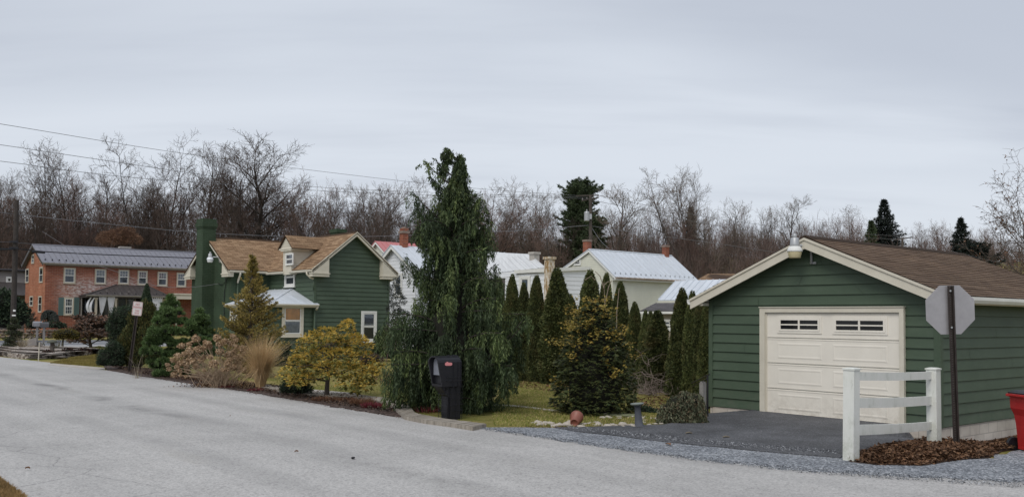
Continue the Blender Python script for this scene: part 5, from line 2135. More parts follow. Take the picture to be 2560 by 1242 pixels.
def birdbath():
    g = drop(G(1598, 1068))
    t = thing('birdbath', g, 'tapered grey pedestal with a shallow dish beside the driveway', 'birdbath')
    ht = P(1590, 1008, g.y).z - g.z
    m = MB()
    s = .062
    m.lathe([(s * 1.75, -.03), (s * 1.75, .03), (s * 1.25, .06), (s * 1.05, .2), (s * .86, ht - .06), (s * 1.1, ht - .045), (s * 1.1, ht - .03)], 14)
    m.build('pedestal', m_plain('slate_grey', (.085, .09, .105), .7, .25, 8), t, True)
    d = MB()
    d.lathe([(s * 1.0, ht - .029), (s * 1.8, ht - .022), (s * 2.05, ht + .0), (s * 2.05, ht + .008), (s * 1.9, ht + .006), (s * 1.3, ht - .004)], 24)
    d.build('dish', m_plain('verdigris', (.19, .21, .19), .6, .2, 8), t, True)
    lean_obj(t, 0, -.09)


birdbath()


def pot():
    g = drop(G(1439, 1064))
    t = thing('plant_pot', g + UP * .16, 'terracotta plant pot lying on its side on the pale stones', 'pot')
    m = MB()
    r = .118
    m.lathe([(.01, -.128), (r * .50, -.128), (r * .53, -.15), (r * .62, -.15), (r * .66, -.145), (r * .93, .09), (r * 1.06, .095), (r * 1.06, .145), (r * .95, .147), (r * .6, -.12)], 26)
    m.build('body', m_plain('terracotta', (.235, .085, .06), .45, .15, 5, .45), t, True)
    t.rotation_euler = (rad(-72), rad(0), rad(-14))
    t.location.z = .115


pot()

# ------------------------------------------------------------------ stones along the lawn edge
STONE = m_plain('pale_stone', (.42, .38, .325), .85, .3, 7, .2, 0, .3)


def stones():
    rg = random.Random(4)
    protos = []
    for i in range(5):
        m = MB()
        m.blob((0, 0, .35), (1, .72, .5), seed=20 + i, n=12, m=8, amp=.35)
        o = m.build('stone', STONE, None, True)
        tag(o, 'rounded pale stone in the row along the driveway edge', 'stone', 'pale stones along the driveway edge')
        protos.append(o)
    spots = []
    for k in range(40):
        u = k / 39
        px = 1330 + 262 * u
        py = 1063 + 5 * math.sin(u * 9) * .6 + rg.uniform(-4, 2.5) - (3 if u < .2 else 0) + 1.5 * (u > .6)
        spots.append((px, py, rg.uniform(.05, .115)))
    spots += [(1345, 1058, .12), (1352, 1062, .1), (1362, 1060, .11), (1395, 1064, .1), (1398, 1066, .15), (1423, 1064, .16), (1452, 1067, .1), (1495, 1063, .1), (1520, 1066, .12), (1555, 1064, .13), (1562, 1066, .12)]
    for k in range(16):
        spots.append((rg.uniform(1600, 1660), rg.uniform(1040, 1064), rg.uniform(.05, .11)))
    for k in range(12):
        spots.append((rg.uniform(1500, 1590), rg.uniform(1036, 1046), rg.uniform(.05, .1)))
    used = set()
    for k, (px, py, s) in enumerate(spots):
        p = drop(G(px, py))
        src = protos[k % 5]
        o = src if (k % 5) not in used else src.copy()
        if k % 5 in used:
            COL.objects.link(o)
        used.add(k % 5)
        s *= .82
        o.location = p + UP * -.012
        o.rotation_euler = (rg.uniform(-.2, .2), rg.uniform(-.2, .2), rg.uniform(0, 6))
        q = rg.uniform(.8, 1.2)
        o.scale = (s * q, s, s * rg.uniform(.7, 1.0))
    # two flat slabs near the pedestal
    for (px, py, lab) in ((1553, 1040, 'flat green-grey stepping stone near the tilted pedestal'),):
        m = MB()
        m.blob((0, 0, 0), (.42, .25, .03), 9, 14, 6, .2)
        o = m.build('stepping_stone', m_plain('mossy_stone', (.16, .17, .10), .9, .3, 5), None, True)
        o.location = drop(G(px, py)) + UP * .03
        tag(o, lab, 'stone')


stones()

# ------------------------------------------------------------------ curved timber edging


def edging():
    up = [(640, 957), (700, 968), (791, 979), (850, 981), (887, 983), (925, 989), (961, 993), (997, 1001), (1024, 1014), (1038, 1030), (1065, 1037), (1112, 1045), (1165, 1052), (1216, 1058)]
    lo = [(640, 963), (700, 974), (788, 986), (850, 990), (887, 992), (920, 995), (953, 1003), (978, 1013), (997, 1028), (1010, 1038), (1030, 1043), (1070, 1050), (1125, 1057), (1183, 1066)]
    # refine
    n = 90

    def samp(L, t):
        k = t * (len(L) - 1)
        i = min(int(k), len(L) - 2)
        f = k - i
        p0, p1, p2, p3 = L[max(i - 1, 0)], L[i], L[i + 1], L[min(i + 2, len(L) - 1)]
        c = lambda a, b, cc, d: .5 * (2 * b + (cc - a) * f + (2 * a - 5 * b + 4 * cc - d) * f * f + (3 * b - a - 3 * cc + d) * f ** 3)
        return c(p0[0], p1[0], p2[0], p3[0]), c(p0[1], p1[1], p2[1], p3[1])
    m = MB()
    Z = .075
    rg = random.Random(2)
    pu, pl = [], []
    s = 0
    for i in range(n + 1):
        pu.append(G(*samp(up, i / n), Z))
        pl.append(G(*samp(lo, i / n), Z))
    for i in range(n):
        a, b, c, d = pl[i], pl[i + 1], pu[i + 1], pu[i]
        L = (b - a).length
        dz = UP * rg.uniform(-.003, .003)
        g = .004
        a, b, c, d = a.lerp(b, g), b.lerp(a, g), c.lerp(d, g), d.lerp(c, g)
        m.face([a + dz, b + dz, c + dz, d + dz], [(s, 0), (s + L, 0), (s + L, .35), (s, .35)])
        m.face([a - UP * Z, b - UP * Z, b + dz, a + dz], [(s, 0), (s + L, 0), (s + L, .1), (s, .1)])
        m.face([c - UP * Z, d - UP * Z, d + dz, c + dz], [(s, 0), (s + L, 0), (s + L, .1), (s, .1)])
        s += L
    m.face([pl[-1] - UP * Z, pu[-1] - UP * Z, pu[-1], pl[-1]], [(0, 0), (.3, 0), (.3, .1), (0, .1)])
    t = NT('weathered_edging')
    uv = t.n('ShaderNodeTexCoord').outputs['UV']
    n1 = t.noise(t.n('ShaderNodeMapping', inp={'Vector': uv, 'Scale': (6, 1.2, 1)}).outputs[0], 1.6, 6, .7)
    col = t.ramp(n1, [(.3, (.22, .19, .155)), (.5, (.33, .295, .25)), (.7, (.43, .39, .335))])
    br = t.n('ShaderNodeTexBrick', offset=.0, inp={'Vector': uv, 'Scale': 1, 'Brick Width': .22, 'Row Height': .5, 'Mortar Size': .007, 'Color1': (1, 1, 1, 1), 'Color2': (.86, .86, .86, 1), 'Mortar': (.6, .6, .6, 1)})
    col = t.mix(1.0, col, br.outputs['Color'], 'MULTIPLY')
    t.bump(n1, .4, .02)
    o = m.build('garden_edging', t.done(col, .9, .15))
    tag(o, 'curved weathered timber edging between the mulch bed and the lawn', 'edging')


edging()

# ------------------------------------------------------------------ left planting bed


def dry_stones(name, label, line, hgt, seed, mat):
    rg = random.Random(seed)
    m = MB()
    for (x0, y0), (x1, y1) in zip(line, line[1:]):
        a, b = G(x0, y0), G(x1, y1)
        L = (b - a).length
        d = (b - a).normalized()
        for row in range(3):
            s = rg.uniform(0, .2)
            while s < L:
                l = rg.uniform(.25, .7)
                c = a + d * (s + l / 2) + Vector((rg.gauss(0, .03), rg.gauss(0, .05), hgt * (row + .5) / 3))
                m.blob(c, (l * .52, .2, hgt / 6 * 1.15), rg.randint(0, 9999), 8, 5, .3)
                s += l
    o = m.build(name, mat)
    return tag(o, label, 'edging')


BEDST = m_plain('grey_fieldstone', (.115, .10, .088), .9, .55, 2.2, .15, 0, .4)
dry_stones('bed_edging', 'low dry-stacked dark fieldstone edging round the rock bed at the corner', [(-60, 886), (0, 889), (40, 893), (85, 897), (130, 897), (175, 890), (215, 886), (252, 883)], .22, 3, BEDST)
dry_stones('bed_edging', 'long low stone edging along the brick house garden across the street', [(-30, 845), (60, 846), (140, 845), (210, 844), (275, 842)], .75, 8, m_plain('tan_fieldstone', (.19, .15, .12), .9, .5, 2, .15))
ROCKM = m_gravel('pale_rock_chips', [(.0, (.09, .065, .055)), (.4, (.25, .21, .175)), (.8, (.42, .37, .32)), (1, (.56, .52, .48))], 13.0, 1.2)


def rock_bed():
    fr = [(-60, 876), (0, 879), (40, 883), (85, 887), (130, 887), (175, 880), (215, 877), (250, 875)]
    bk = [(-60, 864), (0, 864), (40, 864), (85, 863), (130, 864), (175, 866), (215, 868), (250, 871)]
    m = MB()
    n = 8
    rows = [[G(fx + (bx_ - fx) * i / n, fy + (by_ - fy) * i / n, .19 + .11 * i / n + .04 * math.sin(i * 2.1 + fx)) for (fx, fy), (bx_, by_) in zip(fr, bk)] for i in range(n + 1)]
    rows.insert(0, [Vector((p.x, p.y, -.05)) for p in rows[0]])
    rows.append([Vector((p.x, p.y, -.05)) for p in rows[-1]])
    k = len(fr)
    m.idx([p for r in rows for p in r], [(i * k + j, i * k + j + 1, (i + 1) * k + j + 1, (i + 1) * k + j) for i in range(len(rows) - 1) for j in range(k - 1)])
    struct(m.build('rock_bed', ROCKM))


rock_bed()


def wood_post():
    g = drop(G(80, 878))
    t = thing('wooden_post', g, 'short grey wooden post with a round disc beside it in the rock bed', 'post', rz=.3)
    m = MB()
    h = P(80, 843, g.y).z
    m.prism([(-.22, -.1, -.1), (.22, -.1, -.1), (.22, -.1, h), (-.22, -.1, h - .1)], (0, .2, 0))
    m.build('board', M['greysid'], t)
    p = MB()
    p.tube([(.30, .1, h - .42), (.30, .16, h - .42)], .2, 14, True)
    p.build('disc', M['greysid'], t)


wood_post()


def stake():
    g = drop(G(96, 902))
    m = MB()
    h = P(97, 855, g.y).z
    m.tube([(0, 0, -.1), (.02, 0, h)], .022, 6, True)
    o = m.build('marker_stake', m_plain('whitish_stake', (.52, .48, .40), .7, .1, 5))
    o.location = g
    tag(o, 'thin whitish stake standing in the stone edging by the road', 'stake')


stake()


def garden_lantern():
    g = drop(G(130, 890)) + UP * .2
    t = thing('stone_lantern', g, 'squat grey mushroom-shaped stone ornament in the rock bed', 'ornament')
    m = MB()
    m.lathe([(.09, 0), (.10, .05), (.09, .42)], 10)
    m.build('base', BEDST, t)
    c = MB()
    c.lathe([(.12, .421), (.24, .43), (.23, .49), (.15, .56), (.0, .59)], 14)
    c.build('cap', m_plain('mossy_cap', (.10, .105, .085), .9, .3, 4), t, True)


garden_lantern()


# rail and post by the garage's left side
def handrail():
    a = drop(G(1775, 1060))
    t = thing('handrail', a, 'black iron handrail slanting down beside the left garage wall', 'handrail')
    m = MB()
    D1 = a.y + .7
    pts = [P(1774, 935, D1) - a, P(1730, 957, D1 + 3.0) - a]
    m.tube(pts, .016, 6, True)
    m.tube([P(1769, 938, D1) - a, P(1769, 1040, D1) - a], .018, 6, True)
    m.tube([P(1766, 946, D1) - a, P(1730, 966, D1 + 3) - a], .010, 6, True)
    m.build('rail', M['black'], t)
    g = drop(G(1757, 1040))
    b = MB()
    h = P(1757, 953, g.y).z - g.z
    b.box(-.05, .05, -.05, .05, -.3, h - .03)
    b.box(-.04, .04, -.04, .04, h - .0299, h)
    o = b.build('stone_post', m_plain('weathered_grey_post', (.24, .23, .22), .9, .3, 6))
    o.location = g
    o.rotation_euler = (0, 0, THETA)
    tag(o, 'short grey concrete post beside the handrail at the garage corner', 'post')
    s = MB()
    s.box(-.5, .5, -.3, .3, -.2, .02)
    o = s.build('step', M['conc'])
    o.location = drop(G(1752, 1058)) + UP * -.02
    o.rotation_euler = (0, 0, THETA)
    tag(o, 'pale concrete step at the foot of the handrail', 'step')


handrail()

# ------------------------------------------------------------------ utility poles and wires


def pole_left():
    g = drop(P(33, 800, 63))
    g.z = 0
    t = thing('utility_pole', g, 'dark weathered utility pole at the far left in front of the brick house', 'utility pole', 'utility poles')
    m = MB()
    tp = P(42, 500, 63) - g
    m.tube([(0, 0, -.3), (tp.x * .5, 0, tp.z * .5), (tp.x, 0, tp.z)], [.19, .17, .14], 10, True)
    m.build('pole', M['wood'], t)
    s = MB()
    c = P(33, 787, 62.7) - g
    s.box(c.x - .12, c.x + .12, -.24, -.2, c.z - .07, c.z + .02)
    c = P(34, 782, 62.7) - g
    s.box(c.x - .08, c.x + .08, -.23, -.2, c.z + .1, c.z + .22)
    s.build('tag_plate', M['white'], t)
    b = MB()
    for dz in (P(40, 605, 63).z, P(40, 620, 63).z):
        b.box(tp.x * .7 - .3, tp.x * .7 + .3, -.25, -.17, dz - .06, dz + .06)
    b.build('bracket', M['black'], t)


pole_left()


def pole_right():
    Dp = 74
    b = P(1478, 640, Dp)
    g = drop(b)
    t = thing('utility_pole', g, 'tall grey utility pole with crossarm and transformer behind the cream house', 'utility pole', 'utility poles')
    tp = P(1476, 488, Dp) - g
    m = MB()
    m.tube([(0, 0, -.3), tp], [.17, .12], 10, True)
    m.build('pole', M['bark'], t)
    c = MB()
    a1, a2 = P(1455, 502, Dp - .2) - g, P(1496, 494, Dp + 1.2) - g
    c.tube([a1, a2], .055, 6, True)
    a3, a4 = P(1440, 490, Dp - .3) - g, P(1497, 488, Dp + .3) - g
    c.tube([a3, a4], .05, 6, True)
    c.tube([(tp.x - .1, 0, tp.z - 1.0), (a2 + a1) / 2 + (a2 - a1) * .25], .025, 5)
    c.build('crossarm', M['bark'], t)
    n = MB()
    for q in (0.03, .3, .7, .97):
        n.lathe([(.03, 0), (.05, .04), (.05, .12), (.02, .16)], 8, tuple(a1.lerp(a2, q) + UP * .05))
    n.build('insulator', M['greysid'], t)
    tr = MB()
    q = P(1467, 541, Dp - .35) - g
    r = .5 * 13 / (F / Dp)
    tr.lathe([(r * .9, -.36), (r, -.33), (r, .28), (r * 1.06, .29), (r * .9, .36), (.08, .4)], 16, tuple(q))
    tr.lathe([(.04, .38), (.05, .5), (.03, .55)], 8, tuple(q))
    tr.box(q.x + r, .0, q.y, q.y + .1, q.z - .2, q.z + .2)
    tr.build('transformer', M['lamp_metal'], t)
    return g


pole_right()


def pole_far():
    Dp = 95
    g = drop(P(2257, 640, Dp))
    t = thing('utility_pole', g, 'distant small utility pole showing above the garage ridge', 'utility pole', 'utility poles')
    tp = P(2256, 594, Dp) - g
    m = MB()
    m.tube([(0, 0, -1), tp], [.16, .12], 8, True)
    m.build('pole', M['bark'], t)
    c = MB()
    c.tube([P(2236, 599, Dp) - g, P(2280, 593, Dp + 2) - g], .06, 6, True)
    c.build('crossarm', M['bark'], t)
    i = MB()
    q = P(2262, 625, Dp - .3) - g
    i.lathe([(.2, -.15), (.22, .1), (.1, .2)], 10, tuple(q))
    i.build('transformer', M['lamp_metal'], t)


pole_far()


def wire(pts, label, r=.018, dark=False, n=10):
    """pts: (px,py,depth); smooth spline through them"""
    Q = [P(*p) for p in pts]
    m = MB()
    out = []
    for i in range(len(Q) - 1):
        p0, p1, p2, p3 = Q[max(i - 1, 0)], Q[i], Q[i + 1], Q[min(i + 2, len(Q) - 1)]
        for k in range(n):
            f = k / n
            out.append(.5 * (2 * p1 + (p2 - p0) * f + (2 * p0 - 5 * p1 + 4 * p2 - p3) * f * f + (3 * p1 - p0 - 3 * p2 + p3) * f ** 3))
    out.append(Q[-1])
    m.tube(out, r * .72, 5)
    o = m.build('overhead_wire', M['wire_dark'] if dark else M['wire'])
    tag(o, label, 'wire', 'overhead wires')


wire([(-300, 262, 36), (0, 310, 42), (480, 387, 54), (940, 445, 65), (1200, 472, 70), (1440, 489, 74)], 'highest overhead wire crossing the sky from the upper left', .017)
wire([(-300, 318, 36), (0, 362, 42), (480, 433, 54), (700, 459, 59), (940, 476, 65), (1470, 494, 74)], 'second overhead wire from the top, meeting the tall grey pole', .017)
wire([(-300, 372, 36), (0, 403, 42), (300, 441, 49), (640, 466, 57), (960, 484, 65), (1478, 497, 74.5)], 'third overhead wire from the top, just above the left treetops', .017)
wire([(-200, 508, 50), (0, 531, 62), (250, 558, 66), (500, 581, 70), (760, 592, 74), (960, 590, 77), (1280, 577, 76), (1475, 563, 74)], 'lower grey cable passing above the cottage ridge to the tall pole', .03)
wire([(1478, 565, 74), (1640, 588, 78), (1800, 610, 84), (2000, 640, 90)], 'cable sloping down right from the tall grey pole over the thicket', .025)
wire([(1497, 489, 74.5), (1640, 518, 79), (1800, 548, 84), (2000, 572, 88), (2250, 591, 95)], 'upper wire from the tall grey pole to the small distant pole', .02)
wire([(1478, 500, 74), (1640, 533, 79), (1800, 566, 84), (2000, 588, 88), (2250, 598, 95)], 'lower wire from the tall grey pole to the small distant pole', .02)
wire([(2262, 600, 95), (2380, 628, 92), (2560, 672, 88), (2700, 710, 85)], 'faint wire running right from the small distant pole', .02)
wire([(1480, 570, 74), (1500, 600, 71), (1523, 622, 66)], 'steep service cable from the tall pole to the cream roof', .022)
wire([(-60, 603, 58), (33, 606, 63), (200, 618, 66), (490, 628, 72)], 'thin cable in front of the brick house roof, upper of three', .022)
wire([(-60, 621, 58), (40, 622, 63), (130, 630, 65), (300, 638, 68), (490, 645, 72)], 'thick black cable in front of the brick house roof', .05, True)
wire([(80, 629.5, 63.6), (95, 630, 63.8), (113, 631, 64)], 'short thick black cable splice in front of the brick gable', .13, True)
wire([(-60, 624, 58), (40, 623, 63)], 'black cable reaching the left pole from the left edge', .06, True)
wire([(105, 578, 62), (180, 625, 60), (240, 660, 56), (300, 682, 52), (380, 712, 48), (470, 718, 45.3), (546, 709, 44.3)], 'thin drooping service line leading to the cottage brick wing', .012)
# ------------------------------------------------------------------ foliage materials
def m_arb(stops):
    t = NT('arborvitae_leaf')
    g = t.n('ShaderNodeNewGeometry').outputs['Random Per Island']
    col = t.ramp(g, [((i + .5) / len(stops), c) for i, c in enumerate(stops)])
    rnd = t.n('ShaderNodeObjectInfo').outputs['Random']
    v = t.n('ShaderNodeTexCoord').outputs['Object']
    off = t.n('ShaderNodeVectorMath', operation='ADD', inp={0: v}).outputs[0]
    cx = t.n('ShaderNodeCombineXYZ', inp={0: t.math('MULTIPLY', rnd, 40.0), 1: t.math('MULTIPLY', rnd, 17.0)})
    t.l(cx.outputs[0], off.node.inputs[1])
    br = t.n('ShaderNodeMapRange', inp={0: t.noise(off, 1.6, 4, .6), 1: .52, 2: .72, 4: .65}).outputs[0]
    col = t.mix(br, col, (.095, .070, .032))
    k = t.ramp(t.noise(off, 3.2, 3), [(.3, (.62, .64, .64)), (.7, (1.4, 1.38, 1.3))])
    col = t.mix(1.0, col, k, 'MULTIPLY')
    tone = t.n('ShaderNodeMapRange', inp={0: rnd, 3: .8, 4: 1.25}).outputs[0]
    col = t.mix(1.0, col, t.n('ShaderNodeCombineColor', inp={0: tone, 1: tone, 2: tone}).outputs[0], 'MULTIPLY')
    return t.done(col, .7, .25)


L_ARB = m_arb([(.036, .049, .018), (.06, .077, .026), (.086, .104, .036), (.118, .124, .046)])
L_CEDAR = m_leaf('cedar_leaf', [(.028, .045, .018), (.046, .07, .028), (.066, .095, .04), (.095, .125, .058)], .6, 1.6, .3, .18, True)
L_PINE = m_leaf('pine_needle', [(.035, .062, .022), (.066, .112, .036), (.115, .18, .06), (.18, .26, .10)], .55, 3.0, .5, .1)
L_DARK = m_leaf('dark_conifer_leaf', [(.02, .034, .02), (.034, .054, .03), (.055, .08, .042)], .65, 2.5, .3, .06)
L_CYP = m_leaf('olive_cypress_leaf', [(.034, .045, .016), (.06, .072, .024), (.092, .098, .03), (.115, .095, .03)], .65, 2, .3, .1)
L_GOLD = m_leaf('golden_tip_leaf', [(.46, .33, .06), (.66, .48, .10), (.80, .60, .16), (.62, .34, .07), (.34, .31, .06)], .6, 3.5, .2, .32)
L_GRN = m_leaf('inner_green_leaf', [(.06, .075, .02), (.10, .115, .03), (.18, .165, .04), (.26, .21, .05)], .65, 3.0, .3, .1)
L_SPR = m_leaf('yellow_spruce_needle', [(.13, .12, .035), (.26, .215, .06), (.40, .31, .095), (.50, .375, .13)], .65, 2.0, .28, .1)
L_TAN = m_leaf('dry_grass_blade', [(.42, .29, .145), (.58, .42, .225), (.70, .53, .31), (.48, .31, .16)], .7, 3, .2, .2)
L_HYD = m_leaf('dried_floret', [(.26, .165, .09), (.38, .255, .145), (.51, .36, .225), (.60, .45, .31)], .8, 6, .2, .15)
L_BRN = m_leaf('dry_leaf', [(.07, .035, .018), (.12, .06, .03), (.18, .095, .05), (.22, .13, .075), (.09, .05, .03)], .75, 2, .25, .1)
L_RUST = m_leaf('russet_leaf', [(.11, .05, .028), (.17, .08, .045), (.22, .12, .07)], .75, 2, .2, .1)
L_RED = m_leaf('crimson_heath', [(.14, .018, .03), (.22, .03, .05), (.10, .03, .02), (.25, .08, .09)], .7, 6, .2, .1)
L_JUN = m_leaf('grey_juniper', [(.055, .065, .036), (.095, .105, .06), (.15, .155, .10), (.11, .085, .05)], .7, 5, .45, .1)
TWIG = m_plain('brown_twig', (.11, .085, .07), .9, .3, 5)
STEM = m_plain('straw_stem', (.40, .30, .21), .9, .3, 12)


def rdir(n, up=0.0):
    v = unit(NP.normal(size=(n, 3)))
    v[:, 2] += up
    return unit(v)


def lobe_cards(c, r, n, ln, wd, style='out', hemi=-.5):
    """cards over an ellipsoid's outer shell; c (3), r (3)"""
    d = rdir(int(n * 1.6))
    d = d[d[:, 2] > hemi][:n]
    n = len(d)
    k = NP.uniform(.72, 1.06, (n, 1)) * (1 + .10 * np.sin(d[:, :1] * 7 + c[0] * 9) + .08 * np.sin(d[:, 1:2] * 8 + d[:, 2:] * 6 + c[2] * 7))
    p = np.array(c) + d * np.array(r) * k
    if style == 'up':
        q = d * .45 + np.array([0, 0, 1.0]) + NP.normal(size=(n, 3)) * .3
    elif style == 'droop':
        q = d * .8 + np.array([0, 0, -.7]) + NP.normal(size=(n, 3)) * .3
    elif style == 'layer':
        q = d * np.array([1, 1, .2]) + np.array([0, 0, -.12]) + NP.normal(size=(n, 3)) * .3
    else:
        q = d + NP.normal(size=(n, 3)) * .55
    nrm = d + NP.normal(size=(n, 3)) * .5
    return cards(p, q, NP.uniform(.6, 1.3, n) * ln, NP.uniform(.7, 1.2, n) * wd, np.cross(q, nrm) + NP.normal(size=(n, 3)) * .3 if style == 'layer' else nrm, .08)


def needle_tufts(pts, outs, k, ln, wd, cone=.6):
    n = len(pts)
    p = np.repeat(pts, k, 0)
    o = np.repeat(unit(outs), k, 0)
    d = o + NP.normal(size=(n * k, 3)) * cone
    back = NP.uniform(0, .6, (n * k, 1)) * ln
    return cards(p - o * back, d, NP.uniform(.7, 1.2, n * k) * ln, wd)


def bush(name, D, lobes, mat, label, cat_='shrub', ln=.09, wd=.05, dens=900, style='out', tufts=0, group=None, base_px=None, trunk=None, core=.74, depth_k=.85, seed=0, hemi=-.6):
    """shrub from lobes given as (px,py,rx_px[,ry_px[,dy]]) at distance D"""
    rg = random.Random(seed or hash(label) % 9999)
    rg = random.Random(len(label) * 31 + seed)
    ppm = F / D
    cs = []
    for lb in lobes:
        px, py, rx = lb[:3]
        ry = lb[3] if len(lb) > 3 else rx
        dy = lb[4] if len(lb) > 4 else 0
        c = P(px, py, D + dy)
        cs.append((c, (rx / ppm, rx / ppm * depth_k, ry / ppm)))
    bx = sum(c.x for c, r in cs) / len(cs) if base_px is None else None
    if base_px:
        g = drop(P(base_px[0], base_px[1], D))
    else:
        g = drop(Vector((bx, D, 0)))
    parts = []
    core_mb = MB()
    for i, (c, r) in enumerate(cs):
        l = c - g
        area = (r[0] * r[2]) ** 1.0 * 12
        n = int(dens * area) + 20
        if tufts:
            d = rdir(int(n * 1.4), .25)
            d = d[d[:, 2] > hemi]
            k = NP.uniform(.75, 1.0, (len(d), 1)) * (1 + .12 * np.sin(d[:, :1] * 6 + i) * np.sin(d[:, 2:] * 5))
            parts.append(needle_tufts(np.array(l) + d * np.array(r) * k, d + np.array([0, 0, .45]), tufts, ln, wd))
        else:
            parts.append(lobe_cards(tuple(l), r, n, ln, wd, style, hemi))
        if core:
            core_mb.blob(tuple(l), tuple(x * core for x in r), rg.randint(0, 999), 12, 8, .25)
    V, Fq = cat(parts)
    if trunk:
        t = thing(name, g, label, cat_, group)
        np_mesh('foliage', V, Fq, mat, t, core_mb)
        m = MB()
        for tb in trunk:
            a, b = P(tb[0], tb[1], D) - g, P(tb[2], tb[3], D) - g
            mid = a.lerp(b, .5) + Vector((rg.gauss(0, .03), rg.gauss(0, .03), 0))
            m.tube([a - UP * .1 if tb is trunk[0] else a, mid, b], [tb[4] / ppm, tb[4] / ppm * .85, tb[4] / ppm * .6], 7)
        m.build('trunk', M['bark'], t)
        return t
    o = np_mesh(name, V, Fq, mat, None, core_mb)
    o.location = g
    return tag(o, label, cat_, group)


# ------------------------------------------------------------------ arborvitae row
def arb_proto(seed, n=24000, fat=.75):
    rs = np.random.default_rng(seed)
    t = rs.random(n * 3)
    prof = lambda t: np.maximum(1.012 - t ** fat, .0) ** .72 * (.86 + .14 * np.minimum(1, t / .15))
    keep = rs.random(n * 3) < prof(t)
    t = t[keep][:n]
    n = len(t)
    a = rs.uniform(0, 2 * PI, n)
    ph = rs.uniform(0, 6, 6)

    def lump(a, t):
        return 1 + .08 * np.sin(3 * a + 9 * t + ph[0]) + .07 * np.sin(5 * a - 17 * t + ph[1]) + .06 * np.sin(2 * a + 31 * t + ph[2]) + .05 * np.sin(9 * a + 23 * t + ph[3])
    r = prof(t) * lump(a, t) * rs.uniform(.86, 1.05, n)
    c = np.stack([r * np.cos(a), r * np.sin(a), t * 3.4 / .55], 1) * .55
    d = np.stack([np.cos(a) * .8, np.sin(a) * .8, np.full(n, .55)], 1) + rs.normal(size=(n, 3)) * .5
    V, Fq = cards(c, d, rs.uniform(.05, .11, n), rs.uniform(.03, .05, n), np.stack([np.cos(a), np.sin(a), np.zeros(n)], 1) + rs.normal(size=(n, 3)) * .6, .1)
    core = MB()
    m, k = 22, 20
    vs = []
    for i in range(m + 1):
        tt = i / m
        for j in range(k):
            aa = 2 * PI * j / k
            rr = float(prof(np.array([tt]))[0] * lump(np.array([aa]), np.array([tt]))[0]) * .55 * .84
            vs.append((rr * math.cos(aa), rr * math.sin(aa), tt * 3.4 * .985))
    core.idx(vs, [(i * k + j, i * k + (j + 1) % k, (i + 1) * k + (j + 1) % k, (i + 1) * k + j) for i in range(m) for j in range(k)])
    return V, Fq, core


def arborvitae_row():
    ARB = [  # px, top py, width px, base py, label
        (1197, 686, 34, 948, 'arborvitae just right of the weeping evergreen trunk, leftmost of the row'),
        (1217, 698, 30, 949, 'arborvitae half hidden by weeping branches, second in the row'),
        (1244, 694, 32, 950, 'arborvitae third in the row, beside the tip of a weeping branch'),
        (1274, 684, 36, 952, 'arborvitae standing left of the sky-blue cottage window'),
        (1309, 705, 34, 953, 'arborvitae rising in front of the sky-blue cottage window'),
        (1344, 687, 38, 955, 'arborvitae between the cottage window and the peeling chimney'),
        (1395, 668, 66, 960, 'tallest broad arborvitae just right of the peeling chimney'),
        (1425, 734, 44, 962, 'shorter arborvitae tucked against the tallest broad one'),
        (1469, 673, 54, 962, 'broad arborvitae right behind the gold-tipped evergreen top'),
        (1514, 681, 34, 962, 'slim arborvitae under the cream house corner'),
        (1551, 702, 46, 966, 'arborvitae before the cream siding, right of the gold-tipped evergreen'),
        (1590, 753, 36, 970, 'small arborvitae, first of the low dip in the row'),
        (1608, 774, 26, 972, 'lowest slim arborvitae in the dip of the row'),
        (1622, 776, 26, 973, 'slim arborvitae beside the beige porch window'),
        (1642, 774, 58, 977, 'wide low arborvitae in front of the beige porch window'),
        (1702, 718, 48, 985, 'tall arborvitae, fourth from the garage'),
        (1737, 726, 42, 988, 'tall arborvitae, third from the garage'),
        (1754, 744, 34, 990, 'arborvitae second from the garage'),
        (1771, 748, 38, 993, 'arborvitae touching the left garage corner'),
    ]
    meshes = []
    for s in range(4):
        V, Fq, core = arb_proto(40 + s, 24000, (1.9, 2.4, 1.6, 2.1)[s])
        meshes.append((V, Fq, core))
    src = []
    for s, (V, Fq, core) in enumerate(meshes):
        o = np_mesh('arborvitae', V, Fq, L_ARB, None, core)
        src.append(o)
    used = set()
    rg = random.Random(9)
    for i, (px, top, wpx, by, lab) in enumerate(ARB):
        g = drop(G(px, by))
        hgt = P(px, top, g.y).z - g.z
        k = i % 4
        o = src[k] if k not in used else src[k].copy()
        if k in used:
            COL.objects.link(o)
        used.add(k)
        o.location = g
        w = wpx / (F / g.y) / .80
        o.scale = (w, w * 1.05, hgt / 3.43)
        o.rotation_euler = (rg.uniform(-.02, .02), rg.uniform(-.022, .022), rg.uniform(0, 6))
        tag(o, lab, 'tree', 'row of arborvitae behind the lawn')


arborvitae_row()

# ------------------------------------------------------------------ weeping evergreen


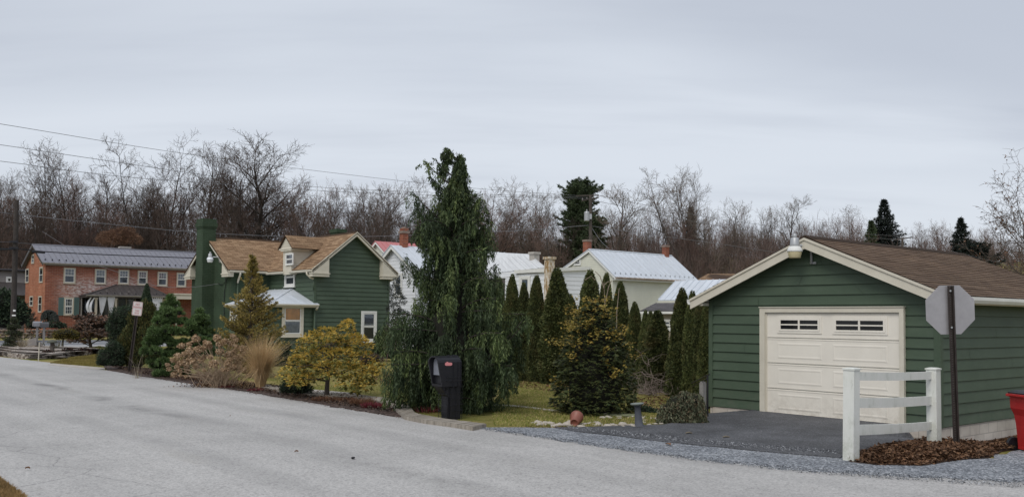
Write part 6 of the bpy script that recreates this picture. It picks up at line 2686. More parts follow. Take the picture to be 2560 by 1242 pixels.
def weeping_cedar():
    g = drop(G(1128, 1027))
    D = g.y
    t = thing('weeping_evergreen', g, 'tall weeping evergreen with hanging dark green curtains behind the black mailbox', 'tree')
    ppm = F / D
    hz = lambda py: P(1128, py, D).z - g.z
    # half widths (left,right) in px against py
    prof = [(366, 2, 2), (390, 10, 7), (420, 26, 18), (460, 48, 36), (500, 80, 62), (540, 94, 78), (590, 98, 92), (640, 102, 100), (690, 100, 100), (730, 106, 104), (770, 145, 144), (820, 186, 178), (870, 196, 186), (920, 192, 172), (970, 178, 138), (1005, 162, 108), (1035, 130, 86)]

    def half(py, side):
        for (a, l0, r0), (b, l1, r1) in zip(prof, prof[1:]):
            if a <= py <= b:
                f = (py - a) / (b - a)
                return ((l0 + (l1 - l0) * f) if side < 0 else (r0 + (r1 - r0) * f)) / ppm
        return .3
    rg = random.Random(3)
    tr = MB()
    axis = lambda z: Vector((.05 * math.sin(z * 1.3) + (.02 * z if z < 5 else .1), .03 * math.cos(z * 2), z))
    H_ = hz(366)
    pts = [axis(H_ * i / 14) for i in range(15)]
    pts[-1] += Vector((-.10, 0, -.12))
    tr.tube([p if i else p - UP * .1 for i, p in enumerate(pts)], [.13 * (1 - i / 14) ** 1.1 + .004 for i in range(15)], 8)
    tr.build('trunk', M['barkd'], t)
    sprays = []
    tips = []
    br = MB()

    tone = [.5]

    def frond(q, L, az, w0):
        """one hanging triangular frond: central axis and side sprays, wide at the top"""
        n = max(5, int(L / .028))
        s = np.linspace(0, 1, n)
        sx, sy = rg.gauss(0, .07), rg.gauss(0, .07)
        c = np.array(q)[None, :] + np.stack([sx * np.sqrt(s), sy * np.sqrt(s), -L * s], 1)
        wd = w0 * (1 - s) ** .8 * np.minimum(1, s * 6 + .35)
        for k in (-1, -.5, 0, .5, 1):
            o = k * wd
            cc = c + np.stack([np.cos(az) * o, np.sin(az) * o, -np.abs(o) * .55], 1) + NP.normal(0, .006, (n, 3))
            dd = np.stack([np.cos(az) * k * .5 + 0 * s, np.sin(az) * k * .5 + 0 * s, -1 + 0 * s], 1)
            m = cc[:, 2] > .05
            sprays.append((cc[m], dd[m], np.full(m.sum(), tone[0])))

    def bough(pl, d, ln, w0=.07, step=1):
        tb = rg.random() ** 1.3
        m = len(pl) - 1
        sd = Vector((-d.y, d.x, 0))
        az0 = math.atan2(d.y, d.x)
        for k in range(1, m + 1, step):
            f = k / m
            for q in (-1, 0, 1):
                if q and (f < .35 or rg.random() < .3):
                    continue
                off = sd * q * rg.uniform(.05, .16) * (1.15 - .6 * f) - UP * abs(q) * .03
                tone[0] = min(1, max(0, tb * .62 + f * .30 + rg.gauss(0, .20)))  # random by bough and frond, brighter outward as painted light
                frond(pl[k] + off, ln * (1.1 - .45 * f) * rg.uniform(.65, 1.2), az0 + (q * .9) + rg.gauss(0, .35), w0 * rg.uniform(.8, 1.2))
            # sleeve of short sprays along the top of the bough
            n_ = 13
            p = np.array(pl[k - 1].lerp(pl[k], .5))
            ax_ = np.array(pl[k] - pl[k - 1])
            tips.append((p + NP.normal(0, .022, (n_, 3)) + ax_ * NP.uniform(-.6, .6, (n_, 1)), np.array([d.x, d.y, .35]) * .8 + NP.normal(0, .45, (n_, 3)), np.full(n_, min(1, tb + .25))))  # raised tone paints light on the bough's upper side

    def curtain(tip_pts, length, dens):
        for p in tip_pts:
            for _ in range(dens):
                frond(p + Vector((rg.gauss(0, .03), rg.gauss(0, .03), 0)), length * rg.uniform(.6, 1.2), rg.uniform(0, 6.28), .05)

    # boughs in rough tiers, each rising from the trunk and nodding at its end
    pys = []
    py = 400
    while py < 1000:
        pys.append(py)
        py += 23 + 18 * min(1, (py - 400) / 300)
    a0 = 0
    for i, py in enumerate(pys):
        u = (py - 400) / 600
        cnt = 5 if u < .2 else 6 if u < .5 else 7
        a0 += .9
        for j in range(cnt):
            az = a0 + 2 * PI * j / cnt + rg.uniform(-.3, .3)
            pj = py + rg.uniform(-10, 10)
            c_ = abs(math.cos(az))
            side = 1 if math.cos(az) > 0 else -1
            R_ = half(min(1030, pj), side) * (.66 + .34 * c_) * rg.uniform(.76, 1.18) * (.42 + .58 * min(1, u / .22))
            d = Vector((math.cos(az), math.sin(az), 0))
            z = hz(pj)
            up = rg.uniform(.25, .6) if u < .55 else rg.uniform(.05, .45)
            b = axis(max(.1, z - up * R_ * .7))
            m = max(5, int(R_ / .12))
            pl = [b + d * (R_ * k / m) + UP * (up * R_ * (k / m) * (1.75 - 1.05 * k / m)) for k in range(m + 1)]
            br.tube(pl, [.024 * (1 - k / m) + .005 for k in range(m + 1)], 5)
            bough(pl, d, .28 + .46 * min(1, u * 1.5), .06 + .05 * min(1, u * 1.5))
    # a few upswept signature arms near the top (outline of the photograph)
    for (x, y, ln) in ((1062, 402, .22), (1088, 400, .22), (1152, 412, .22), (1030, 478, .42), (1040, 520, .4), (1202, 492, .42), (1162, 452, .34), (1075, 440, .34), (1212, 560, .5), (1230, 600, .5), (1016, 640, .5), (1050, 560, .5), (1190, 530, .45), (1238, 660, .5), (1312, 795, .35), (1318, 800, .3), (1300, 850, .4), (968, 850, .4), (1114, 372, .12), (1106, 383, .12)):
        tip = P(x, y, D + rg.uniform(-.3, .3)) - g
        b = axis(max(.2, tip.z - .75 * abs(tip.x) - .1))
        pl = []
        for k in range(9):
            f = k / 8
            q = b.lerp(tip, f)
            q.z += .10 * abs(tip.x) * math.sin(PI * f) * (-1)
            pl.append(q)
        br.tube(pl, [.02 * (1 - k / 8.5) + .005 for k in range(9)], 5)
        dd_ = Vector((tip.x - b.x, tip.y - b.y, 0)).normalized()
        hi = y < 470
        bough(pl[3:] if hi else pl[1:], dd_, ln * (.75 if hi else 1.1), .03 if hi else .065)
    br.build('branches', M['barkd'], t)
    # drooping leader
    for k in range(26):
        f = k / 25
        p = P(1116 + 5 * math.sin(f * 5) - 4 * (f < .2), 366 + 60 * f, D) - g
        curtain([p], .10 + .12 * f, 1)
    C = np.vstack([q[0] for q in sprays + tips])
    d = np.vstack([q[1] for q in sprays + tips])
    mbx = G(1117, 1048)                      # branches are clipped back round the mailbox
    T = np.concatenate([q[2] for q in sprays + tips])
    ok = ~((C[:, 1] + g.y < mbx.y + .42) & (np.abs(C[:, 0] + g.x - mbx.x) < .5))
    C, d, T = C[ok], d[ok], T[ok]
    n = len(C)
    d = d + NP.normal(0, .22, (n, 3))
    V, Fq = cards(C + NP.normal(0, .006, (n, 3)), d, NP.uniform(.055, .10, n), NP.uniform(.015, .025, n))
    core = MB()
    vs, k = [], 18
    zs = [1034, 1000, 950, 900, 850, 800, 750, 700, 640, 580, 520, 470, 430, 405]
    for py in zs:
        z = hz(py)
        ax = axis(z)
        for j in range(k):
            a = 2 * PI * j / k
            r = half(py, 1 if math.cos(a) > 0 else -1) * (.52 + .08 * math.sin(3 * a + py * .05)) * (1 if math.sin(a) > -.2 else .8)
            vs.append((ax.x + r * math.cos(a), ax.y + .25 + r * .85 * math.sin(a), z))
    core.idx(vs, [(i * k + j, i * k + (j + 1) % k, (i + 1) * k + (j + 1) % k, (i + 1) * k + j) for i in range(len(zs) - 1) for j in range(k)])
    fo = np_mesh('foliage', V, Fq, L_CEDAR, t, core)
    at = fo.data.attributes.new('tone', 'FLOAT', 'POINT')
    tv = np.full(len(fo.data.vertices), .2, dtype=np.float32)
    tv[:4 * n] = np.repeat(T, 4)
    at.data.foreach_set('value', tv)
    print('cedar cards', n)


weeping_cedar()

# ------------------------------------------------------------------ golden evergreens


def sprays_fan(C, O, size, k=7, spread=.9, droop=.25, wd=.3):
    """flat fans of small leaves: C bases, O outward directions"""
    n = len(C)
    O = unit(O)
    s = unit(np.cross(O, np.array([0, 0, 1.0]) + NP.normal(size=(n, 3)) * .35))
    a = np.linspace(-spread, spread, k)[None, :] + NP.normal(0, .12, (n, k))
    sz = np.broadcast_to(np.asarray(size, float), (n,))
    d = O[:, None, :] * np.cos(a)[..., None] + s[:, None, :] * np.sin(a)[..., None]
    d = d + np.array([0, 0, -droop]) + NP.normal(0, .1, (n, k, 3))
    off = O[:, None, :] * (np.abs(np.cos(a)) * .35)[..., None] * sz[:, None, None]
    c = C[:, None, :] + off
    L = sz[:, None] * NP.uniform(.5, .9, (n, k))
    nrm = np.cross(O, s)[:, None, :] + NP.normal(0, .3, (n, k, 3))
    return cards(c.reshape(-1, 3), d.reshape(-1, 3), L.ravel(), L.ravel() * wd, nrm.reshape(-1, 3), .06)


def golden_hinoki():
    g = drop(G(816, 994))
    D = g.y
    ppm = F / D
    t = thing('golden_evergreen', g, 'small round golden-yellow evergreen on a short trunk in the mulch bed', 'tree')
    rg = random.Random(5)
    lob = [(868, 814, 16, 14), (858, 832, 30, 18), (812, 838, 30, 18), (786, 850, 34, 20), (835, 862, 44, 24), (885, 858, 40, 24), (908, 866, 26, 20), (770, 862, 26, 22), (760, 888, 30, 22), (800, 892, 44, 24), (850, 896, 46, 26), (900, 898, 40, 26), (742, 910, 26, 20), (722, 936, 28, 16), (770, 930, 38, 22), (815, 924, 34, 20), (860, 930, 46, 24), (905, 930, 40, 22), (940, 918, 20, 12), (928, 936, 24, 16), (745, 950, 28, 14), (778, 945, 26, 12), (878, 956, 36, 16), (908, 958, 28, 14), (892, 972, 22, 9), (738, 960, 20, 8)]
    Cy, Oy, Cg, Og = [], [], [], []
    core = MB()
    mid = P(825, 905, D) - g
    for i, (px, py, rx, ry) in enumerate(lob + [(px + rg.uniform(-25, 25), py + rg.uniform(-14, 6), rx * .8, ry * .7) for px, py, rx, ry in lob[::2]]):
        rx, ry = rx * .98, ry * .92
        w = math.sqrt(max(.02, 1 - ((px - 825) / 125) ** 2)) * math.sqrt(max(.05, 1 - ((py - 905) / 110) ** 2))
        dy = rg.uniform(-1, .1) * w * 1.1 if i < len(lob) else rg.uniform(.1, 1) * w * 1.0
        c = np.array(P(px, py, D + dy) - g)
        r = np.array([rx, rx, ry]) / ppm
        n = int(165 * rx * ry / 900) + 36
        d = rdir(n, .2)
        p = c + d * r * NP.uniform(.7, 1.05, (n, 1))
        out = d + (c - np.array(mid)) * .6 + np.array([0, 0, .1])
        y = (d[:, 2] > -.30) & (NP.random(n) < .85)
        Cy.append(p[y])
        Oy.append(out[y])
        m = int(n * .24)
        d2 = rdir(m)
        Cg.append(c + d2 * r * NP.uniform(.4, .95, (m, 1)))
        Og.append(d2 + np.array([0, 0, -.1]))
    Cy, Oy, Cg, Og = map(np.vstack, (Cy, Oy, Cg, Og))
    V, Fq = sprays_fan(Cy, Oy, NP.uniform(.05, .095, len(Cy)), 6, .9, .3, .38)
    np_mesh('golden_foliage', V, Fq, L_GOLD, t)
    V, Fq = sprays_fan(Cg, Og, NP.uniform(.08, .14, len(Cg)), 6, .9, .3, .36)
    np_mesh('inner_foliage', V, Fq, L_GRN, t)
    m = MB()
    m.tube([(0, 0, -.1), (.01, 0, .25), (.03, 0, .5), (.05, .05, .9), (.10, .02, 1.4)], [.068, .056, .05, .04, .015], 8)
    for k in range(26):
        z = rg.uniform(.38, 1.3)
        a = rg.uniform(0, 6.28)
        R_ = rg.uniform(.5, 1.0) * (1.1 - .5 * (z - .4))
        b = Vector((.03, 0, z))
        tip = b + Vector((math.cos(a) * R_, math.sin(a) * R_, rg.uniform(-.05, .3)))
        m.tube([b, b.lerp(tip, .5) + UP * rg.uniform(-.06, .1), tip], [.022, .015, .006], 5)
    m.build('trunk', M['bark'], t)


golden_hinoki()


def gold_tipped():
    g = drop(G(1484, 1033))
    D = g.y
    ppm = F / D
    t = thing('gold_tipped_evergreen', g, 'broad conical dark evergreen with golden-orange tips in its upper half on the lawn', 'tree')
    rg = random.Random(8)
    prof = [(738, 3), (765, 16), (790, 32), (820, 50), (850, 66), (890, 78), (930, 86), (970, 94), (1000, 96), (1022, 88), (1034, 60)]

    def half(py):
        for (a, l0), (b, l1) in zip(prof, prof[1:]):
            if a <= py <= b:
                return (l0 + (l1 - l0) * (py - a) / (b - a)) / ppm
        return .1
    Cg, Og, Cy, Oy = [], [], [], []
    core = MB()
    vs = []
    k = 16
    zs = [1034, 1000, 940, 880, 830, 790, 760]
    for py in zs:
        for j in range(k):
            a = 2 * PI * j / k
            r = half(py) * (.66 + .06 * math.sin(3 * a + py))
            vs.append((r * math.cos(a), r * math.sin(a), P(1484, py, D).z - g.z))
    core.idx(vs, [(i * k + j, i * k + (j + 1) % k, (i + 1) * k + (j + 1) % k, (i + 1) * k + j) for i in range(len(zs) - 1) for j in range(k)])
    for i in range(3000):
        py = 752 + (1032 - 752) * rg.random() ** .8
        a = rg.uniform(0, 2 * PI)
        d = np.array([math.cos(a), math.sin(a), 0])
        r = half(py) * rg.uniform(.72, 1.06) * (1 + .10 * math.sin(4 * a + py * .12))
        c = np.array([r * d[0], r * d[1], P(1484, py, D).z - g.z])
        Cg.append(c)
        Og.append(d + np.array([0, 0, rg.uniform(-.25, .1)]))
    nt = 0
    while nt < 95:
        py = 748 + (965 - 748) * rg.random() ** .95
        if rg.random() > (1 if py < 870 else .3):
            continue
        a = rg.uniform(0, 2 * PI)
        d = Vector((math.cos(a), math.sin(a), rg.uniform(.1, .5)))
        r = half(py)
        L = rg.uniform(.12, .36) * (1.4 if py < 900 else .8)
        b = Vector((d.x * r * .9, d.y * r * .9, P(1484, py, D).z - g.z))
        for q in range(16):
            f = q / 15
            p = b + d * L * f - UP * .05 * f * f
            Cy.append(np.array(p) + NP.normal(0, .03, 3))
            Oy.append(np.array(d) + NP.normal(0, .4, 3))
        nt += 1
    core_ = core
    V, Fq = sprays_fan(np.array(Cg), np.array(Og), NP.uniform(.07, .14, len(Cg)), 9, .95, .25, .28)
    np_mesh('foliage', V, Fq, m_leaf('yew_green_leaf', [(.022, .033, .013), (.038, .053, .018), (.063, .078, .027), (.095, .10, .034)], .6, 2.5, .3, .08), t, core_)
    V, Fq = sprays_fan(np.array(Cy), np.array(Oy), NP.uniform(.04, .075, len(Cy)), 7, .8, .25, .34)
    np_mesh('golden_tips', V, Fq, m_leaf('orange_gold_leaf', [(.32, .25, .055), (.44, .34, .08), (.38, .22, .06), (.26, .235, .06)], .6, 3, .25, .12), t)
    m = MB()
    m.tube([(0, 0, -.1), (0, 0, 2.4)], [.08, .02], 7)
    m.build('trunk', M['barkd'], t)


gold_tipped()


def yellow_spruce():
    D = 30.5
    g = drop(P(622, 930, D))
    ppm = F / D
    t = thing('yellow_spruce', g, 'loose conical yellow-green spruce in front of the green cottage', 'tree')
    rg = random.Random(12)
    prof = [(632, 3), (665, 12), (700, 24), (730, 38), (760, 56), (790, 68), (820, 76), (850, 82), (880, 84), (915, 76), (935, 50)]

    def half(py):
        for (a, l0), (b, l1) in zip(prof, prof[1:]):
            if a <= py <= b:
                return (l0 + (l1 - l0) * (py - a) / (b - a)) / ppm
        return .05
    H_ = P(622, 632, D).z - g.z
    m = MB()
    m.tube([(0, 0, -.1), (.03, 0, H_ * .5), (.05, 0, H_)], [.10, .06, .008], 7)
    C, O = [], []
    br = MB()
    for i in range(280):
        py = 640 + (928 - 640) * ((i + rg.random()) / 280) ** .85
        z = P(622, py, D).z - g.z
        a = rg.uniform(0, 2 * PI)
        R_ = half(py) * rg.uniform(.55, 1.12)
        d = Vector((math.cos(a), math.sin(a), 0))
        b = Vector((.04, 0, max(.1, z - R_ * .25)))
        n = max(4, int(R_ / .075))
        pl = []
        for k in range(n + 1):
            f = k / n
            p = b + d * R_ * f + UP * (R_ * (.12 * f + .28 * f * f))
            pl.append(p)
            if f > .25:
                w = R_ * .28 * (1.15 - f) + .03
                s = Vector((-d.y, d.x, 0))
                for q in (-1, 1, -.4, .5):
                    if rg.random() < .85:
                        e = p + s * w * q * rg.uniform(.3, 1) + UP * rg.uniform(-.02, .06)
                        C.append(e)
                        O.append(d * .8 + s * q * .7 + UP * rg.uniform(.1, .7))
        if n > 3:
            br.tube(pl, [.012 * (1 - k / (n + 1)) + .004 for k in range(n + 1)], 4)
    m.build('trunk', M['bark'], t)
    br.build('branches', TWIG, t)
    V, Fq = needle_tufts(np.array(C), np.array(O), 9, .085, .017, .42)
    np_mesh('foliage', V, Fq, L_SPR, t)
    print('spruce', len(Fq))


yellow_spruce()

# ------------------------------------------------------------------ hydrangea and grasses


def hydrangea():
    D = 26.0
    g = drop(P(548, 958, D))
    ppm = F / D
    t = thing('dried_hydrangea', g, 'winter hydrangea with many dried tan flower heads on straw stems', 'shrub')
    heads = [(1195, 610, 45), (1050, 680, 35), (1130, 665, 30), (1310, 655, 40), (1415, 600, 40), (1500, 635, 38), (1565, 660, 35), (1580, 580, 28), (1615, 620, 28), (1140, 730, 45), (1220, 720, 38), (1265, 712, 34), (1340, 690, 30), (1450, 740, 40), (1440, 670, 34), (1540, 770, 40), (1600, 740, 32), (1680, 710, 40), (960, 830, 28), (905, 875, 22), (920, 920, 25), (1010, 790, 40), (1080, 770, 36), (1060, 850, 40), (1150, 830, 50), (1200, 890, 34), (1110, 940, 30), (1020, 860, 36), (970, 975, 32), (1040, 985, 18), (1095, 995, 18), (1030, 940, 25), (1250, 830, 30), (1280, 800, 30), (1210, 800, 34), (1380, 865, 42), (1520, 870, 30), (1590, 900, 38), (1640, 850, 32), (1520, 925, 25), (1320, 990, 25), (1255, 995, 25), (1285, 935, 20), (1480, 930, 22), (1550, 830, 30), (1600, 800, 30), (1655, 790, 34), (1700, 930, 25), (1645, 945, 18), (1350, 795, 26), (1660, 900, 26), (1230, 960, 22), (1170, 990, 20), (1000, 900, 26), (1100, 890, 30), (1160, 770, 34), (1620, 690, 26), (1700, 760, 26)]
    rg = random.Random(6)
    protos = []
    for i in range(4):
        n = 300
        d = rdir(n, .25)
        k = 1 + .22 * np.sin(d[:, :1] * 5 + i) + .15 * np.sin(d[:, 1:2] * 6 + 2 * i)
        p = d * np.array([1, 1, .82]) * k * NP.uniform(.55, 1.0, (n, 1))
        V, Fq = cards(p, np.cross(d, NP.normal(size=(n, 3))) + d * .4, NP.uniform(.32, .5, n), NP.uniform(.28, .42, n), d + NP.normal(size=(n, 3)) * .4, .1)
        o = np_mesh('flower_head', V, Fq, L_HYD, t)
        protos.append(o)
    st = MB()
    for i, (cx, cy, cr) in enumerate(heads):
        px, py = 200 + cx / 4.139, 700 + cy / 4.139
        r = cr / 4.139 / ppm
        w = max(0, 1 - ((px - 540) / 115) ** 2)
        c = P(px, py, D - .1 + rg.uniform(-.75, .5) * w) - g
        src = protos[i % 4]
        if i < 4:
            o = src
        else:
            o = src.copy()
            COL.objects.link(o)
            o.parent = t
        o.location = c
        o.scale = (r, r, r)
        o.rotation_euler = (rg.uniform(-.4, .4), rg.uniform(-.4, .4), rg.uniform(0, 6))
        b = Vector((rg.gauss(0, .16), rg.gauss(0, .14), 0))
        b.x += c.x * .12
        mid = b.lerp(c, .5) + Vector((-c.x * .10, 0, .10 + rg.uniform(-.02, .05)))
        st.tube([b, mid, c], [.008, .007, .005], 5)
    for i in range(150):
        a = rg.uniform(-1.0, 1.0)
        b = Vector((rg.gauss(0, .2), rg.gauss(0, .16), 0))
        L = rg.uniform(.5, 1.15)
        tip = b + Vector((math.sin(a) * L * .8 - (.1 if a < 0 else -.1), rg.uniform(-.5, .4), math.cos(a) * L))
        st.tube([b, b.lerp(tip, .5) + UP * .06, tip], [.007, .006, .003], 4)
    st.build('stems', STEM, t)
    # fallen papery leaves at the foot
    n = 700
    c = np.stack([NP.normal(.1, .5, n), NP.normal(.1, .2, n), NP.uniform(.01, .10, n)], 1)
    V, Fq = cards(c, rdir(n) * np.array([1, 1, .3]), NP.uniform(.04, .09, n), NP.uniform(.03, .05, n))
    np_mesh('lower_leaves', V, Fq, L_BRN, t)


hydrangea()


def blades(n, rs, base_r, Hh, spread, wd, m=7, droop=.5):
    """arching grass blades as strips"""
    a = rs.uniform(0, 2 * PI, n)
    r0 = base_r * np.sqrt(rs.random(n))
    b = np.stack([r0 * np.cos(a), r0 * np.sin(a), np.zeros(n)], 1)
    az = a + rs.normal(0, .5, n)
    d = np.stack([np.cos(az), np.sin(az), np.zeros(n)], 1)
    L = Hh * rs.uniform(.55, 1.0, n)
    sp = spread * np.abs(rs.normal(.5, .33, n))
    dr = droop * rs.random(n) ** 1.5
    tt = np.linspace(0, 1, m + 1)
    pts = []
    for t in tt:
        out = sp * (t ** 2.3)
        z = L * (t - dr * .75 * np.maximum(0, t - .45) ** 1.3 * 1.6)
        pts.append(b + d * out[:, None] + np.stack([0 * z, 0 * z, z], 1))
    pts = np.stack(pts, 1)
    side = np.stack([-np.sin(az + .6), np.cos(az + .6), np.zeros(n)], 1)
    w = wd * (1 - tt * .85) * .5
    A = pts - side[:, None, :] * w[None, :, None]
    B = pts + side[:, None, :] * w[None, :, None]
    V = np.stack([A, B], 2).reshape(n * (m + 1) * 2, 3)
    i = np.arange(n)[:, None] * (m + 1) * 2 + np.arange(m)[None, :] * 2
    Fq = np.stack([i, i + 1, i + 3, i + 2], -1).reshape(-1, 4)
    return V, Fq


def grass_fountain():
    g = drop(G(651, 972))
    rs = np.random.default_rng(3)
    hh = P(655, 838, g.y).z
    V, Fq = blades(1300, rs, .13, hh * 1.12, .62, .013, 10, .9)
    V2, F2 = blades(1100, rs, .13, hh * 1.0, 1.0, .012, 10, 1.75)
    V, Fq = cat([(V, Fq), (V2, F2)])
    o = np_mesh('ornamental_grass', V, Fq, L_TAN)
    o.location = g
    tag(o, 'tall fountain of straw-coloured ornamental grass beside the dried hydrangea', 'grass clump')


grass_fountain()

# ------------------------------------------------------------------ shrubs of the roadside bed
_rg = random.Random(15)
_pl = [(426, 748, 11, 13), (418, 764, 13, 11), (437, 766, 14, 12)]
for row, (py, x0, x1) in enumerate(((782, 400, 452), (806, 385, 520), (830, 372, 528), (856, 362, 532), (884, 358, 528), (910, 372, 500), (930, 390, 470))):
    n_ = max(3, int((x1 - x0) / 19))
    for q in range(n_):
        for dy_ in (-.45, .25):
            _pl.append((x0 + (x1 - x0) * (q + .5) / n_ + _rg.uniform(-6, 6), py + _rg.uniform(-7, 7), _rg.uniform(11, 17), _rg.uniform(9, 13), dy_ + _rg.uniform(-.2, .2)))
_pl += [(498, 784, 11, 12), (508, 796, 12, 10), (488, 800, 11, 10)]
bush('mountain_pine', 30.5, _pl, L_PINE, 'bushy bright green pine with brush-like needles left of the hydrangea', ln=.11, wd=.014, dens=70, tufts=24, core=.45, hemi=-.35)
bush('globe_evergreen', 35.5, [(312, 790, 34, 24), (296, 815, 30, 26), (330, 812, 30, 28), (300, 842, 26, 26)], L_DARK, 'dark dome-shaped evergreen behind the NO PARKING sign', ln=.06, wd=.03, dens=1300)
bush('dwarf_spruce', 34.0, [(283, 868, 17, 15), (268, 895, 26, 24), (290, 880, 18, 20), (262, 906, 20, 11), (285, 904, 22, 13)], L_DARK, 'low dark bushy spruce at the left end of the bed', ln=.05, wd=.025, dens=1500)
bush('olive_cypress', 34.5, [(345, 800, 22, 26), (365, 790, 24, 34), (330, 850, 26, 34), (372, 840, 30, 40), (310, 880, 24, 40), (345, 890, 28, 36), (325, 900, 24, 20), (303, 905, 14, 14), (378, 890, 20, 30)], L_CYP, 'olive-green feathery cypress behind the sign post', ln=.10, wd=.035, dens=1100, style='up')
bush('dwarf_conifer', 23.4, [(738, 966, 34, 20), (722, 972, 22, 14), (757, 972, 22, 14)], L_DARK, 'small dark cushion conifer under the golden evergreen', ln=.05, wd=.025, dens=1700)
bush('small_conifer', 37.5, [(718, 870, 10, 14), (712, 892, 18, 16), (735, 895, 16, 14), (720, 915, 24, 18), (700, 912, 16, 14)], L_DARK, 'small dark conifer by the cottage wall between grass and golden evergreen', ln=.07, wd=.03, dens=1200, style='up')
bush('brown_mound', 34.0, [(930, 896, 26, 14), (915, 905, 16, 10)], m_leaf('dull_rose_leaf', [(.09, .055, .045), (.14, .09, .075), (.07, .06, .04)], .8, 3, .2, .1), 'low dull rose-brown mound right of the golden evergreen', ln=.06, wd=.03, dens=1100)
bush('dark_shrub', 42.5, [(958, 850, 22, 28), (975, 880, 22, 22), (945, 880, 16, 18), (985, 842, 18, 22)], L_DARK, 'dark shrub in shade at the cottage corner', ln=.09, wd=.04, dens=800)
bush('young_fir', 43.5, [(991, 705, 7, 12), (988, 728, 14, 16), (995, 750, 18, 18), (984, 775, 18, 18), (1000, 790, 20, 18), (990, 815, 22, 18)], m_leaf('blue_fir_leaf', [(.05, .06, .055), (.075, .085, .075), (.1, .11, .1)], .7, 3, .2, .1), 'thin grey-green young fir at the right cottage corner', ln=.11, wd=.03, dens=420, core=0)
bush('low_round_evergreen', 21.6, [(1605, 1030, 30, 16), (1625, 1032, 20, 13), (1580, 1034, 22, 12)], L_DARK, 'low dark green round shrub behind the tilted pedestal', ln=.05, wd=.028, dens=1700)


def draping(name, gpx, lobes, D, mat, label, n=500, L0=.4, k=2, wd=.018, cat_='shrub'):
    g = drop(G(*gpx))
    D = D or g.y
    ppm = F / D
    rg = random.Random(len(label))
    sp = []
    core = MB()
    for (px, py, rx, ry) in lobes:
        c = P(px, py, D) - g
        r = (rx / ppm, rx / ppm * .9, ry / ppm)
        core.blob(tuple(c), tuple(x * .72 for x in r), rg.randint(0, 99), 12, 8, .2)
        for _ in range(n):
            d = rdir(1, .55)[0]
            p = np.array(c) + d * np.array(r) * rg.uniform(.8, 1.08)
            L = L0 * rg.uniform(.4, 1.2)
            m = max(4, int(L / .035))
            s = np.linspace(0, 1, m)[:, None]
            o = d * np.array([1, 1, 0]) * .25
            q = p + o * s * L + np.array([0, 0, -1.0]) * L * s ** 1.2
            sp.append(q[q[:, 2] > .02])
    C = np.repeat(np.vstack(sp), k, 0)
    m = len(C)
    d = np.stack([NP.normal(0, .55, m), NP.normal(0, .55, m), np.full(m, -.9)], 1)
    V, Fq = cards(C, d, NP.uniform(.04, .085, m), NP.uniform(.6, 1.2, m) * wd)
    o = np_mesh(name, V, Fq, mat, None, core)
    o.location = g
    return tag(o, label, cat_)


draping('weeping_juniper', (1703, 1058), [(1712, 993, 22, 18), (1690, 1006, 24, 20), (1738, 1000, 20, 20), (1672, 1024, 22, 20), (1704, 1024, 28, 22), (1745, 1022, 16, 26), (1658, 1042, 16, 14), (1728, 1040, 22, 16)], None, L_JUN, 'grey-green weeping juniper mound beside the garage corner', 200, .36, 1, .028)
draping('weeping_spruce', (368, 860), [(367, 722, 4, 14), (367, 742, 8, 16), (366, 765, 14, 16), (368, 790, 18, 16), (372, 810, 20, 18)], 46, L_DARK, 'narrow weeping spruce in front of the white porch curtain', 240, .9, 3, .07)
draping('weeping_conifer', (128, 850), [(124, 780, 14, 6), (134, 787, 9, 6), (114, 784, 9, 5)], 78, m_leaf('blue_grey_conifer', [(.05, .06, .055), (.08, .09, .08)], .7, 2, .2, .1), 'low blue-grey weeping conifer below the brick house shutters', 90, .55, 3, .07)

# bed across the corner and gardens by the street
bush('clipped_hedge', 68, [(5, 765, 34, 40), (30, 775, 26, 36), (52, 790, 20, 34), (10, 800, 34, 26)], L_DARK, 'tall dark clipped hedge behind the left utility pole', ln=.22, wd=.12, dens=110)
bush('spiral_topiary', 50, [(35, 802, 8, 8), (36, 816, 15, 5.5), (29, 821, 10, 5), (34, 832, 19, 5.5), (42, 837, 12, 5), (33, 847, 22, 6), (24, 852, 12, 5), (33, 862, 24, 6), (44, 867, 12, 5), (31, 876, 22, 6)], m_leaf('topiary_leaf', [(.03, .042, .02), (.05, .065, .03), (.08, .09, .045)], .7, 2, .2, .08), 'spiral-clipped dark topiary at the left edge of the rock bed', 'topiary', ln=.07, wd=.04, dens=900, trunk=[(34, 886, 35, 800, 2)], core=.8)
bush('umbrella_topiary', 52, [(165, 833, 28, 11), (148, 838, 16, 9), (184, 838, 15, 9)], m_leaf('gold_topiary_leaf', [(.06, .065, .02), (.12, .1, .025), (.19, .14, .03)], .7, 2, .3, .1), 'small umbrella-shaped golden-green tree on a bare stem in the rock bed', 'topiary', ln=.07, wd=.04, dens=900, core=.85, hemi=-1, trunk=[(157, 882, 159, 840, 3.2), (148, 872, 155, 842, 1), (145, 872, 148, 842, 1)])
bush('low_hedge', 70, [(130, 813, 26, 9), (85, 815, 16, 9), (150, 815, 12, 8)], L_DARK, 'low dark hedge in front of the brick house', ln=.16, wd=.1, dens=130)
bush('olive_groundcover', 54, [(65, 862, 18, 10), (100, 868, 12, 9)], m_leaf('olive_leaf', [(.06, .06, .025), (.09, .085, .04)], .8, 2, .2, .1), 'olive-green low clump in the rock bed behind the wooden post', ln=.10, wd=.05, dens=300)
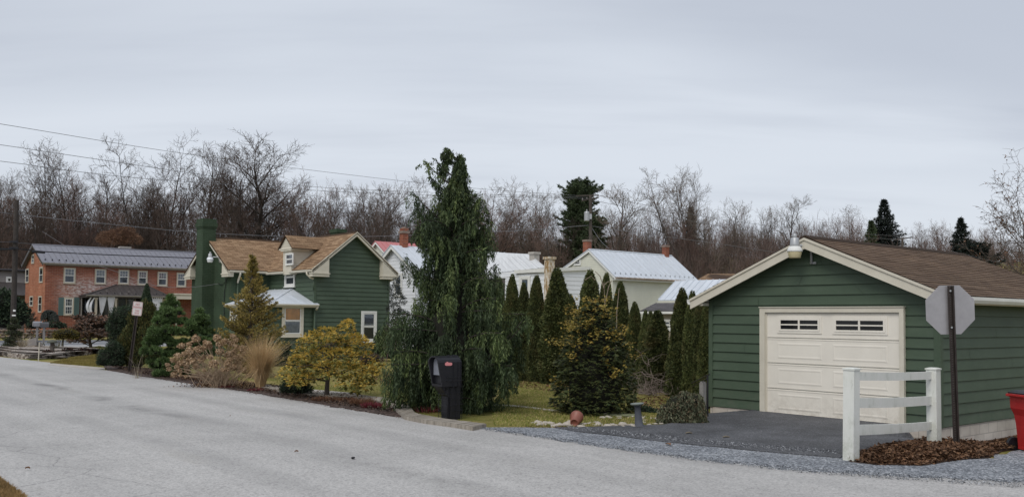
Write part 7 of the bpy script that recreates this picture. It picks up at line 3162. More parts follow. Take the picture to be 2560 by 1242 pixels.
for i, (px, py, lab) in enumerate(((120, 885, 'left of three maroon cushion plants in the rock bed'), (172, 880, 'middle of three maroon cushion plants in the rock bed'), (211, 879, 'right of three maroon cushion plants in the rock bed'))):
    bush('cushion_plant', (43, 45, 46)[i], [(px, py - 2, 14, 7)], m_leaf('maroon_leaf', [(.035, .016, .016), (.06, .025, .022), (.05, .035, .02)], .8, 3, .2, .05) if i == 0 else bpy.data.materials['maroon_leaf'], lab, 'plant', ln=.08, wd=.05, dens=500, group='maroon cushion plants in the rock bed')


def tuft(px, py, n, hgt, spread, wd, mat, label, seed, name='grass_tuft', cat_='grass clump'):
    g = drop(G(px, py))
    V, Fq = blades(n, np.random.default_rng(seed), hgt * .15, hgt, spread, wd, 5, .6)
    o = np_mesh(name, V, Fq, mat)
    o.location = g
    return tag(o, label, cat_)


PALEB = m_leaf('bleached_blade', [(.34, .28, .2), (.26, .22, .15), (.42, .36, .28)], .8, 4, .2, .1)
tuft(55, 880, 90, 1.0, .7, .03, PALEB, 'bleached thin grass tuft beside the wooden post', 3)
tuft(138, 882, 200, .7, .55, .02, m_leaf('grey_green_blade', [(.12, .12, .08), (.17, .16, .11)], .8, 3, .2, .1), 'grey-green wispy tuft behind the mushroom-shaped stone', 4)
tuft(342, 945, 16, 1.0, 1.1, .016, PALEB, 'few bare pale stems leaning beside the sign post', 9, 'dry_stem_tuft', 'plant')


def heath(px, py, r, h, lab, n=900, mat=None):
    g = drop(G(px, py, .02))
    rs = np.random.default_rng(int(px))
    a = rs.uniform(0, 6.283, n)
    q = r * np.sqrt(rs.random(n))
    c = np.stack([q * np.cos(a), q * .7 * np.sin(a), np.zeros(n)], 1)
    d = np.stack([np.cos(a) * .6, np.sin(a) * .6, np.ones(n)], 1) + rs.normal(size=(n, 3)) * .35
    V, Fq = cards(c, d, h * rs.uniform(.5, 1.1, n), .014)
    o = np_mesh('heath_plant', V, Fq, mat or L_RED)
    o.location = g
    tag(o, lab, 'plant', 'low red plants in the mulch bed')


heath(932, 1018, .22, .15, 'bright crimson heath clump near the curved edging')
heath(905, 1012, .22, .22, 'brownish red spiky heath left of the crimson clump', 500, L_RUST)
heath(640, 976, .18, .09, 'small crimson plant at the foot of the straw grass')
heath(565, 967, .2, .08, 'flat crimson plant at the foot of the hydrangea')
heath(835, 1000, .5, .12, 'spreading rusty plant right of the golden evergreen trunk', 900, L_RUST)
heath(1075, 1030, .25, .2, 'thin reddish twigs beside the mailbox post', 60, L_RED)
# ------------------------------------------------------------------ bare trees


def grow(seed, height=10.0, r0=.16, clear=.3, limbs=9, ang=(28, 55), sub=(5, 5, 4), wander=.10, up=.10, lens=(.42, .55, .6, .6), fork=0, rmin=.0095, limb_len=None, multi=1):
    """bare tree skeleton -> (trunk MB, crown MB)"""
    rg = random.Random(seed)
    tm, cm = MB(), MB()

    def perp(d, az):
        u = d.orthogonal().normalized()
        w = d.cross(u)
        return u * math.cos(az) + w * math.sin(az)

    def branch(p, d, L, r, lvl):
        n = (9, 6, 4, 3, 2)[lvl]
        pts, rr, dirs = [p.copy()], [r], [d.copy()]
        for i in range(n):
            d = (d + Vector((rg.gauss(0, wander), rg.gauss(0, wander), rg.gauss(0, wander) + up * (.5 if lvl else .3)))).normalized()
            p = p + d * (L / n)
            pts.append(p.copy())
            rr.append(max(rmin * .55, r * (1 - (.75 if lvl else .82) * (i + 1) / n)))
            dirs.append(d.copy())
        mb = tm if lvl <= 1 else cm
        mb.tube(pts, rr, (8, 5, 4, 3, 3)[lvl])
        return pts, rr, dirs

    def kids(pts, rr, dirs, L, lvl, cnt, lo):
        n = len(pts) - 1
        az = rg.uniform(0, 6.28)
        for i in range(cnt):
            f = lo + (1 - lo) * ((i + rg.random()) / cnt)
            k = min(int(f * n), n - 1)
            q = f * n - k
            p = pts[k].lerp(pts[k + 1], q)
            d = dirs[k + 1]
            az += 2.4 + rg.uniform(-.5, .5)
            a = rad(rg.uniform(*ang)) * (1.0 if lvl < 3 else 1.1)
            nd = (d * math.cos(a) + perp(d, az) * math.sin(a)).normalized()
            l = L * lens[lvl - 1] * rg.uniform(.65, 1.2) * (1.15 - .55 * f if lvl == 1 else 1)
            r = max(rmin * (1.6 if lvl < 3 else 1), rr[k] * rg.uniform(.45, .68))
            c = branch(p, nd, l, r, lvl)
            if lvl - 1 < len(sub):
                kids(*c, l, lvl + 1, sub[lvl - 1], .22)

    for s in range(multi):
        a = 2 * PI * s / max(1, multi) + rg.uniform(0, 1)
        d0 = Vector((math.cos(a) * .18, math.sin(a) * .18, 1)).normalized() if multi > 1 else Vector((rg.gauss(0, .03), rg.gauss(0, .03), 1)).normalized()
        base = Vector((math.cos(a) * .2, math.sin(a) * .2, -.3)) if multi > 1 else Vector((0, 0, -.3))
        H_ = height * (rg.uniform(.8, 1) if multi > 1 else .93)
        t = branch(base, d0, H_, r0 * (.8 if multi > 1 else 1), 0)
        kids(*t, H_, 1, limbs, clear)
    # normalise height to 10
    top = max(v[2] for v in tm.v + cm.v)
    k = 10.0 / top
    for m in (tm, cm):
        m.v = [(x * k, y * k, z * k) for x, y, z in m.v]
    return tm, cm


CRN = {'dark': m_plain('dark_twigs', (.090, .067, .055), .95, .3, .4), 'red': m_plain('reddish_twigs', (.155, .10, .082), .95, .3, .4), 'grey': m_plain('grey_twigs', (.15, .122, .10), .95, .3, .4)}
BRUSH = {'red': m_leaf('reddish_brush', [(.11, .078, .066), (.16, .112, .096), (.20, .15, .13), (.13, .10, .09)], .95, .12, .35, 0), 'dark': m_leaf('dark_brush', [(.08, .062, .054), (.115, .088, .075), (.145, .112, .097)], .95, .12, .3, 0), 'grey': m_leaf('grey_brush', [(.14, .11, .09), (.20, .165, .14), (.25, .20, .165)], .95, .12, .3, 0)}
KIND = {
    'broad': dict(height=10, r0=.22, clear=.24, limbs=17, ang=(26, 52), sub=(6, 6, 6), wander=.09, up=.13, lens=(.40, .55, .5, .5)),
    'upright': dict(height=10, r0=.15, clear=.30, limbs=12, ang=(22, 45), sub=(6, 5, 5), wander=.10, up=.12, lens=(.36, .52, .55, .5)),
    'vase': dict(height=10, r0=.13, clear=.22, limbs=8, ang=(18, 40), sub=(5, 5, 5), wander=.09, up=.12, lens=(.42, .5, .5, .5), multi=3),
    'thin': dict(height=10, r0=.10, clear=.48, limbs=9, ang=(30, 55), sub=(5, 5, 4), wander=.08, up=.08, lens=(.30, .52, .55, .5)),
    'fork': dict(height=10, r0=.11, clear=.5, limbs=8, ang=(30, 58), sub=(5, 5, 4), wander=.09, up=.07, lens=(.28, .5, .5, .5), multi=2),
    'brushy': dict(height=10, r0=.13, clear=.15, limbs=14, ang=(22, 48), sub=(6, 6, 5), wander=.08, up=.12, lens=(.42, .5, .5, .45), rmin=.0095),
}
PROTO = {}


def tree_meshes(kind, var, tone):
    key = (kind, var, tone)
    if key not in PROTO:
        mk = (kind, var)
        if mk not in PROTO:
            PROTO[mk] = grow(100 + 17 * var + 31 * len(kind), **KIND[kind])
        tm, cm = PROTO[mk]

        def mesh(mb, name, mat):
            me = bpy.data.meshes.new(name)
            me.from_pydata(mb.v, [], mb.f)
            me.materials.append(mat)
            return me
        tv = max(tm.v + cm.v, key=lambda q: q[2])
        PROTO[key] = (mesh(tm, 'trunk', M['barkd'] if tone != 'grey' else M['bark']), mesh(cm, 'crown', CRN[tone]), Vector((tv[0], tv[1], 0)))
    return PROTO[key]


def bare_tree(px, top, D, kind, var, tone, wide, label, group, rz=None, name='bare_tree'):
    tp = P(px, top, D)
    g = drop(tp)
    h = tp.z - g.z
    t = thing(name, g, label, 'tree', group, rz if rz is not None else (px * 1.7) % 6.28)
    a, b, tv = tree_meshes(kind, var, tone)
    link('trunk', a, t)
    link('crown', b, t)
    s = h / 10
    t.scale = (s * wide, s * wide, s)
    off = Matrix.Rotation(t.rotation_euler[2], 3, 'Z') @ tv * s * wide
    g2 = drop(Vector((g.x - off.x, g.y - off.y, 0)))
    s = (tp.z - g2.z) / 10
    t.scale = (s * wide, s * wide, s)
    t.location = g2
    return t


NAMED = [
    (30, 420, 118, 'broad', 0, 'dark', .8, 'bare tree at the far left edge behind the utility pole'),
    (62, 350, 122, 'thin', 0, 'dark', .9, 'slim tall bare tree rising just right of the left utility pole'),
    (112, 362, 124, 'upright', 0, 'dark', 1.0, 'bare tree above the left gable of the brick house'),
    (142, 350, 126, 'thin', 1, 'dark', .8, 'thin-topped bare tree right of the one over the brick gable'),
    (185, 400, 120, 'vase', 0, 'red', 1.0, 'bushy reddish bare tree over the left end of the grey metal roof'),
    (225, 415, 128, 'upright', 1, 'dark', .9, 'bare tree just left of the lone tall forked tree'),
    (292, 326, 119, 'fork', 0, 'dark', .75, 'lone tall forked bare tree above the brick house roof'),
    (345, 425, 120, 'brushy', 0, 'dark', .9, 'round-topped bare tree right of the lone tall forked tree'),
    (392, 440, 128, 'upright', 0, 'dark', .8, 'bare tree in the dip left of the tall pair behind the green chimney'),
    (432, 368, 124, 'vase', 1, 'dark', 1.0, 'many-stemmed bare tree, first of the tall clump left of the spreading tree'),
    (492, 324, 126, 'thin', 0, 'dark', 1.1, 'tall thin bare tree directly above the green chimney'),
    (520, 350, 130, 'upright', 1, 'dark', .9, 'bare tree crowding the left side of the big spreading tree'),
    (598, 326, 116, 'broad', 1, 'dark', 1.35, 'biggest spreading bare tree with thick limbs behind the tan cottage roof'),
    (668, 358, 122, 'broad', 0, 'dark', .95, 'wide bare tree on the right flank of the biggest spreading tree'),
    (745, 408, 120, 'brushy', 1, 'red', 1.05, 'round reddish bare tree behind the cottage dormer'),
    (815, 440, 124, 'vase', 0, 'red', .9, 'bare tree above the cottage gable peak, reddish stems'),
    (868, 448, 128, 'upright', 1, 'grey', .9, 'thin grey bare tree left of the two-trunk tree by the red roof'),
    (928, 452, 114, 'broad', 0, 'dark', .9, 'dark bare tree with low spreading limbs behind the red-roofed house'),
    (985, 432, 118, 'brushy', 0, 'dark', .9, 'dense upright bare tree above the square brick chimney'),
    (1034, 428, 132, 'thin', 1, 'grey', 1.1, 'pale thin bare tree behind the left shoulder of the weeping evergreen'),
    (1178, 470, 130, 'thin', 0, 'grey', .9, 'pale thin bare tree behind the right shoulder of the weeping evergreen'),
    (1232, 443, 124, 'fork', 0, 'grey', .95, 'slender bare tree, first right of the weeping evergreen'),
    (1284, 438, 120, 'upright', 0, 'grey', 1.2, 'tall fan-topped bare tree above the weathered cottage roof'),
    (1345, 450, 122, 'vase', 1, 'grey', 1.0, 'leaning fan-topped bare tree left of the big dark pine'),
    (1376, 488, 118, 'brushy', 1, 'dark', .8, 'short dense bare tree touching the left of the big dark pine'),
    (1543, 456, 118, 'upright', 1, 'grey', 1.3, 'round-crowned bare tree right of the big dark pine'),
    (1602, 470, 124, 'thin', 1, 'grey', 1.0, 'thin bare tree above the cream house roof middle'),
    (1645, 424, 120, 'fork', 1, 'grey', 1.1, 'tall twisting bare tree above the cream house right chimney'),
    (1690, 410, 124, 'thin', 0, 'grey', 1.0, 'tall thin bare tree, left one of the high pair right of the cream house'),
    (1722, 404, 126, 'vase', 1, 'grey', .85, 'highest thin bare tree of the pair right of the cream house'),
    (1822, 488, 122, 'brushy', 0, 'grey', 1.0, 'low bushy bare tree between the high pair and the garage'),
    (1878, 500, 128, 'vase', 0, 'grey', 1.0, 'bare tree left of the garage lamp'),
    (1932, 510, 124, 'broad', 1, 'grey', .8, 'small spreading bare tree above the garage lamp'),
    (2026, 484, 124, 'upright', 1, 'grey', 1.1, 'round-topped bare tree over the garage ridge peak'),
    (2085, 520, 128, 'brushy', 1, 'red', .9, 'bushy bare tree behind the left of the garage roof'),
    (2140, 512, 134, 'thin', 1, 'grey', 1.2, 'pale bare tree just left of the dark spruce over the garage roof'),
    (2330, 545, 132, 'thin', 0, 'grey', 1.1, 'faint bare tree between the two dark spruces'),
    (2365, 555, 126, 'vase', 1, 'red', .9, 'bushy bare tree left of the smaller dark spruce'),
    (2475, 560, 124, 'brushy', 0, 'red', .9, 'low reddish bare tree under the limbs at the right edge'),
]
for row in NAMED:
    bare_tree(*row, 'bare trees on the hillside')
rg = random.Random(77)
k = 0
x = -60
while x < 2620:
    x += rg.uniform(7, 15) if x < 1150 else rg.uniform(8, 17)
    if 1400 < x < 1510:
        continue
    base_top = np.interp(x, [0, 200, 420, 560, 720, 900, 1050, 1300, 1500, 1700, 1900, 2200, 2600], [425, 445, 435, 420, 445, 470, 468, 478, 500, 490, 525, 545, 575])
    top = base_top + rg.uniform(-14, 95)
    D = rg.uniform(112, 146)
    kind = rg.choice(['upright', 'vase', 'thin', 'brushy', 'upright', 'thin', 'vase'])
    left = x < 1100
    tone = rg.choice(['dark', 'dark', 'red']) if left else rg.choice(['grey', 'red', 'red'])
    bare_tree(x, top, D, kind, rg.randint(0, 1), tone, rg.uniform(.75, 1.1), 'slim bare tree crowded among others on the hilltop', 'crowded bare trees on the hilltop', rg.uniform(0, 6.28))
    k += 1
print('filler trees', k)


def thicket():
    """brush on the slope under the trees: fans of thin twigs, nobody could count it"""
    rs = np.random.default_rng(4)
    parts = {}
    for (xa, xb, ta, tb, n, Da, Db, mat) in ((-60, 380, 500, 600, 130, 126, 148, 'red'), (-60, 330, 560, 640, 60, 108, 125, 'red'), (330, 1250, 565, 625, 190, 126, 148, 'dark'), (1180, 1420, 570, 620, 80, 122, 142, 'grey'), (1480, 2150, 560, 640, 260, 112, 146, 'red'), (2100, 2640, 585, 650, 130, 112, 146, 'red')):
        for _ in range(n):
            px = rs.uniform(xa, xb)
            D = rs.uniform(Da, Db)
            top = rs.uniform(ta, tb)
            tp = P(px, top, D)
            g = drop(tp)
            h = max(1.6, min(7.0, tp.z - g.z))
            m = 34
            a = rs.uniform(0, 2 * PI, m)
            sp = np.abs(rs.normal(0, .42, m))
            L = h * rs.uniform(.35, 1.0, m)
            d = np.stack([np.cos(a) * sp, np.sin(a) * sp, np.ones(m)], 1)
            b = np.array(g) + np.stack([rs.normal(0, h * .13, m), rs.normal(0, h * .13, m), rs.uniform(0, .45, m) * h * rs.random(m)], 1)
            parts.setdefault(mat, []).append(cards(b, d, L, .05))
            k = 7                                   # side twigs along each stem
            u = unit(d)
            f = rs.uniform(.25, .95, (m, k, 1))
            b2 = (b[:, None, :] + u[:, None, :] * L[:, None, None] * f).reshape(-1, 3)
            d2 = (u[:, None, :] + rs.normal(0, .42, (m, k, 3)) + np.array([0, 0, .15])).reshape(-1, 3)
            parts[mat].append(cards(b2, d2, rs.uniform(.10, .32, m * k) * h, .028))
    for mat, ps in parts.items():
        V, Fq = cat(ps)
        o = np_mesh('thicket', V, Fq, BRUSH[mat])
        tag(o, {'red': 'reddish-brown brushy thicket on the slope', 'dark': 'dark twiggy undergrowth beneath the hilltop trees', 'grey': 'tangled pale brush on the slope behind the white cottage'}[mat], 'undergrowth', None, 'stuff')


thicket()
bush('orange_thicket', 112, [(268, 596, 24, 15), (300, 590, 26, 18), (330, 600, 22, 15), (318, 580, 16, 11), (285, 604, 30, 12)], m_leaf('russet_brush', [(.20, .115, .075), (.28, .165, .105), (.16, .095, .065)], .9, .5, .2, .15), 'orange-brown leafy thicket above the brick house roof', 'thicket', ln=.32, wd=.05, dens=160, core=0)


# ------------------------------------------------------------------ conifers on the hill
def hill_conifer(px, top, basepx, D, halfpx, label, style='spruce', mat=None, seed=1):
    tp = P(px, top, D)
    g = drop(tp)
    ppm = F / D
    H_ = tp.z - g.z
    R_ = halfpx / ppm
    rg = random.Random(seed)
    t = thing('conifer', g, label, 'tree')
    m = MB()
    m.tube([(0, 0, -.3), (0, 0, H_ * .97)], [.25, .03], 7)
    C, O = [], []
    lv = int(H_ / .34)
    br = m
    for i in range(lv):
        f = (i + .5) / lv
        if style == 'spruce':
            if f < .05:
                continue
            r = R_ * (1 - f) ** .85 * rg.uniform(.7, 1.1) + .1
            nb, tilt = 9, -.25 + .5 * f
        else:
            if f < .22:
                continue
            r = R_ * (math.sqrt(max(.02, 1 - ((f - .66) / .36) ** 2)) if f > .66 else 1) * rg.uniform(.55, 1.12)
            nb, tilt = 10, .05 + .5 * f
        a0 = rg.uniform(0, 6)
        for k in range(nb):
            a = a0 + 2 * PI * k / nb + rg.uniform(-.25, .25)
            d = Vector((math.cos(a), math.sin(a), 0))
            rr = r * rg.uniform(.55, 1.15)
            b = Vector((0, 0, f * H_))
            tipz = tilt * rr
            br.tube([b, b + d * rr * .9 + UP * tipz * .9], [.05, .015], 3)
            n = max(3, int(rr / .22))
            for q in range(n):
                u = (q + .6) / n
                if u < .2:
                    continue
                p = b + d * rr * u + UP * (tipz * u - .12 * rr * u * (1 - u))
                s = Vector((-d.y, d.x, 0))
                for w in (-1, 0, 1):
                    C.append(np.array(p + s * w * .28 * rr * (1.1 - u) + UP * rg.uniform(-.1, .1)))
                    O.append(np.array(d + s * w * .6 + UP * (.5 if style == 'pine' else -.15)))
    m.build('trunk', M['barkd'], t)
    V, Fq = needle_tufts(np.array(C), np.array(O), 7 if style == 'spruce' else 10, .34 if style == 'spruce' else .36, .075, .5)
    np_mesh('foliage', V, Fq, mat or L_DARK, t)


L_PINEH = m_leaf('hill_pine_needle', [(.045, .065, .032), (.07, .098, .048), (.10, .13, .065)], .7, .5, .35, .08)
L_SPRH = m_leaf('black_spruce_needle', [(.012, .018, .016), (.02, .028, .024), (.03, .038, .03)], .8, .5, .3, .05)
hill_conifer(1452, 455, 640, 122, 58, 'big dark green pine with rounded top behind the tall utility pole', 'pine', L_PINEH, 5)
hill_conifer(1484, 545, 650, 118, 44, 'lower dark pine mass beneath the big rounded pine', 'pine', L_PINEH, 6)
hill_conifer(2210, 500, 620, 118, 98, 'pointed near-black spruce above the garage roof', 'spruce', L_SPRH, 7)
hill_conifer(2178, 552, 640, 114, 60, 'shorter olive spruce touching the left of the pointed black spruce', 'spruce', L_PINEH, 8)
hill_conifer(2402, 545, 700, 112, 78, 'dark spruce with ragged outline near the right edge', 'spruce', L_SPRH, 9)
hill_conifer(2440, 612, 700, 94, 60, 'low dark evergreen below the ragged spruce at right', 'pine', L_SPRH, 10)
hill_conifer(1727, 518, 620, 128, 42, 'dark reddish cedar at the foot of the high bare pair', 'spruce', m_leaf('cedar_brown_leaf', [(.045, .032, .025), (.06, .042, .032), (.045, .042, .025)], .9, .5, .3, .05), 11)


# ------------------------------------------------------------------ big nearer tree at the right edge
def right_tree():
    tm, cm = grow(911, height=10, r0=.2, clear=.25, limbs=12, ang=(30, 62), sub=(6, 6, 5), wander=.15, up=.06, lens=(.62, .55, .5, .5), rmin=.012)
    D = 46
    tp = P(2528, 372, D)
    g = drop(tp)
    tv = max(tm.v, key=lambda q: q[2])
    k_ = (tp.z - g.z) / 10
    off = Matrix.Rotation(2.1, 3, 'Z') @ Vector((tv[0], tv[1], 0)) * k_
    g = drop(Vector((g.x - off.x, g.y - off.y, 0)))
    t = thing('bare_tree', g, 'large nearer bare tree reaching in from the right edge with a few clinging leaves', 'tree', None, 2.1)
    s = (tp.z - g.z) / 10
    t.scale = (s * 1.0, s * 1.0, s)
    tm.build('trunk', M['bark'], t)
    cm.build('crown', m_plain('warm_grey_twigs', (.095, .075, .062), .95, .3, .6), t)
    vs = np.array(cm.v)
    pick = vs[NP.integers(0, len(vs), 1500)]
    pick = pick[NP.random(len(pick)) < .75]
    V, Fq = cards(pick, rdir(len(pick), -.5), NP.uniform(.07, .14, len(pick)), .06)
    np_mesh('leaves', V, Fq, L_RUST, t)
    # russet-leaved oak lower down
    bush('russet_oak', 70, [(2475, 694, 22, 14), (2508, 690, 20, 16), (2540, 698, 26, 18)], m_leaf('dull_oak_leaf', [(.075, .05, .038), (.11, .066, .045), (.06, .05, .042)], .85, 1, .25, .1), 'russet-leaved scrub oak behind the garage roof at right', 'tree', ln=.22, wd=.12, dens=40, core=0)


right_tree()


# ------------------------------------------------------------------ small bare shrubs
def bare_shrub(px, py, D, hpx, wide, seed, label, mat, kind='brushy', leaves=0, leafmat=None, name='bare_shrub', rmin=.012, base=None):
    g = drop(base if base is not None else G(px, py))
    D = g.y
    h = hpx / (F / D)
    kw = dict(KIND[kind])
    kw['rmin'] = rmin * 10 / h
    kw['clear'] = .12
    tm, cm = grow(seed, **kw)
    t = thing(name, g, label, 'shrub')
    s = h / 10
    t.scale = (s * wide, s * wide, s)
    tm.build('stems', mat, t)
    cm.build('twigs', mat, t)
    if leaves:
        vs = np.array(cm.v)
        pick = vs[NP.integers(0, len(vs), leaves)]
        V, Fq = cards(pick, rdir(len(pick), -.3), NP.uniform(.5, 1.0, len(pick)) * .085 / s, .05 / s)
        np_mesh('leaves', V, Fq, leafmat, t)
    return t


bare_shrub(228, 871, 0, 92, 2.7, 301, 'low spreading shrub with clinging russet leaves in the corner lawn', TWIG, 'broad', 3200, m_leaf('tawny_leaf', [(.22, .115, .075), (.30, .17, .115), (.36, .22, .155)], .8, 2, .2, .25), 'russet_shrub', .02)
bare_shrub(75, 838, 0, 62, .8, 302, 'bare grey shrub by the left corner of the brick house', TWIG, 'brushy', rmin=.02)
bare_shrub(968, 905, 0, 118, .75, 303, 'bare pinkish twiggy shrub right of the cottage window', m_plain('rosy_twig', (.14, .095, .085), .9, .25, 5), 'brushy', rmin=.008, base=P(965, 900, 41.5))
bare_shrub(995, 690, 0, 60, 1, 304, 'thin bare shrub between the cottage and the white house', TWIG, 'thin', rmin=.012, base=P(1003, 850, 46))


def contorted():
    g = drop(G(1625, 985))
    D = g.y
    t = thing('contorted_shrub', g, 'tangled bare contorted shrub with twisting grey twigs left of the weeping juniper', 'shrub')
    rg = random.Random(21)
    m = MB()
    ppm = F / D

    def run(p, d, L, r, lvl):
        n = int(L / .06) + 3
        pts = [p.copy()]
        w = Vector((rg.gauss(0, 1), rg.gauss(0, 1), rg.gauss(0, 1)))
        for i in range(n):
            w = (w + Vector((rg.gauss(0, .8), rg.gauss(0, .8), rg.gauss(0, .8)))).normalized()
            d = (d + w * .38 - UP * (.10 * i / n)).normalized()
            p = p + d * .06
            p.z = max(p.z, .05)
            pts.append(p.copy())
        m.tube(pts, [r * (1 - .7 * i / n) for i in range(n + 1)], 4)
        if lvl < 2:
            for _ in range(5 if lvl == 0 else 3):
                q = rg.randint(n // 4, n)
                run(pts[q], Vector((rg.gauss(0, 1), rg.gauss(0, 1), rg.gauss(.1, .6))).normalized(), L * .6, r * .55, lvl + 1)
    for k in range(9):
        a = rg.uniform(0, 6.28)
        run(Vector((rg.gauss(0, .1), rg.gauss(0, .1), 0)), Vector((math.cos(a) * .6, math.sin(a) * .6, 1)).normalized(), rg.uniform(.7, 1.25), .016, 0)
    m.build('twisted_stems', m_plain('grey_contorted_bark', (.20, .16, .135), .9, .3, 8), t)


contorted()
# thin bare sapling in front of the cream house
sap = MB()
_g = drop(G(1500, 965))
for pts in (((1512, 940), (1516, 830), (1512, 760), (1510, 705)), ((1512, 760), (1522, 715), (1530, 700)), ((1510, 720), (1500, 690), (1488, 678)), ((1511, 712), (1520, 704), (1528, 704)), ((1540, 900), (1542, 780), (1548, 720)), ((1488, 700), (1478, 690), (1462, 700))):
    sap.tube([P(x, y, 25.6) - _g for x, y in pts], [.014 - .0026 * i for i in range(len(pts))], 5)
o = sap.build('bare_sapling', m_plain('pale_sapling_bark', (.26, .21, .16), .9, .3, 6))
o.location = _g
tag(o, 'spindly pale bare sapling in front of the cream house corner', 'sapling')


# ------------------------------------------------------------------ litter, blades, chips
def scatter_poly(pts, n, rs):
    xs = [p.x for p in pts]
    ys = [p.y for p in pts]
    out = []
    while len(out) < n:
        q = np.stack([rs.uniform(min(xs), max(xs), n * 2), rs.uniform(min(ys), max(ys), n * 2)], 1)
        ins = np.zeros(len(q), bool)
        j = len(pts) - 1
        for i in range(len(pts)):
            yi, yj, xi, xj = pts[i].y, pts[j].y, pts[i].x, pts[j].x
            c = ((yi > q[:, 1]) != (yj > q[:, 1])) & (q[:, 0] < (xj - xi) * (q[:, 1] - yi) / (yj - yi + 1e-12) + xi)
            ins ^= c
            j = i
        out += [tuple(v) for v in q[ins]]
    return np.array(out[:n])


def litter(name, px, n, ln, mat, label, lift=.02, mound=0.0, cat_='leaf litter', base_z=0.0, flat=.35):
    rs = np.random.default_rng(n)
    poly = [G(*p) for p in px]
    c = scatter_poly(poly, n, rs)
    cx, cy = c.mean(0)
    sx, sy = c.std(0)
    m = np.exp(-(((c[:, 0] - cx) / sx) ** 2 + ((c[:, 1] - cy) / sy) ** 2) * .35) * mound
    z = np.array([gz(x, y) for x, y in c]) + base_z + m * rs.uniform(.5, 1, n) + rs.uniform(0, lift, n)
    C = np.column_stack([c, z])
    d = unit(rs.normal(size=(n, 3)) * np.array([1, 1, flat]))
    nr = rs.normal(size=(n, 3)) * np.array([.5, .5, .3]) + np.array([0, 0, 1])
    V, Fq = cards(C, d, ln * rs.uniform(.6, 1.3, n), ln * rs.uniform(.35, .7, n), nr, .12)
    o = np_mesh(name, V, Fq, mat)
    tag(o, label, cat_, None, 'stuff')


litter('leaf_litter', [(2118, 1140), (2200, 1120), (2300, 1108), (2345, 1088), (2420, 1070), (2500, 1055), (2560, 1045), (2600, 1110), (2500, 1130), (2470, 1146), (2400, 1152), (2300, 1166), (2190, 1164), (2125, 1154)], 15000, .062, L_BRN, 'pile of brown fallen leaves round the fence posts and stop sign', .04, .06)
litter('leaf_litter', [(2140, 1146), (2220, 1128), (2330, 1112), (2400, 1116), (2440, 1135), (2300, 1160), (2190, 1160)], 8000, .065, L_BRN, 'pile of brown fallen leaves round the fence posts and stop sign', .05, .12)
sheet('leaf_bed', [G(*p) for p in ((2112, 1142), (2200, 1118), (2300, 1108), (2345, 1086), (2420, 1060), (2500, 1040), (2600, 1030), (2620, 1108), (2500, 1130), (2470, 1146), (2400, 1152), (2300, 1166), (2190, 1164), (2125, 1156))], .018, m_plain('leaf_mould', (.05, .03, .02), .95, .5, 9), .03, .25, 13, .2)
litter('fallen_leaves', [(1285, 952), (1330, 950), (1400, 962), (1480, 975), (1420, 985), (1330, 975), (1280, 968)], 1500, .08, L_BRN, 'brown fallen leaves on the lawn under the arborvitae row')
litter('fallen_leaves', [(1570, 990), (1680, 985), (1770, 1000), (1740, 1030), (1640, 1020), (1560, 1010)], 1500, .08, L_BRN, 'brown fallen leaves on the lawn under the arborvitae row')
litter('fallen_leaves', [(930, 935), (1000, 925), (1030, 950), (985, 968), (925, 955)], 900, .09, L_BRN, 'brown fallen leaves on the lawn left of the weeping evergreen')
litter('fallen_leaves', [(1380, 1010), (1440, 1018), (1580, 1030), (1560, 1042), (1400, 1030)], 500, .07, L_BRN, 'brown fallen leaves round the gold-tipped evergreen')
litter('mulch_chips', [(260, 912), (440, 930), (560, 952), (700, 968), (800, 982), (900, 994), (985, 1010), (1015, 1036), (880, 1022), (730, 996), (600, 974), (450, 952), (330, 934)], 9000, .055, m_leaf('bark_chip', [(.03, .018, .014), (.06, .04, .03), (.10, .07, .055), (.14, .09, .06)], .9, 2, .2, 0), 'dark bark chips and leaf bits covering the roadside bed', .05, 0, 'mulch', .025)
litter('fallen_leaves', [(400, 938), (440, 936), (620, 956), (700, 970), (690, 985), (600, 972), (500, 957), (430, 947)], 1500, .07, L_BRN, 'brown leaf bits at the foot of the hydrangea', .06, .03)
litter('fallen_leaves', [(1300, 1066), (1500, 1068), (1560, 1068), (1500, 1072), (1330, 1070)], 160, .05, L_BRN, 'scattered leaf bits along the driveway edge')

L_LAWN = m_leaf('lawn_blade', [(.14, .18, .036), (.22, .23, .05), (.34, .295, .10), (.44, .35, .17), (.19, .21, .05)], .8, .35, .4, .15)


def lawn(px, n, h, label, mat=None, w=.012):
    rs = np.random.default_rng(n + 1)
    c = scatter_poly([G(*p) for p in px], n, rs)
    z = np.array([gz(x, y) for x, y in c])
    d = np.stack([rs.normal(0, .45, n), rs.normal(0, .45, n), np.ones(n)], 1)
    V, Fq = cards(np.column_stack([c, z]), d, h * rs.uniform(.5, 1.2, n), w)
    o = np_mesh('lawn_grass', V, Fq, mat or L_LAWN)
    tag(o, label, 'grass', None, 'stuff')


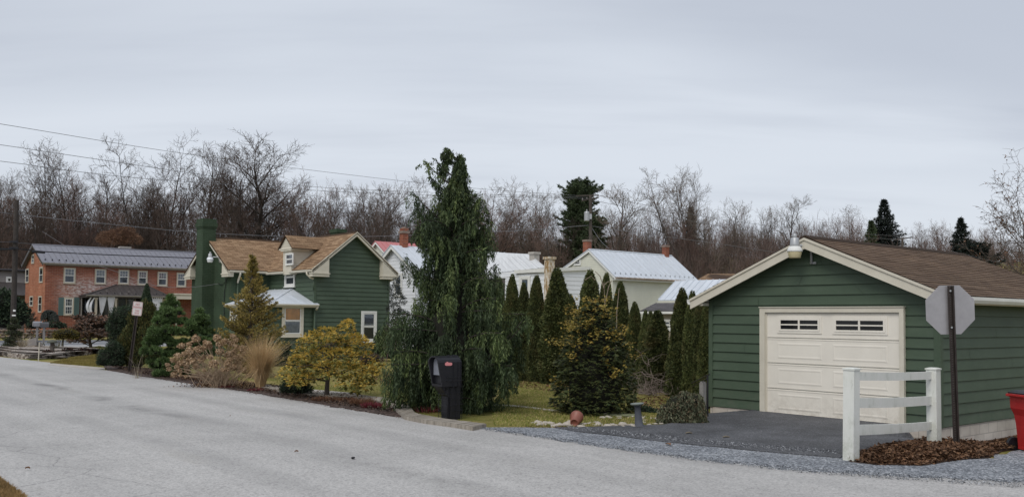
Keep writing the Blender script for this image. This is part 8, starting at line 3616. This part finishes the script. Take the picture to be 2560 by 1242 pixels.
lawn([(1235, 1066), (1228, 1010), (1290, 950), (1400, 965), (1700, 1010), (1640, 1060), (1390, 1069)], 42000, .05, 'winter lawn between the weeping evergreen and the driveway')
lawn([(690, 958), (700, 905), (1000, 900), (1100, 960), (1030, 1010), (960, 990), (880, 982), (790, 975)], 24000, .06, 'patchy winter lawn in front of the cottage')
lawn([(125, 908), (170, 895), (250, 885), (275, 890), (255, 916), (200, 914)], 9000, .07, 'small yellowish lawn patch left of the roadside bed', m_leaf('yellow_lawn_blade', [(.15, .13, .03), (.22, .18, .05), (.27, .21, .08)], .8, .5, .3, .15), .02)
lawn([(-60, 1170), (0, 1196), (66, 1243), (40, 1275), (-120, 1275)], 14000, .05, 'dry tan grass verge at the near left corner', m_leaf('dry_verge_blade', [(.27, .17, .07), (.35, .24, .11), (.20, .13, .05)], .8, 2, .25, .15), .006)
lawn([(150, 880), (250, 866), (275, 872), (260, 885), (190, 882)], 3500, .09, 'yellow-green grass strip behind the rock bed', None, .03)


CHIP = m_leaf('spilled_chip', [(.08, .085, .095), (.18, .19, .205), (.30, .31, .33), (.42, .43, .45)], .8, 2, .2, 0)
litter('loose_chips', [(1200, 1071), (1380, 1094), (1500, 1111), (1740, 1144), (2000, 1171), (2300, 1189), (2560, 1203), (2560, 1222), (2300, 1204), (2000, 1183), (1740, 1154), (1500, 1119), (1380, 1101), (1220, 1078)], 3500, .028, CHIP, 'loose stone chips spilled along the edge of the road', .008, 0, 'gravel', .016)
litter('loose_chips', [(1400, 1068), (1480, 1074), (1600, 1086), (1760, 1103), (1900, 1116), (2090, 1130), (2095, 1140), (1900, 1126), (1760, 1114), (1600, 1097), (1480, 1083)], 2200, .026, CHIP, 'loose stone chips spilled along the lower driveway edge', .008, 0, 'gravel', .032)
litter('edge_grit', [(250, 921), (330, 933), (450, 951), (600, 973), (730, 995), (880, 1020), (1000, 1040), (1090, 1054), (1090, 1058), (1000, 1046), (880, 1027), (730, 1002), (600, 980), (450, 957), (330, 938)], 1800, .03, m_leaf('dark_grit', [(.05, .035, .028), (.10, .08, .065), (.18, .15, .13)], .9, 2, .2, 0), 'dirt and bark bits along the far edge of the road', .006, 0, 'grit', .008)


def road_bits():
    for (x, y, s, mat, lab, nm) in ((883, 1145, .036, M['dark'], 'small dark clod lying on the road below the curved edging', 'clod'), (69, 1172, .032, L_BRN, 'single curled brown leaf on the road at lower left', 'fallen_leaf'), (741, 1130, .028, L_BRN, 'thin dry leaf lying flat in the middle of the road', 'fallen_leaf'), (1670, 1112, .075, L_BRN, 'tan leaf on the blue stone chips', 'fallen_leaf'), (1722, 1084, .06, PALEB, 'pale leaf on the driveway, left of two', 'fallen_leaf'), (1815, 1094, .06, PALEB, 'pale leaf on the driveway, right of two', 'fallen_leaf'), (575, 1041, .025, L_BRN, 'dark leaf on the road opposite the hydrangea', 'fallen_leaf')):
        g = G(x, y, .02)
        m = MB()
        if nm == 'clod':
            m.blob((0, 0, .008), (s, s * .6, s * .45), 3, 9, 6, .4)
        else:
            rr = random.Random(x)
            n = 9
            vs = []
            for i in range(n + 1):
                f = i / n
                w = s * .55 * math.sin(PI * min(1, f * 1.05)) ** .7
                z = .012 * math.sin(f * 3) + .004
                for q in (-1, 0, 1):
                    vs.append((s * 2 * (f - .5), q * w, z + abs(q) * .018))
            m.idx(vs, [(i * 3 + j, i * 3 + j + 1, i * 3 + j + 4, i * 3 + j + 3) for i in range(n) for j in range(2)])
        o = m.build(nm, mat)
        o.location = g
        o.rotation_euler = (0, 0, x % 3)
        tag(o, lab, 'leaf' if nm != 'clod' else 'clod')


road_bits()

# ------------------------------------------------------------------ sky, sun, camera
SKY_OFF = (5.5, 8.1, 0)
w = bpy.data.worlds.new('World')
sc.world = w
w.use_nodes = True
nt = w.node_tree
bg = nt.nodes['Background']
SUN_EL, SUN_AZ = rad(48), rad(205)     # azimuth clockwise from +Y; light comes from behind the camera
sky = nt.nodes.new('ShaderNodeTexSky')
sky.sky_type = 'NISHITA'
sky.sun_disc = False
sky.sun_elevation = SUN_EL
sky.sun_rotation = SUN_AZ
sky.dust_density = 3
tc = nt.nodes.new('ShaderNodeTexCoord')
sx = nt.nodes.new('ShaderNodeSeparateXYZ')
nt.links.new(tc.outputs['Generated'], sx.inputs[0])


def wmath(op, a, b):
    m_ = nt.nodes.new('ShaderNodeMath')
    m_.operation = op
    for i_, q_ in enumerate((a, b)):
        if isinstance(q_, (int, float)):
            m_.inputs[i_].default_value = q_
        else:
            nt.links.new(q_, m_.inputs[i_])
    return m_.outputs[0]


den = wmath('ADD', wmath('MAXIMUM', sx.outputs[2], 0.0), .16)
cx_ = nt.nodes.new('ShaderNodeCombineXYZ')
nt.links.new(wmath('DIVIDE', sx.outputs[0], den), cx_.inputs[0])
nt.links.new(wmath('DIVIDE', sx.outputs[1], den), cx_.inputs[1])
mp = nt.nodes.new('ShaderNodeMapping')
nt.links.new(cx_.outputs[0], mp.inputs[0])
mp.inputs['Scale'].default_value = (.30, .62, 1)
mp.inputs['Rotation'].default_value = (0, 0, rad(-38))
mp.inputs['Location'].default_value = SKY_OFF
n1 = nt.nodes.new('ShaderNodeTexNoise')
n1.inputs['Scale'].default_value = 1.0
n1.inputs['Detail'].default_value = 5
n1.inputs['Roughness'].default_value = .45
n1.inputs['Distortion'].default_value = .35
nt.links.new(mp.outputs[0], n1.inputs['Vector'])
rp = nt.nodes.new('ShaderNodeValToRGB')
nt.links.new(n1.outputs['Fac'], rp.inputs[0])
e = rp.color_ramp.elements
e[0].position, e[1].position = .34, .60
e[0].color = (5.4, 5.88, 6.7, 1)
e[1].color = (7.05, 7.5, 8.2, 1)
# one thicker grey bank of cloud to the right, overhead side
px_, py_ = cx_.inputs[0].links[0].from_socket, cx_.inputs[1].links[0].from_socket


def wrange(v_, a_, b_, c_=0.0, d_=1.0):
    m_ = nt.nodes.new('ShaderNodeMapRange')
    m_.interpolation_type = 'SMOOTHSTEP'
    nt.links.new(v_, m_.inputs[0])
    for i_, q_ in zip((1, 2, 3, 4), (a_, b_, c_, d_)):
        m_.inputs[i_].default_value = q_
    return m_.outputs[0]


n2 = nt.nodes.new('ShaderNodeTexNoise')
n2.inputs['Scale'].default_value = 1.7
n2.inputs['Detail'].default_value = 4
nt.links.new(mp.outputs[0], n2.inputs['Vector'])
bank = wmath('ADD', wmath('SUBTRACT', wmath('MULTIPLY', px_, .33), py_), wmath('MULTIPLY', n2.outputs['Fac'], .9))
bank = wmath('MULTIPLY', wrange(bank, -1.78, -1.38), wrange(px_, -.25, .55))
bank2 = wmath('MULTIPLY', wrange(px_, -.45, -1.15), wrange(py_, 2.6, 2.0))
bank = wmath('MINIMUM', wmath('ADD', bank, wmath('MULTIPLY', bank2, .7)), 1.0)
# finer streaks of cloud
mp3 = nt.nodes.new('ShaderNodeMapping')
nt.links.new(cx_.outputs[0], mp3.inputs[0])
mp3.inputs['Scale'].default_value = (.5, 2.1, 1)
mp3.inputs['Rotation'].default_value = (0, 0, rad(-24))
n3 = nt.nodes.new('ShaderNodeTexNoise')
n3.inputs['Scale'].default_value = 1.0
n3.inputs['Detail'].default_value = 5
n3.inputs['Roughness'].default_value = .55
nt.links.new(mp3.outputs[0], n3.inputs['Vector'])
bank = wmath('ADD', wmath('MULTIPLY', bank, .8), wrange(n3.outputs['Fac'], .46, .70, 0, .42))
bm = nt.nodes.new('ShaderNodeMix')
bm.data_type = 'RGBA'
nt.links.new(wmath('MULTIPLY', bank, .85), bm.inputs[0])
nt.links.new(rp.outputs[0], bm.inputs[6])
bm.inputs[7].default_value = (5.0, 5.4, 6.2, 1)
mx = nt.nodes.new('ShaderNodeMix')
mx.data_type = 'RGBA'
mx.inputs[0].default_value = .90
nt.links.new(sky.outputs[0], mx.inputs[6])
nt.links.new(bm.outputs[2], mx.inputs[7])
nt.links.new(mx.outputs[2], bg.inputs['Color'])
bg.inputs['Strength'].default_value = .10

sl = bpy.data.lights.new('sun', 'SUN')
sl.energy = 1.5
sl.angle = rad(30)
sl.color = (1, .96, .90)
so = bpy.data.objects.new('sun', sl)
COL.objects.link(so)
dirv = Vector((math.sin(SUN_AZ) * math.cos(SUN_EL), math.cos(SUN_AZ) * math.cos(SUN_EL), math.sin(SUN_EL)))
so.rotation_euler = dirv.to_track_quat('Z', 'Y').to_euler()
so.location = dirv * 60

cd = bpy.data.cameras.new('camera')
cd.sensor_fit = 'HORIZONTAL'
cd.sensor_width = 36
cd.lens = 36 * F / 2560
cd.shift_y = (CY - 621) / 2560
cd.clip_end = 2000
cd.clip_start = .1
co = bpy.data.objects.new('camera', cd)
COL.objects.link(co)
co.location = CAMP
co.rotation_euler = CAMR.to_euler()
sc.camera = co
sc.view_settings.view_transform = 'Standard'
sc.view_settings.look = 'None'
sc.view_settings.exposure = 0.08
sc.view_settings.gamma = 1
sc.render.engine = 'CYCLES'
sc.cycles.max_bounces = 5
sc.cycles.diffuse_bounces = 2
sc.cycles.transparent_max_bounces = 8
